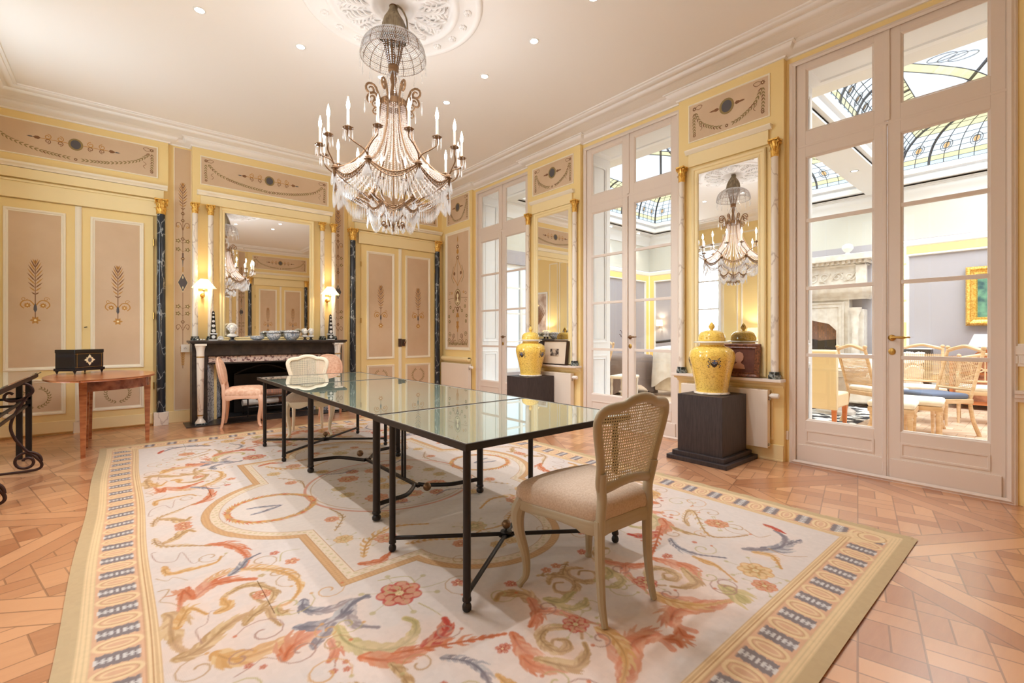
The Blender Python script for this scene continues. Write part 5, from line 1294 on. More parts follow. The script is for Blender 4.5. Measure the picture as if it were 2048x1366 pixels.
# ------------------------------------------------------------------ Louis XV chairs (local front is +y)
def seat_outline(wf, wb, d, z, n=10, inset=0, wav=0.012):
    P = crom([(-wb / 2, -d / 2, 0), (-(wb * .52 + wf * .48) / 2 - .008, -.02, 0), (-wf / 2, d / 2 - .05, 0), (-wf / 2 + .02, d / 2 - .01, 0), (-wf * .22, d / 2 + .014, 0), (0, d / 2 + .026, 0),
              (wf * .22, d / 2 + .014, 0), (wf / 2 - .02, d / 2 - .01, 0), (wf / 2, d / 2 - .05, 0), ((wb * .52 + wf * .48) / 2 + .008, -.02, 0), (wb / 2, -d / 2, 0), (wb * .25, -d / 2 - .012, 0), (-wb * .25, -d / 2 - .012, 0)], n, True)
    return [(p[0] * (1 - inset), p[1] * (1 - inset)) for p in P]
def rake(y0, z): return y0 - .30 * max(0, z - .46) * .62
def chair(label, loc, rz, wood, fabric, group, cane=None, medallion=False, sc=1.0, wide=1.0):
    t = thing('dining_chair', label, 'chair', loc, rz, group)
    wf, wb, d = .52 * wide, .345 * wide, .44
    O = seat_outline(wf, wb, d, .43)
    n = len(O); vs = []; fs = []
    lay = [(.985, .39), (.985, .415), (1.005, .425), (1.022, .452), (1.005, .482), (.93, .506), (.74, .524), (.38, .535), (.001, .537)]
    for s_, z in lay: vs += [(x * s_, y * s_, z) for x, y in O]
    for j in range(len(lay) - 1): fs += [(j * n + i, j * n + (i + 1) % n, (j + 1) * n + (i + 1) % n, (j + 1) * n + i) for i in range(n)]
    fs = fs[n:]; vs2 = vs
    MB().add(vs2, fs).build('seat_cushion', fabric, t, ang=80)
    m = MB(); vs = []; R = [(.97, .424), (1.012, .424), (1.03, .418), (1.022, .408), (1.03, .400), (1.035, .390), (1.02, 0), (.95, 0), (.95, .42)]
    rows = len(R)
    for s_, z in R:
        for x, y in O:
            lowz = .374 + .016 * cos(abs(x) / (wf * .5) * pi * 2) * (1 if y > d * .3 else 0) - .0
            zz = z if z else lowz - .01 + (.02 if (y < d * .3 and y > -d * .3) else 0) * cos(y / d * pi)
            vs.append((x * s_, y * s_, zz))
    m.add(vs, [(j * n + i, (j + 1) * n + i, (j + 1) * n + (i + 1) % n, j * n + (i + 1) % n) for j in range(rows) for i in range(n) if j < rows - 1]); m.build('seat_rail', wood, t, ang=50)
    for sx in (-1, 1):
        x, y = sx * (wf / 2 - .025), d / 2 - .035
        p = crom([(x, y, .425), (x + sx * .018, y + .020, .36), (x + sx * .012, y + .020, .27), (x - sx * .010, y - .002, .15), (x - sx * .014, y - .004, .06), (x + sx * .004, y + .014, .015), (x + sx * .012, y + .022, 0)], 5)
        R = np.interp(np.linspace(0, 1, len(p)), [0, .16, .35, .6, .82, .95, 1], [.034, .036, .026, .019, .015, .021, .014]); m = MB().tube(p, list(R), 10)
        m.ball((x + sx * .012, y + .018, .375), .026, 8, sz=1.3); m.build('leg', wood, t)
        x, y = sx * (wb / 2 - .008), -d / 2 - .012
        p = crom([(x, y, .43), (x, y, .33), (x, y - .004, .2), (x + sx * .003, y - .016, .08), (x + sx * .005, y - .034, 0)], 5)
        m = MB().tube(p, list(np.interp(np.linspace(0, 1, len(p)), [0, .3, 1], [.024, .023, .015])), 8); m.build('leg', wood, t)
    y0 = -d / 2 + .01
    if medallion:
        half = [(0, .545), (.07, .55), (.13, .575), (.172, .64), (.19, .73), (.185, .81), (.155, .88), (.10, .925), (.04, .94), (0, .942)]
    else:
        half = [(0, .588), (.06, .583), (.12, .57), (.165, .566), (.180, .60), (.188, .68), (.208, .76), (.226, .83), (.232, .885), (.210, .925), (.165, .938), (.11, .944), (.07, .962), (.03, .972), (0, .974)]
    half = [(x * wide, z if z < .6 else .6 + (z - .6) * .925) for x, z in half]
    loop = half + [(-x, z) for x, z in half[-2:0:-1]]
    Pc = crom([(x, 0, z) for x, z in loop], 5, True)
    curve = lambda x, z: rake(y0, z) - .035 * (1 - (x / .23) ** 2) * .8
    Pl = [(p[0], curve(p[0], p[2]), p[2]) for p in Pc]
    m = MB(); m.tube(Pl, .023, 10, closed=True, flat=.62, up=(0, 1, 0.1)); m.tube([(p[0] * .93, p[1] + .012, .76 + (p[2] - .76) * .93) for p in Pl], .005, 6, closed=True)
    for sx in (-1, 1):
        bx = sx * (.165 if not medallion else .14) * wide; m.tube(crom([(sx * (wb / 2 - .008), y0 - .024, .385), (sx * (wb / 2 - .008), y0 - .028, .45), (sx * (wb / 2 - .014), y0 - .030, .52), (bx * 1.04, min(y0 - .028, curve(bx, .58)), .58), (bx * (1.08 if not medallion else 1.0), curve(bx, .64), .64)], 5), .0235, 8, flat=.85)
    m.build('back_frame', wood, t, ang=60)
    if cane:
        inner = [(p[0] * .95, .76 + (p[2] - .76) * .94) for p in Pc]
        def span(v, ax):
            c = []
            for i in range(len(inner)):
                a, b = inner[i], inner[(i + 1) % len(inner)]
                if (a[ax] - v) * (b[ax] - v) < 0: f = (v - a[ax]) / (b[ax] - a[ax]); c.append(a[1 - ax] + f * (b[1 - ax] - a[1 - ax]))
            return (min(c), max(c)) if len(c) > 1 else None
        m = MB(); P_ = .0128; wv = .0027
        k = int(.25 * wide / P_)
        for i in range(-k, k + 1):
            x = i * P_; s_ = span(x, 0)
            if s_: 
                zs = np.linspace(s_[0], s_[1], 8); 
                for q in range(7): a, b = zs[q], zs[q + 1]; m.poly([(x - wv, curve(x, a), a), (x + wv, curve(x, a), a), (x + wv, curve(x, b), b), (x - wv, curve(x, b), b)])
        for i in range(-18, 19):
            z = .76 + i * P_; s_ = span(z, 1)
            if s_:
                xs = np.linspace(s_[0], s_[1], 12)
                for q in range(11): a, b = xs[q], xs[q + 1]; m.poly([(a, curve(a, z) + .0015, z - wv), (b, curve(b, z) + .0015, z - wv), (b, curve(b, z) + .0015, z + wv), (a, curve(a, z) + .0015, z + wv)])
        # diagonals
        for sg in (-1, 1):
            for i in range(-34, 35):
                c0 = .76 + i * P_ + P_ * .5; pr = []
                for q in range(-20, 20):
                    x0_, x1_ = q * P_, (q + 1) * P_; z0_, z1_ = c0 + sg * x0_, c0 + sg * x1_
                    if z1_ < .56 or z1_ > .98 or z0_ < .56 or z0_ > .98: continue
                    a, b = span(z0_, 1), span(z1_, 1)
                    if a and b and a[0] < x0_ < a[1] and b[0] < x1_ < b[1]: m.poly([(x0_, curve(x0_, z0_) - .0015, z0_ - .0017), (x1_, curve(x1_, z1_) - .0015, z1_ - .0017), (x1_, curve(x1_, z1_) - .0015, z1_ + .0017), (x0_, curve(x0_, z0_) - .0015, z0_ + .0017)])
        m.build('cane_panel', cane, t, smooth=False)
    else:
        m = MB(); cz = .745; vs = []; n = len(Pc)
        L_ = [(.94, -.016), (.90, -.026), (.7, -.034), (.3, -.038), (.001, -.038)]; Lf = [(.94, .012), (.90, .026), (.7, .038), (.3, .042), (.001, .042)]
        for Ls, fl_ in ((L_, 1), (Lf, 0)):
            vs = [(p[0] * s_, curve(p[0] * s_, cz + (p[2] - cz) * s_) + o_, cz + (p[2] - cz) * s_) for s_, o_ in Ls for p in Pc]; fs = [(j * n + i, j * n + (i + 1) % n, (j + 1) * n + (i + 1) % n, (j + 1) * n + i) for j in range(len(Ls) - 1) for i in range(n)]
            m.add(vs, fs)
        vs = [(p[0] * .94, curve(p[0] * .94, cz + (p[2] - cz) * .94) + o_, cz + (p[2] - cz) * .94) for o_ in (-.016, .012) for p in Pc]; m.add(vs, [(i, (i + 1) % n, n + (i + 1) % n, n + i) for i in range(n)])
        m.build('padded_back', fabric, t, ang=80)
    return t
chair('large cane-back dining chair in grey-green paint darkened as backlit, nearest the camera', (1.70, 1.47, .012), radians(-2), chairpaint, linen, 'cane-back dining chairs', canem)
chair('cream cane-back dining chair at the far end of the glass tables', (1.745, 5.98, .012), radians(180 - 13), chaircream, linen, 'cane-back dining chairs', canecream)
chair('pink round-back chair in side view left of the fireplace opening', (1.27, 7.20, .0), radians(-106), pinkwood, pinkfab, 'pink upholstered medallion chairs', None, True)
chair('pink round-back chair behind the right end of the tables, before the chimney', (2.47, 7.02, .0), radians(188), pinkwood, pinkfab, 'pink upholstered medallion chairs', None, True)

# ------------------------------------------------------------------ oval mahogany table, ebonised box
t = thing('folding_table', 'oval mahogany drop-leaf table with tapering legs before the left door', 'table', (-.33, 6.85, 0))
def oval(a0, a1, n=28): return [((.60 if a0 < 0 else .325) * cos(a0 + (a1 - a0) * i / n), .80 * sin(a0 + (a1 - a0) * i / n)) for i in range(n + 1)]
MB().prism(oval(-pi / 2, pi / 2), .772, .792, 'xy').build('table_top', mahog, t, smooth=False, bevel=.004)
MB().prism(oval(pi / 2, 3 * pi / 2)[1:-1] + [(-.004, -.80), (-.004, .80)], .772, .790, 'xy').build('table_leaf', mahog, t, smooth=False, bevel=.004)
P = [(.55 * cos(a), .60 * sin(a)) for a in [-pi / 2 + pi * i / 20 for i in range(21)]]; 
m = MB(); m.psweep(P, [(0, .66), (0, .772), (.02, .772), (.02, .66), (0, .66)], closed=False); m.box(0, .02, -.6, .6, .66, .772); m.build('apron', mahog2, t, smooth=True)
for x, y in ((.01, -.58), (.005, -.03), (.53, .02), (.01, .55)):
    m = MB(); m.cbox((x, y, .386), (.036, .036, .772), 0, 0, 1.75); m.box(x - .019, x + .019, y - .019, y + .019, .05, .075); m.build('leg', mahog, t, smooth=False, bevel=.002)
t = thing('wooden_box', 'black ebonised box with a silvery inlaid medallion on the oval table', 'box', (-.457 + .03, 6.945 + .08, .792), radians(47))
m = MB(); m.box(0, .36, 0, .25, .035, .065); m.build('plinth', black, t, smooth=False, bevel=.003)
m = MB(); m.box(.010, .35, .010, .24, .065, .26); m.build('case', black, t, smooth=False, bevel=.003)
m = MB(); m.box(.006, .354, .006, .244, .235, .275); m.build('lid', black, t, smooth=False, bevel=.006)
m = MB(); 
for x in (.035, .325): m.box(x - .002, x + .002, .008, .0095, .07, .23)
for z in (.075, .226): m.box(.01, .35, .008, .0095, z - .0012, z + .0012)
m.build('inlay_line', brass, t, smooth=False)
o = Orn(); o.rosette(0, 0, .05, 4, 10); o.rosette(0, 0, .065, 4, 4); o.ell(0, 0, .022, .026, 3, 3); o.rosette(0, 0, .018, 4, 6); g = o.build('inlaid_medallion', t); g.location = (.18, .0085, .155)
for x, y in ((.02, .02), (.34, .02), (.02, .23), (.34, .23)): MB().lathe([(.005, 0), (.009, .006), (.006, .012), (.013, .025), (.016, .035)], 12, (x, y, 0)).build('foot', iron, t)

# ------------------------------------------------------------------ iron console with a glass top at the left edge
t = thing('console_table', 'iron console table with scrolled legs and glass top at the left edge', 'table', (0, 0, 0))
x0, x1, y0, y1 = -1.30, -.665, 4.75, 6.80
m = MB(); m.rsweep(x0, x1, y0, y1, [(.05, .800), (.02, .800), (.02, .835), (.0, .840), (.0, .847), (.03, .847)], plane='xy')
for k in range(14): y = y0 + .10 + k * .14; m.box(x1 - .055, x1 - .03, y, y + .05, .80, .84)
m.box(x1 - .06, x1 - .03, y0, y1, .79, .80); m.box(x0 + .03, x0 + .06, y0, y1, .79, .84); m.build('top_frame', rust_iron, t, smooth=False)
MB().box(x0, x1, y0, y1, .848, .858).build('glass_top', MATS['table_glass'], t, smooth=False)
for x, y in ((-.80, 6.62), (-.735, 6.62), (-1.22, 6.62), (-1.22, 4.85), (-.735, 4.85)): MB().box(x - .022, x + .022, y - .02, y + .02, 0, .80).build('leg', iron, t, smooth=False)
m = MB()
for z in (.60, .53): m.box(-1.22, -.72, 6.60, 6.63, z - .011, z + .011); m.box(-.75, -.735, 4.85, 6.62, z - .011, z + .011)
m.build('stretcher', iron, t, smooth=False)
def iron_scroll(y, dx):
    a = spiral(-.86 + dx, .66, .035, .085, pi * .1, 1.25, 20)
    pts = [(-.835, .70), (-.86, .715), (-.885, .695), (-.885, .66), (-.85, .64), (-.80, .645), (-.745, .675), (-.715, .72), (-.735, .77), (-.78, .79), (-.83, .775)]
    body = [(-.735, .705), (-.78, .62), (-.835, .50), (-.85, .40), (-.82, .30), (-.76, .20), (-.70, .13), (-.665, .08), (-.66, .04)]
    low = [(-.66, .04), (-.685, .005 + .012), (-.74, .010), (-.82, .010), (-.92, .012), (-1.02, .012)]
    lows = [(-.665, .10), (-.66, .05)] 
    sp = spiral(-.755, .095, .095, .022, -.1, 1.45, 22)
    for q, nm in ((pts, 'scroll'), (body + low[1:], 'scroll'), ([(a_, b_) for a_, b_ in sp], 'scroll')):
        P = crom([(x + dx, y, z + .008) for x, z in q], 5); MB().tube(P, .009, 8, flat=1.3).build(nm, rust_iron, t)
iron_scroll(5.90, .085); iron_scroll(4.86, .0)
MB().tube([(-1.22, 5.90, .55), (-.78, 5.90, .55)], .009, 8).build('stretcher', rust_iron, t)

# ------------------------------------------------------------------ pedestals and yellow ginger jars
def pedestal(label, x, y):
    t = thing('pedestal', label, 'pedestal', (x, y, 0), 0, 'dark wooden pedestals')
    MB().box(-.255, .255, -.225, .225, .085, .645).build('body', ebony, t, smooth=False, bevel=.002)
    MB().box(-.295, .295, -.262, .262, .042, .085).build('upper_step', ebony, t, smooth=False, bevel=.003)
    MB().box(-.335, .335, -.302, .302, 0, .042).build('lower_step', ebony, t, smooth=False, bevel=.003)
pedestal('near dark wooden stepped pedestal beside the nearest french doors', 4.495, 2.235); pedestal('far dark wooden pedestal between the two far french doors', 4.495, 4.93)
def jar(label, x, y, rz):
    t = thing('ginger_jar', label, 'jar', (x, y, .645), rz, 'yellow lidded porcelain jars')
    P = crom([(r, z, 0) for r, z in [(.150, .016), (.152, .06), (.166, .14), (.192, .25), (.212, .335), (.214, .385), (.200, .430), (.160, .462), (.122, .475), (.116, .49)]], 4)
    MB().lathe([(p[0], p[1]) for p in P], 48, cap=False).build('body', jarm, t, ang=80)
    MB().lathe([(.160, 0), (.168, .006), (.166, .016), (.150, .022)], 48).build('foot_ring', whitemarble, t)
    MB().lathe([(.116, .485), (.115, .505)], 40, cap=False).build('neck', yellow2, t)
    MB().lathe([(.112, .505), (.165, .508), (.168, .514), (.160, .520), (.128, .524)], 48, cap=False).build('lid_rim', porc, t)
    MB().lathe([(p[0], p[1]) for p in crom([(.126, .522, 0), (.128, .545, 0), (.122, .580, 0), (.098, .612, 0), (.055, .630, 0), (.012, .634, 0)], 4)], 40, cap=False).build('lid', jarm, t, ang=80)
    MB().lathe([(.014, .630), (.013, .640), (.026, .658), (.029, .675), (.020, .695), (.006, .712), (.001, .716)], 20, cap=False).build('knob', jarm, t, ang=80)
    crest = [blackmarble, bluecloth, orglass, gold]
    for a in (0, pi / 2, pi, -pi / 2):
        m = MB(); sh = [(-.035, .04), (.035, .04), (.035, -.005), (.02, -.03), (0, -.045), (-.02, -.03), (-.035, -.005)]
        def W(px, pz, lift): 
            R = float(np.interp(.315 + pz, [.25, .335, .385], [.192, .212, .214])) + lift; b = a + px / R; return (R * cos(b), R * sin(b), .315 + pz)
        m.poly([W(u, v, .0025) for u, v in sh][::-1], 0); m.poly([W(u * .7, v * .55 + .008, .004) for u, v in sh][::-1], 1)
        for u in (-.014, .014): m.poly([W(u + .007 * cos(q), .018 + .007 * sin(q), .0055) for q in [2 * pi * k / 8 for k in range(8)]], 3)
        for sg in (-1, 1):
            for q in range(7): u, v = sg * (.048 + .008 * sin(q * 2.1)), -.04 + q * .014; m.poly([W(u - .008, v, .003), (W(u, v - .006, .003)), W(u + .008, v, .003), W(u, v + .008, .003)][::(1)], q % 2)
        for q in range(5): u = -.024 + q * .012; m.poly([W(u - .005, .055, .003), W(u + .005, .055, .003), W(u, .072, .003)], 3)
        m.build('painted_crest', [slate, bluecloth, pinkwood, gold], t, smooth=False)
jar('near yellow porcelain jar with lid on its dark pedestal', 4.50, 2.24, radians(213)); jar('far yellow porcelain jar with lid on the far dark pedestal', 4.50, 4.93, radians(190))

# ------------------------------------------------------------------ small pictures leaning on the shelves
t = thing('framed_picture', 'small dark brown relief portrait in a carved frame leaning beside the near jar', 'picture', (4.80, 2.10, .804), -pi / 2)
def lean(t, w, h, fr, fm, cm, dep, tilt):
    f = MB(); f.rsweep(-w / 2, w / 2, 0, h, [(0, 0), (.0, -dep), (fr * .25, -dep - .008), (fr * .6, -dep + .002), (fr * .85, -dep - .004), (fr, -dep + .012)]); f.box(-w / 2, w / 2, -.004, 0, 0, h); a = f.build('frame', fm, t, smooth=False); a.rotation_euler[0] = tilt
    b = MB().box(-w / 2 + fr, w / 2 - fr, -dep + .010, -dep + .014, fr, h - fr).build('picture_panel', cm, t, smooth=False); b.rotation_euler[0] = tilt; return a, b
a, b = lean(t, .40, .335, .05, noise_tint(pm('carved_brown_frame', rgb(120, 74, 50), .4), rgb(146, 92, 62), rgb(84, 48, 34), 60, 2), noise_tint(pm('brown_velvet', rgb(104, 60, 44), .8), rgb(116, 70, 52), rgb(92, 50, 38), 8), .035, radians(-6))
m = MB(); m.prism([(-.060, .085), (.062, .085), (.052, .118), (.022, .135), (.020, .152), (.040, .175), (.044, .205), (.034, .235), (.008, .250), (-.018, .244), (-.032, .228), (-.036, .208), (-.047, .190), (-.037, .184), (-.039, .170), (-.034, .156), (-.014, .150), (-.012, .136), (-.042, .122), (-.058, .104)], -.034, -.020, 'xz'); p_ = m.build('relief_portrait', pm('wax_relief', rgb(190, 140, 112), .5), t, bevel=.004); p_.rotation_euler[0] = radians(-6)
t = thing('framed_picture', 'small dark engraving in a wide cream mount leaning beside the far jar', 'picture', (4.80, 4.72, .804), -pi / 2)
a, b = lean(t, .48, .345, .012, leather, noise_tint(pm('cream_mount', rgb(226, 206, 182), .8), rgb(228, 210, 188), rgb(220, 200, 176), 4), .05, radians(-7))
p_ = MB().box(-.085, .085, -.047, -.044, .125, .225).build('engraving', noise_tint(pm('engraving_ink', rgb(120, 104, 92), .8), rgb(196, 178, 158), rgb(60, 48, 44), 14, 4, p=(.42, .55)), t, smooth=False); p_.rotation_euler[0] = radians(-7)

# ------------------------------------------------------------------ things on the left wall that show in the mirrors
t = thing('framed_print', 'large sepia palm tree print in a white frame, seen in the pier mirrors', 'picture', (XL, 3.85, 0), pi / 2)
m = MB(); m.rsweep(-.52, .52, .95, 2.75, [(0, 0), (.0, -.03), (.05, -.035), (.06, -.01)]); m.build('frame', white, t, smooth=False)
MB().box(-.47, .47, -.012, -.004, 1.0, 2.70).build('print', noise_tint(pm('sepia_print', rgb(206, 186, 170), .7), rgb(220, 204, 190), rgb(176, 150, 134), 5, 5), t, smooth=False)
o = Orn()
for k in range(13):
    a = radians(35 + k * 9.2); P = crom([(0, 1.6), (.25 * cos(a), 1.6 + .35 * sin(a)), (.42 * cos(a) * (1.05), 1.6 + .75 * sin(a))], 8); o.line(P, .02, 2); o.garland([(p[0], p[1]) for p in P[::6]], .03, .07, .012, 2)
o.line([(0, 1.6), (0, 1.05)], .07, 2); 
for k in range(30): o.leaf(random.uniform(-.4, .4), random.uniform(1.02, 1.25), random.uniform(.6, 2.4), .10, .03, 2)
g = o.build('palm_drawing', t); g.location = (0, -.013, 0)
t = thing('side_table', 'narrow console under the palm print, seen only in the mirrors', 'table', (XL + .02, 3.85, 0), pi / 2)
MB().box(-.85, .85, -.40, 0, .76, .79).build('table_top', mahog, t, smooth=False, bevel=.004)
for x in (-.80, .80):
    for y in (-.36, -.04): MB().cbox((x, y, .38), (.04, .04, .76)).build('leg', mahog, t, smooth=False)
t = thing('table_lamp', 'white porcelain urn lamp glowing beside the palm print in the mirror', 'lamp', (XL + .22, 4.50, .79))
MB().lathe([(.06, 0), (.07, .03), (.05, .05), (.10, .15), (.12, .25), (.08, .33), (.03, .36), (.03, .42)], 24).build('urn_base', porc, t)
MB().lathe([(.17, .40), (.10, .62)], 28, cap=False).build('lampshade', shadem, t); MB().ball((0, 0, .5), .025, 8).build('bulb', MATS['lamp_bulb'], t)
light('table_lamp_light', 'POINT', (XL + .22, 4.50, 1.31), 14, (1, .82, .55), .03)
# ------------------------------------------------------------------ the glass-roofed room beyond the french doors
CX0, CX1, CY0, CY1 = 5.48, 11.35, -2.6, 7.47
ZC = 4.0
tag(MB().box(CX0, CX1 + .3, CY0 - .3, CY1 + .3, -.12, 0).build('floor', floor2m, smooth=False), kind='structure')
w = MB(); w.box(CX1, CX1 + .3, CY0 - .3, CY1 + .3, 0, 3.04); wf_ = w.build('wall_far', lav, smooth=False); tag(wf_, kind='structure')
MB().box(CX1, CX1 + .3, CY0 - .3, CY1 + .3, 3.04, ZC + .3).build('upper_wall', warmwall, wf_, smooth=False)
w = MB(); w.box(CX0, 6.05, CY1, CY1 + .3, 0, 3.04); w.box(8.35, CX1, CY1, CY1 + .3, 0, 3.04); w.box(6.05, 8.35, CY1, CY1 + .3, 0, .45); w.box(6.05, 8.35, CY1, CY1 + .3, 2.75, 3.04)
wc = tag(w.build('wall_courtyard', lav, smooth=False), kind='structure'); MB().box(CX0, CX1, CY1, CY1 + .3, 3.04, ZC + .3).build('upper_wall', warmwall, wc, smooth=False)
w = tag(MB().box(CX0, CX1, CY0 - .3, CY0, 0, ZC + .3).build('wall_near', lav, smooth=False), kind='structure')
t = thing('window_6', None, None, (0, CY1, 0), 0, kind='structure')
m = MB(); ring(m, 6.05, 8.35, .45, 2.75, 6.13, 8.27, .53, 2.67, .05, .11); 
for x in (6.6, 7.2, 7.78): m.box(x - .035, x + .035, .05, .11, .5, 2.7)
for z in (1.1, 1.7, 2.25): m.box(6.1, 8.3, .06, .10, z - .018, z + .018)
m.build('window_frame', white, t, smooth=False); MB().box(6.1, 8.3, .08, .084, .5, 2.7).build('glass', pane, t, smooth=False)
# gilt and white wall frames
def profile_trim(mb, x0, x1, z0, z1, w_=.30):
    mb.rsweep(x0, x1, z0, z1, [(0, 0), (0, -.03), (.03, -.06), (.10, -.05), (.12, -.03)], 0)
    mb.rsweep(x0 + .12, x1 - .12, z0 + .12, z1 - .12, [(0, -.03), (.01, -.035), (.13, -.035), (.14, -.03)], 1)
    mb.rsweep(x0 + .26, x1 - .26, z0 + .26, z1 - .26, [(0, -.03), (.01, -.045), (.03, -.045), (.04, 0)], 0)
ga = pm('gold_leaf_paint', rgb(246, 214, 140), .5)
def frame_trim(name, loc, rz, x0, x1):
    t = thing(name, None, None, loc, rz, kind='structure'); m = MB(); profile_trim(m, x0, x1, .25, 3.02); m.build('wall_frame', [porc, ga], t, smooth=False, ang=40); return t
frame_trim('trim_9', (CX1, 0, 0), -pi / 2, -2.12, 2.5); frame_trim('trim_10', (CX1, 0, 0), -pi / 2, -7.55, -5.85)
frame_trim('trim_11', (0, CY1, 0), 0, 8.4, 11.42)
# ceiling ring round the two roof lights, coved kerb and the leaded glass
BAYS = ((2.42, 7.15), (-2.4, 1.95)); BX0, BX1 = 6.15, 11.12
w = MB(); z0, z1 = ZC, ZC + .06
w.box(CX0, BX0, CY0, CY1, z0, z1); w.box(BX1, CX1, CY0, CY1, z0, z1)
w.box(BX0, BX1, CY0, BAYS[1][0], z0, z1); w.box(BX0, BX1, BAYS[1][1], BAYS[0][0], z0 - .03, z1); w.box(BX0, BX1, BAYS[0][1], CY1, z0, z1)
tag(w.build('ceiling_veranda', greywhite, smooth=False), kind='structure')
m = MB(); m.psweep([(CX1, CY0), (CX1, CY1), (CX0, CY1)], [(0, 3.72), (.02, 3.72), (.04, 3.80), (.10, 3.88), (.14, 3.92), (.14, 3.96), (.17, 3.97), (.17, 4.0)], closed=False); tag(m.build('trim_12', greywhite, ang=50), kind='structure')
lead = pm('lead_came', rgb(62, 64, 70), .5, .3)
for bi, (a, b) in enumerate(BAYS):
    t = thing('window_%d' % (7 + bi), None, None, (0, 0, 0), 0, kind='structure')
    path = [(BX0, a), (BX1, a), (BX1, b), (BX0, b)]
    m = MB(); m.psweep(path, [(0, 4.0), (.0, 4.03), (.05, 4.04), (.06, 4.13), (.02, 4.15), (.02, 4.17), (.09, 4.19), (.10, 4.27), (.06, 4.29)]); m.build('kerb', greywhite, t, ang=50)
    PR = [(.06, 4.29), (.065, 4.36), (.08, 4.44), (.11, 4.52), (.15, 4.60), (.22, 4.68), (.31, 4.75), (.42, 4.80), (.55, 4.83)]
    gm = MB(); bars = MB(); cm = MB(); og = MB()
    mats = [blueglass, yelglass, skyglass, skyglass, skyglass, skyglass, yelglass, yelglass]
    for e in range(4):
        p0, p1 = path[e], path[(e + 1) % 4]; l = hypot(p1[0] - p0[0], p1[1] - p0[1]); dx, dy = (p1[0] - p0[0]) / l, (p1[1] - p0[1]) / l; nx_, ny_ = -dy, dx
        n = int(round(l / .20)); n += n % 2
        def Pt(u, j, off=0): o_, z = PR[j]; uu = o_ + (l - 2 * o_) * u; return (p0[0] + dx * uu + nx_ * (o_ + off), p0[1] + dy * uu + ny_ * (o_ + off), z)
        for j in range(8): gm.add([Pt(0, j), Pt(1, j), Pt(1, j + 1), Pt(0, j + 1)], [(0, 1, 2, 3)], j)
        for j in range(0, 9): cm.tube([Pt(0, j), Pt(1, j)], .008 if j in (0, 8) else .005, 4)
        for k in range(n + 1):
            big = (k % (4) == 0)
            (bars if big else cm).tube([Pt(k / n, j) for j in range(9)], .020 if big else .006, 5)
            if k % 2 == 1:
                c1, c2 = Pt(k / n, 3), Pt(k / n, 4); c = [(c1[q] + c2[q]) / 2 for q in range(3)]
                up = np.array(c2) - np.array(c1); up /= np.linalg.norm(up); ri = np.array([dx, dy, 0]); nn = np.cross(ri, up)
                for r_ in (.075, .048): cm.tube([tuple(np.array(c) + r_ * (cos(q) * ri + 1.25 * sin(q) * up) - nn * .004) for q in [2 * pi * s_ / 20 for s_ in range(20)]], .005, 4, closed=True)
                og.poly([tuple(np.array(c) + .040 * (cos(q) * ri + 1.2 * sin(q) * up) + nn * .006) for q in [2 * pi * s_ / 14 for s_ in range(14)]])
    gm.build('leaded_cove', mats[:8], t, smooth=False); bars.build('iron_rib', lead, t); cm.build('lead_line', lead, t); og.build('amber_roundel', orglass, t, smooth=False)
    # upper roof of clear glass
    xa, xb, ya, yb = BX0 + .55, BX1 - .55, a + .55, b - .55; xm = (xa + xb) / 2; m = MB(); m.add([(xa, ya, 4.83), (xb, ya, 4.83), (xb, yb, 4.83), (xa, yb, 4.83), (xm, ya + 1.2, 5.35), (xm, yb - 1.2, 5.35)], [(0, 1, 4), (1, 2, 5, 4), (2, 3, 5), (3, 0, 4, 5)]); m.build('clear_roof', skyglass, t, smooth=False)
    m = MB(); m.tube([(xm, ya + 1.2, 5.35), (xm, yb - 1.2, 5.35)], .03, 6)
    for c in ((xa, ya), (xb, ya)): m.tube([(c[0], c[1], 4.83), (xm, ya + 1.2, 5.35)], .025, 6)
    for c in ((xa, yb), (xb, yb)): m.tube([(c[0], c[1], 4.83), (xm, yb - 1.2, 5.35)], .025, 6)
    k = ya + .8
    while k < yb - .6: m.tube([(xb, k, 4.83), (xm, min(max(k, ya + 1.2), yb - 1.2), 5.35), (xa, k, 4.83)], .018, 6); k += .95
    # yellow banded star in the middle of the roof
    for q in range(4):
        pass
    m.build('roof_bar', lead, t)
    yc = (ya + yb) / 2 if bi == 0 else .62; m = MB(); c2 = MB()
    for s1 in (-1, 1):
        for s2 in (-1, 1):
            P = crom([(xm + s1 * 1.35, yc + s2 * .05, 4.95), (xm + s1 * .85, yc + s2 * .35, 5.08), (xm + s1 * .35, yc + s2 * .85, 5.19), (xm + s1 * .05, yc + s2 * 1.15, 5.22)], 8)
            for i in range(len(P) - 1):
                A_, B_ = P[i], P[i + 1]; m.poly([(A_[0], A_[1], A_[2]), (B_[0], B_[1], B_[2]), (B_[0] - s1 * .12, B_[1] - s2 * .12, B_[2] + .02), (A_[0] - s1 * .12, A_[1] - s2 * .12, A_[2] + .02)])
            c2.tube(P, .010, 5); c2.tube([(p[0] - s1 * .12, p[1] - s2 * .12, p[2] + .02) for p in P], .010, 5)
            for q in range(3): c2.tube([(xm + s1 * (.25 + .09 * q) + .10 * cos(v) , yc + s2 * (.25 + .1 * (2 - q)) + .16 * sin(v), 5.18) for v in [2 * pi * s_ / 16 for s_ in range(16)]], .007, 4, closed=True)
    m.build('yellow_band', yelglass, t, smooth=False); c2.build('lead_line', lead, t)
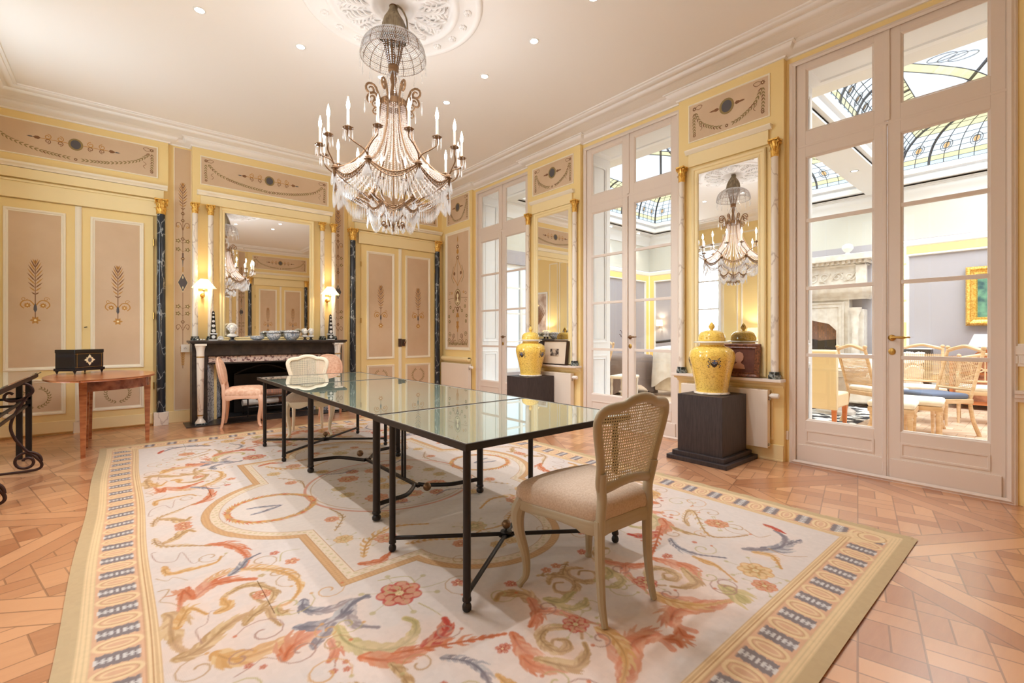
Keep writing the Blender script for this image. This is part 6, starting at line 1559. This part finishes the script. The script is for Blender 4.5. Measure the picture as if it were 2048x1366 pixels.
# stone chimneypiece
t = thing('stone_fireplace', 'tall carved pale stone chimneypiece in the glass-roofed room beyond', 'fireplace', (CX1, 4.08, 0), -pi / 2)
hw = 1.66
for s_ in (-1, 1):
    m = MB(); m.box(min(s_ * 1.36, s_ * 1.62), max(s_ * 1.36, s_ * 1.62), -.28, 0, 0, 1.75); m.build('jamb', stone, t, smooth=False, bevel=.01)
    m = MB(); m.lathe([(.10, 0), (.10, .12), (.07, .16), (.06, .22), (.075, .5), (.085, .8), (.06, 1.1), (.05, 1.3), (.07, 1.5), (.06, 1.62), (.10, 1.72), (.11, 1.78)], 20, (s_ * 1.50, -.36, 0)); m.build('baluster_column', stone, t)
m = MB(); arch = [(-1.37, 0), (-1.37, 2.0), (1.37, 2.0), (1.37, 0), (1.15, 0), (1.15, 1.33), (1.02, 1.47), (.7, 1.55), (.3, 1.60), (0, 1.68), (-.3, 1.60), (-.7, 1.55), (-1.02, 1.47), (-1.15, 1.33), (-1.15, 0)]
for i in range(4, 14): 
    a_, b_ = arch[i], arch[i + 1] if i < 14 else arch[0]
m.box(-1.37, -1.15, -.22, 0, 0, 2.0); m.box(1.15, 1.37, -.22, 0, 0, 2.0)
for i in range(5, 13): a_, b_ = arch[i], arch[i + 1]; m.prism([(b_[0], b_[1]), (a_[0], a_[1]), (a_[0], 2.0), (b_[0], 2.0)], -.22, 0, 'xz')
m.rsweep(-1.30, 1.30, -.2, 1.92, [(0, -.22), (.01, -.25), (.04, -.25), (.06, -.228), (.10, -.228), (.11, -.240), (.13, -.20)]); m.build('arched_surround', stone, t, smooth=False)
m = MB(); P = [(0, 1.95), (.02, 1.95), (.05, 2.02), (.12, 2.05), (.18, 2.10), (.20, 2.18), (0, 2.20)]; rp = [(hw, -.20), (-hw, -.20)]
m.psweep([(hw, 0), (hw, -.24), (-hw, -.24), (-hw, 0)], P, closed=False); m.box(-hw - .1, hw + .1, -.44, 0, 2.17, 2.22); m.build('mantel_cornice', stone, t, ang=50)
m = MB(); m.box(-1.60, 1.60, -.26, 0, 2.22, 2.62)
for k in range(14):
    x = -1.4 + .215 * k; m.tube([(u, -.27, v) for u, v in spiral(x, 2.42, .10, .02, k, 1.3 * (-1) ** k, 14)], .014, 6); m.tube(crom([(x - .1, -.27, 2.34), (x, -.285, 2.42 + .06 * (-1) ** k), (x + .1, -.27, 2.5)], 4), .018, 6, flat=.5)
for s_ in (-1, 1): m.box(min(s_ * 1.5, s_ * 1.66), max(s_ * 1.5, s_ * 1.66), -.32, -.2, 2.22, 2.64)
m.build('carved_frieze', stone, t)
m = MB(); m.box(-1.66, 1.66, -.32, 0, 2.62, 2.66); m.box(-1.78, 1.78, -.46, 0, 2.72, 2.84)
for k in range(38): m.box(-1.68 + k * .09, -1.64 + k * .09 + .01, -.40, 0, 2.66, 2.72)
m.box(-1.68, 1.68, -.36, 0, 2.66, 2.72); m.build('dentil_cornice', stone, t, smooth=False, bevel=.008)
for s_ in (-1, 0, 1): MB().lathe([(.07, 0), (.05, .03), (.03, .06), (.07, .09), (.10, .14), (.09, .20), (.04, .235), (.001, .24)], 20, (s_ * 1.34, -.2, 2.84)).build('ball_finial', porc, t)
MB().box(-1.15, 1.15, -.02, -.004, 0, 1.7).build('brick_back', brick, t, smooth=False)
m = MB(); m.prism([(-1.1, 0), (1.1, 0), (1.1, 1.15), (.8, 1.12), (.5, 1.22), (.25, 1.2), (0, 1.36), (-.25, 1.2), (-.5, 1.22), (-.8, 1.12), (-1.1, 1.15)], -.10, -.04, 'xz')
for k in range(26): x = random.uniform(-.95, .95); z = random.uniform(.35, 1.0); m.tube([(u, -.105, v) for u, v in spiral(x, z, .09, .02, k, 1.2, 10)], .012, 5)
m.build('iron_fireback', iron, t)

# ------------------------------------------------------------------ furniture beyond the doors
def splat_chair(label, loc, rz, wood, seatm, kind):
    t = thing('side_chair' if kind != 'arm' else 'armchair', label, 'chair', loc, rz); w_ = .52 if kind != 'arm' else .60; d = .50
    m = MB(); m.box(-w_ / 2, w_ / 2, -d / 2, d / 2, .40, .455); m.build('seat_rail', wood, t, smooth=False, bevel=.006)
    vs = MB().box(-w_ / 2 + .02, w_ / 2 - .02, -d / 2 + .03, d / 2 - .005, .45, .52); o = vs.build('seat_cushion', seatm, t, bevel=.025)
    for x in (-1, 1):
        m = MB(); X_ = x * (w_ / 2 - .03); m.lathe([(.018, 0), (.014, .01), (.022, .30), (.028, .33), (.020, .35), (.030, .37), (.030, .41)], 14, (X_, d / 2 - .03, 0)); m.build('leg', wood, t)
        m = MB(); m.tube(crom([(X_, -d / 2 - .10, 0), (X_, -d / 2 - .02, .2), (X_, -d / 2 + .02, .43)], 5), .022, 8); m.build('leg', wood, t)
    hb = 1.04 if kind != 'arm' else .90; by = lambda z: -d / 2 + .02 - .28 * (z - .43) * (1 if kind != 'arm' else .5); m = MB()
    for x in (-1, 1): m.tube([(x * (w_ / 2 - .03), by(z), z) for z in (.43, .6, .8, hb)], .02, 8)
    m.tube(crom([(-w_ / 2 + .03, by(hb), hb - .01), (-.1, by(hb) , hb + .03), (0, by(hb), hb + .05), (.1, by(hb), hb + .03), (w_ / 2 - .03, by(hb), hb - .01)], 5), .024, 8); m.tube([(-w_ / 2 + .03, by(.56), .56), (w_ / 2 - .03, by(.56), .56)], .016, 8)
    for x in (-1, 1): m.ball((x * (w_ / 2 - .03), by(hb), hb + .03), .026, 8)
    if kind == 'arm':
        for x in (-1, 1):
            X_ = x * (w_ / 2 - .02); m.tube(crom([(X_, by(.68), .68), (X_, 0, .70), (X_, d / 2 - .07, .66), (X_, d / 2 - .05, .52), (X_, d / 2 - .03, .44)], 5), .018, 8)
        for a, b in ((-1, 1), (1, -1)): m.tube([(a * (w_ / 2 - .05), by(.58), .58), (b * (w_ / 2 - .05), by(hb - .03), hb - .03)], .010, 6)
        for q in (-.14, 0, .14): m.tube([(q, by(.56), .56), (q, by(hb), hb)], .008, 6)
    m.build('back_frame', wood, t)
    if kind == 'cane':
        m = MB()
        for k in range(22): z = .58 + k * .0175; m.box(-w_ / 2 + .04, w_ / 2 - .04, by(z) - .002, by(z) + .002, z - .005, z + .005)
        for k in range(20): x = -w_ / 2 + .05 + k * .0225; m.poly([(x - .004, by(.57) + .003, .57), (x + .004, by(.57) + .003, .57), (x + .004, by(.96) + .003, .96), (x - .004, by(.96) + .003, .96)])
        m.build('cane_panel', blond, t, smooth=False)
    return t
splat_chair('blond wooden chair with slanting cane back beyond the left leaf of the nearest doors', (8.0, 1.62, 0), radians(-125), blond, creamcloth, 'cane')
splat_chair('blond wooden chair seen edge-on beside the stools beyond the nearest doors', (7.82, 1.02, 0), radians(50), blond, bluecloth, 'cane')
splat_chair('blond armchair with crossed back bars beyond the right leaf of the nearest doors', (9.22, .66, 0), radians(95), blond, creamcloth, 'arm')
splat_chair('second blond cane chair half hidden behind the round stone table', (8.72, 1.25, 0), radians(100), blond, creamcloth, 'cane')
def stool(label, x, y, rz):
    t = thing('stool', label, 'stool', (x, y, 0), rz, 'blond stools with cream cushions'); MB().box(-.24, .24, -.20, .20, .38, .43).build('rail', blond, t, smooth=False, bevel=.006)
    m = MB(); m.box(-.245, .245, -.205, .205, .43, .50); m.build('seat_cushion', creamcloth, t, bevel=.03)
    for a in (-.20, .20):
        for b in (-.16, .16): MB().lathe([(.014, 0), (.018, .02), (.024, .30), (.03, .32), (.022, .34), (.03, .36), (.03, .39)], 14, (a, b, 0)).build('leg', blond, t)
stool('cream-cushioned stool nearest the glass of the nearest doors', 6.62, 1.20, .08); stool('cream-cushioned stool behind the first one', 7.12, 1.04, .08)
t = thing('parsons_chair', 'cream high-backed chair with orange wooden legs beyond the nearest doors', 'chair', (7.15, 2.06, 0), radians(-90))
MB().box(-.26, .26, -.24, .24, .30, .48).build('seat', creamleather, t, bevel=.02)
m = MB(); m.box(-.26, .26, -.30, -.22, .28, 1.0); m.tube([(-.26, -.28, 1.0), (.26, -.28, 1.0)], .045, 14); m.build('backrest', creamleather, t, bevel=.01)
for a in (-.22, .22):
    for b in (-.24, .20): MB().cbox((a, b, .15), (.035, .035, .30), 0, 0, 1.5).build('leg', orangewood, t, smooth=False)
t = thing('side_chair', 'dark curved-arm chair beyond the cream chair', 'chair', (8.3, 3.2, 0), radians(100))
MB().box(-.26, .26, -.25, .25, .40, .47).build('seat', slate, t, bevel=.02)
for a in (-.23, .23):
    for b in (-.22, .22): MB().tube(crom([(a, b, .42), (a * 1.1, b * 1.1, .25), (a, b, .1), (a * 1.1, b * 1.15, 0)], 4), .018, 8).build('leg', leather, t)
m = MB(); 
for a in (-.25, .25): m.tube(crom([(a, -.25, .42), (a, -.30, .7), (a, -.36, .95)], 4), .02, 8); m.tube(crom([(a, -.30, .68), (a, -.05, .72), (a, .15, .66), (a, .12, .55), (a, .16, .44)], 4), .018, 8)
m.tube(crom([(-.25, -.36, .95), (0, -.38, 1.0), (.25, -.36, .95)], 4), .025, 8); m.build('back_frame', leather, t)
t = thing('round_table', 'round carved stone table between the chairs beyond the nearest doors', 'table', (8.62, 2.28, 0)); m = MB(); m.lathe([(.40, .66), (.46, .67), (.47, .70), (.45, .735), (.46, .745), (.001, .745)], 40, cap=False); m.lathe([(.40, .66), (.38, .60), (.20, .58)], 40, cap=False); m.build('table_top', stone, t)
MB().lathe([(.26, 0), (.26, .05), (.18, .10), (.12, .2), (.16, .40), (.24, .58)], 24).build('pedestal_base', stone, t)
def sofa(label, x, y, rz, w_, mt):
    t = thing('sofa', label, 'sofa', (x, y, 0), rz); MB().box(-w_ / 2, w_ / 2, -.45, .45, .06, .42).build('base', mt, t, bevel=.03)
    MB().box(-w_ / 2 + .2, w_ / 2 - .2, -.30, .48, .42, .56).build('seat_cushion', mt, t, bevel=.05)
    m = MB(); m.box(-w_ / 2 + .05, w_ / 2 - .05, -.47, -.26, .3, .78); m.tube([(-w_ / 2 + .05, -.42, .80), (w_ / 2 - .05, -.42, .80)], .09, 14); m.build('backrest', mt, t, bevel=.03)
    for s_ in (-1, 1): m = MB(); X_ = s_ * (w_ / 2 - .11); m.box(X_ - .10, X_ + .10, -.44, .45, .05, .60); m.tube([(X_, -.44, .62), (X_, .46, .62)], .12, 14); m.build('armrest', mt, t, bevel=.02)
    return t
sofa('long cream sofa with a rolled arm beyond the nearest doors', 10.05, 2.45, radians(97), 2.0, creamcloth)
t = thing('throw_blanket', 'white sheet thrown over the end of the cream sofa', 'blanket', (10.05, 2.45, 0), radians(97)); m = MB(); 
n = 14; vs = [( -1.02 + .55 * i / n, -.62 + .8 * j / n, .93 - .35 * max(0, j / n - .55) - .30 * max(0, .25 - j / n) + .02 * sin(i * 1.7 + j)) for j in range(n + 1) for i in range(n + 1)]
m.add(vs, [(j * (n + 1) + i, j * (n + 1) + i + 1, (j + 1) * (n + 1) + i + 1, (j + 1) * (n + 1) + i) for j in range(n) for i in range(n)]); o = m.build('sheet_fold', sheet, t, ang=180)
sm = o.modifiers.new('s', 'SOLIDIFY'); sm.thickness = .01
t = thing('area_rug', 'black and white patterned rug beyond the nearest doors', 'rug', (8.55, 2.9, 0)); t2 = MB().box(-1.3, 1.3, -1.1, 1.1, 0, .004).build('pile', bwrug, t, smooth=False)
t = thing('chest_of_drawers', 'warm wooden chest behind the armchair carrying the small lamp', 'cabinet', (11.0, .55, 0), -pi / 2)
MB().box(-.65, .65, -.28, .28, .08, .84).build('carcass', orangewood, t, smooth=False, bevel=.006); MB().box(-.68, .68, -.31, .29, .84, .87).build('cabinet_top', mahog, t, smooth=False, bevel=.004)
for z in (.14, .38, .62): q = MB().box(-.60, .60, -.30, -.28, z, z + .20).build('drawer', mahog2, t, smooth=False, bevel=.005); MB().tube([(-.06, -.31, z + .1), (.06, -.31, z + .1)], .008, 8).build('handle', brass, q)
t = thing('table_lamp', 'small lamp with white shade on the wooden chest', 'lamp', (10.95, .80, .87)); MB().lathe([(.10, 0), (.11, .05), (.06, .10), (.03, .13), (.02, .2)], 20).build('lamp_base', orangewood, t); MB().lathe([(.20, .17), (.12, .38)], 28, cap=False).build('lampshade', white, t)
t = thing('stereo', 'black boxy radio on a low stand by the gilt wall frame', 'radio', (11.1, 1.75, 0), -pi / 2); MB().box(-.28, .28, -.12, .16, .50, .98).build('speaker_case', slate, t, smooth=False, bevel=.006); MB().box(-.30, .30, -.14, .17, .98, .995).build('case_top', white, t, smooth=False); MB().box(-.26, .26, -.10, .14, .0, .50).build('stand', leather, t, smooth=False)
t = thing('framed_painting', 'green landscape painting in a heavy gilt frame on the grey wall', 'picture', (CX1 - .04, .45, 0), -pi / 2)
m = MB(); m.rsweep(-.60, .60, 1.40, 2.42, [(0, 0), (0, -.05), (.03, -.09), (.06, -.07), (.10, -.05), (.13, -.06), (.15, -.03)])
for k in range(40):
    for z in (1.44, 2.38): m.ball((-.56 + k * .0287, -.07, z), .03, 6)
    for x in (-.56, .56): m.ball((x, -.07, 1.44 + k * .0235), .03, 6)
m.build('gilt_frame', gold, t); MB().box(-.46, .46, -.035, -.02, 1.53, 2.29).build('canvas', greenpaint, t, smooth=False)
# seen through the middle doors
t = splat_chair('oval cane-back chair seen through the middle french doors', (7.2, 6.1, 0), radians(60), blond, creamcloth, 'cane')
t = thing('stool', 'low turned wooden stool in front of the oval-backed chair beyond the middle doors', 'stool', (7.45, 5.45, 0), .2); MB().box(-.26, .26, -.2, .2, .40, .46).build('seat', creamcloth, t, bevel=.02)
for a in (-.22, .22):
    for b in (-.16, .16): MB().lathe([(.02, 0), (.026, .06), (.016, .1), (.026, .2), (.016, .28), (.026, .36), (.026, .41)], 12, (a, b, 0)).build('leg', stone, t)
MB().box(-.22, .22, -.015, .015, .14, .17).build('stretcher', stone, t, smooth=False)
t = thing('desk', 'brown wooden desk behind the stool beyond the middle doors', 'table', (8.1, 7.05, 0)); MB().box(-.5, .5, -.3, .3, .72, .78).build('table_top', mahog, t, smooth=False); MB().box(-.45, .45, -.25, .25, .62, .72).build('apron', mahog, t, smooth=False)
for a in (-.43, .43):
    for b in (-.23, .23): MB().box(a - .02, a + .02, b - .02, b + .02, 0, .62).build('leg', mahog, t, smooth=False)
def cloth(label, x, y, z, w_, d_, mt, drop, seed, nm='dust_sheet'):
    rd = random.Random(seed); m = MB(); n = 40; vs = []; rows = [(.0, z + .03), (.5, z + .035), (.95, z + .01), (1.02, z - .05), (1.05, z - drop * .4), (1.10, z - drop * .8), (1.12, z - drop)]
    ph = rd.random() * 6
    for r, zz in rows:
        for k in range(n):
            a = 2 * pi * k / n; c, s_ = cos(a), sin(a); q = (abs(c) ** 4 + abs(s_) ** 4) ** -.25; f = r + (.05 * sin(6 * a + ph) + .03 * sin(11 * a)) * max(0, r - 1) * 8
            vs.append((x + w_ / 2 * c * q * f, y + d_ / 2 * s_ * q * f, zz + (.12 * sin(3 * a + ph) if zz < z - drop * .9 else 0)))
    m.add(vs, [(j * n + k, j * n + (k + 1) % n, (j + 1) * n + (k + 1) % n, (j + 1) * n + k) for j in range(len(rows) - 1) for k in range(n)]); return tag(m.build(nm, mt, ang=180), label, 'cloth')
t = thing('side_table', 'table hidden under taupe and white cloths beyond the middle doors', 'table', (8.35, 6.1, 0)); MB().box(-.5, .5, -.45, .45, .74, .78).build('table_top', leather, t, smooth=False); 
for a in (-.4, .4):
    for b in (-.35, .35): MB().box(a - .02, a + .02, b - .02, b + .02, 0, .74).build('leg', leather, t, smooth=False)
cloth('taupe cloth hanging from the table beyond the middle doors', 8.35, 6.1, .80, 1.08, .98, taupecloth, .70, 3)
cloth('crumpled white sheet over a seat beyond the middle doors', 8.8, 5.1, .98, .95, .75, sheet, .70, 5)
t = thing('armchair', 'armchair covered by the white sheet beyond the middle doors', 'chair', (8.8, 5.1, 0)); MB().box(-.40, .40, -.30, .30, .1, .97).build('seat', creamcloth, t, bevel=.03)
t = thing('wrought_ornament', 'dark curved iron ornament lying on the white sheet beyond the middle doors', 'ornament', (8.8, 5.1, 1.02)); MB().tube(crom([(-.35, .30, .07), (-.2, .1, .10), (0, 0, .13), (.2, -.15, .10), (.3, -.3, .07)], 6), .03, 8).build('bent_bar', iron, t)
t = thing('berry_branches', 'vase of twiggy berry branches on the cloth-covered table', 'flowers', (8.3, 5.95, .84)); MB().lathe([(.04, 0), (.06, .06), (.05, .12), (.025, .15)], 16).build('vase', porc, t)
rd = random.Random(4); m = MB(); bb = MB()
for k in range(12):
    a = rd.random() * 6.28; e = (rd.uniform(.05, .25)); p = crom([(0, 0, .14), (e * .4 * cos(a), e * .4 * sin(a), .28), (e * cos(a), e * sin(a), rd.uniform(.35, .55))], 5); m.tube(p, .003, 5)
    for q in p[4:]: bb.ball((q[0] + rd.uniform(-.03, .03), q[1], q[2]), .011, 5)
m.build('twigs', leather, t); tag(bb.build('berries', leather, t), kind='stuff')
t = thing('wall_lamp', 'small white lamp on the grey wall beyond the middle doors', 'wall lamp', (CX1, 7.05, 1.50), -pi / 2); MB().lathe([(.085, 0), (.075, .16)], 20, (0, -.14, 0), cap=False).build('lampshade', MATS['lamp_shade_lit'] if 'lamp_shade_lit' in MATS else shadem, t); MB().tube([(0, 0, -.06), (0, -.14, -.06), (0, -.14, .06)], .008, 8).build('arm', brass, t)
light('wall_lamp_light', 'POINT', (CX1 - .14, 7.05, 1.58), 6, (1, .85, .6), .03)
# spotlights on the beam and ceiling border of the glass-roofed room
fs = None
for i, (x, y, z, d) in enumerate(((7.3, 2.19, 3.97, 'on the beam, nearer the doors'), (9.3, 2.19, 3.97, 'on the beam, nearer the stone fireplace'), (9.4, 7.3, 4.0, 'far end border left'), (10.6, 7.3, 4.0, 'far end border right'), (11.24, 5.9, 4.0, 'above the grey wall'), (11.24, .9, 4.0, 'above the green painting'))):
    lab = 'downlight in the veranda ceiling, ' + d
    if fs is None: fs = thing('ceiling_spotlight', lab, 'downlight', (x, y, z), 0, 'downlights of the glass-roofed room'); MB().lathe([(.06, 0), (.06, -.004), (.045, -.006), (.042, -.001)], 24, cap=False).build('trim_ring', chrome, fs); MB().lathe([(.042, -.001), (.001, -.003)], 20, cap=False).build('lens', spotm, fs)
    else: dup(fs, (x, y, z), 0, lab)
    if i > 1: light('downlight', 'SPOT', (x, y, z - .02), 40, (1, .9, .75), .03, spot=radians(80), blend=.6)
bpy.context.view_layer.update()
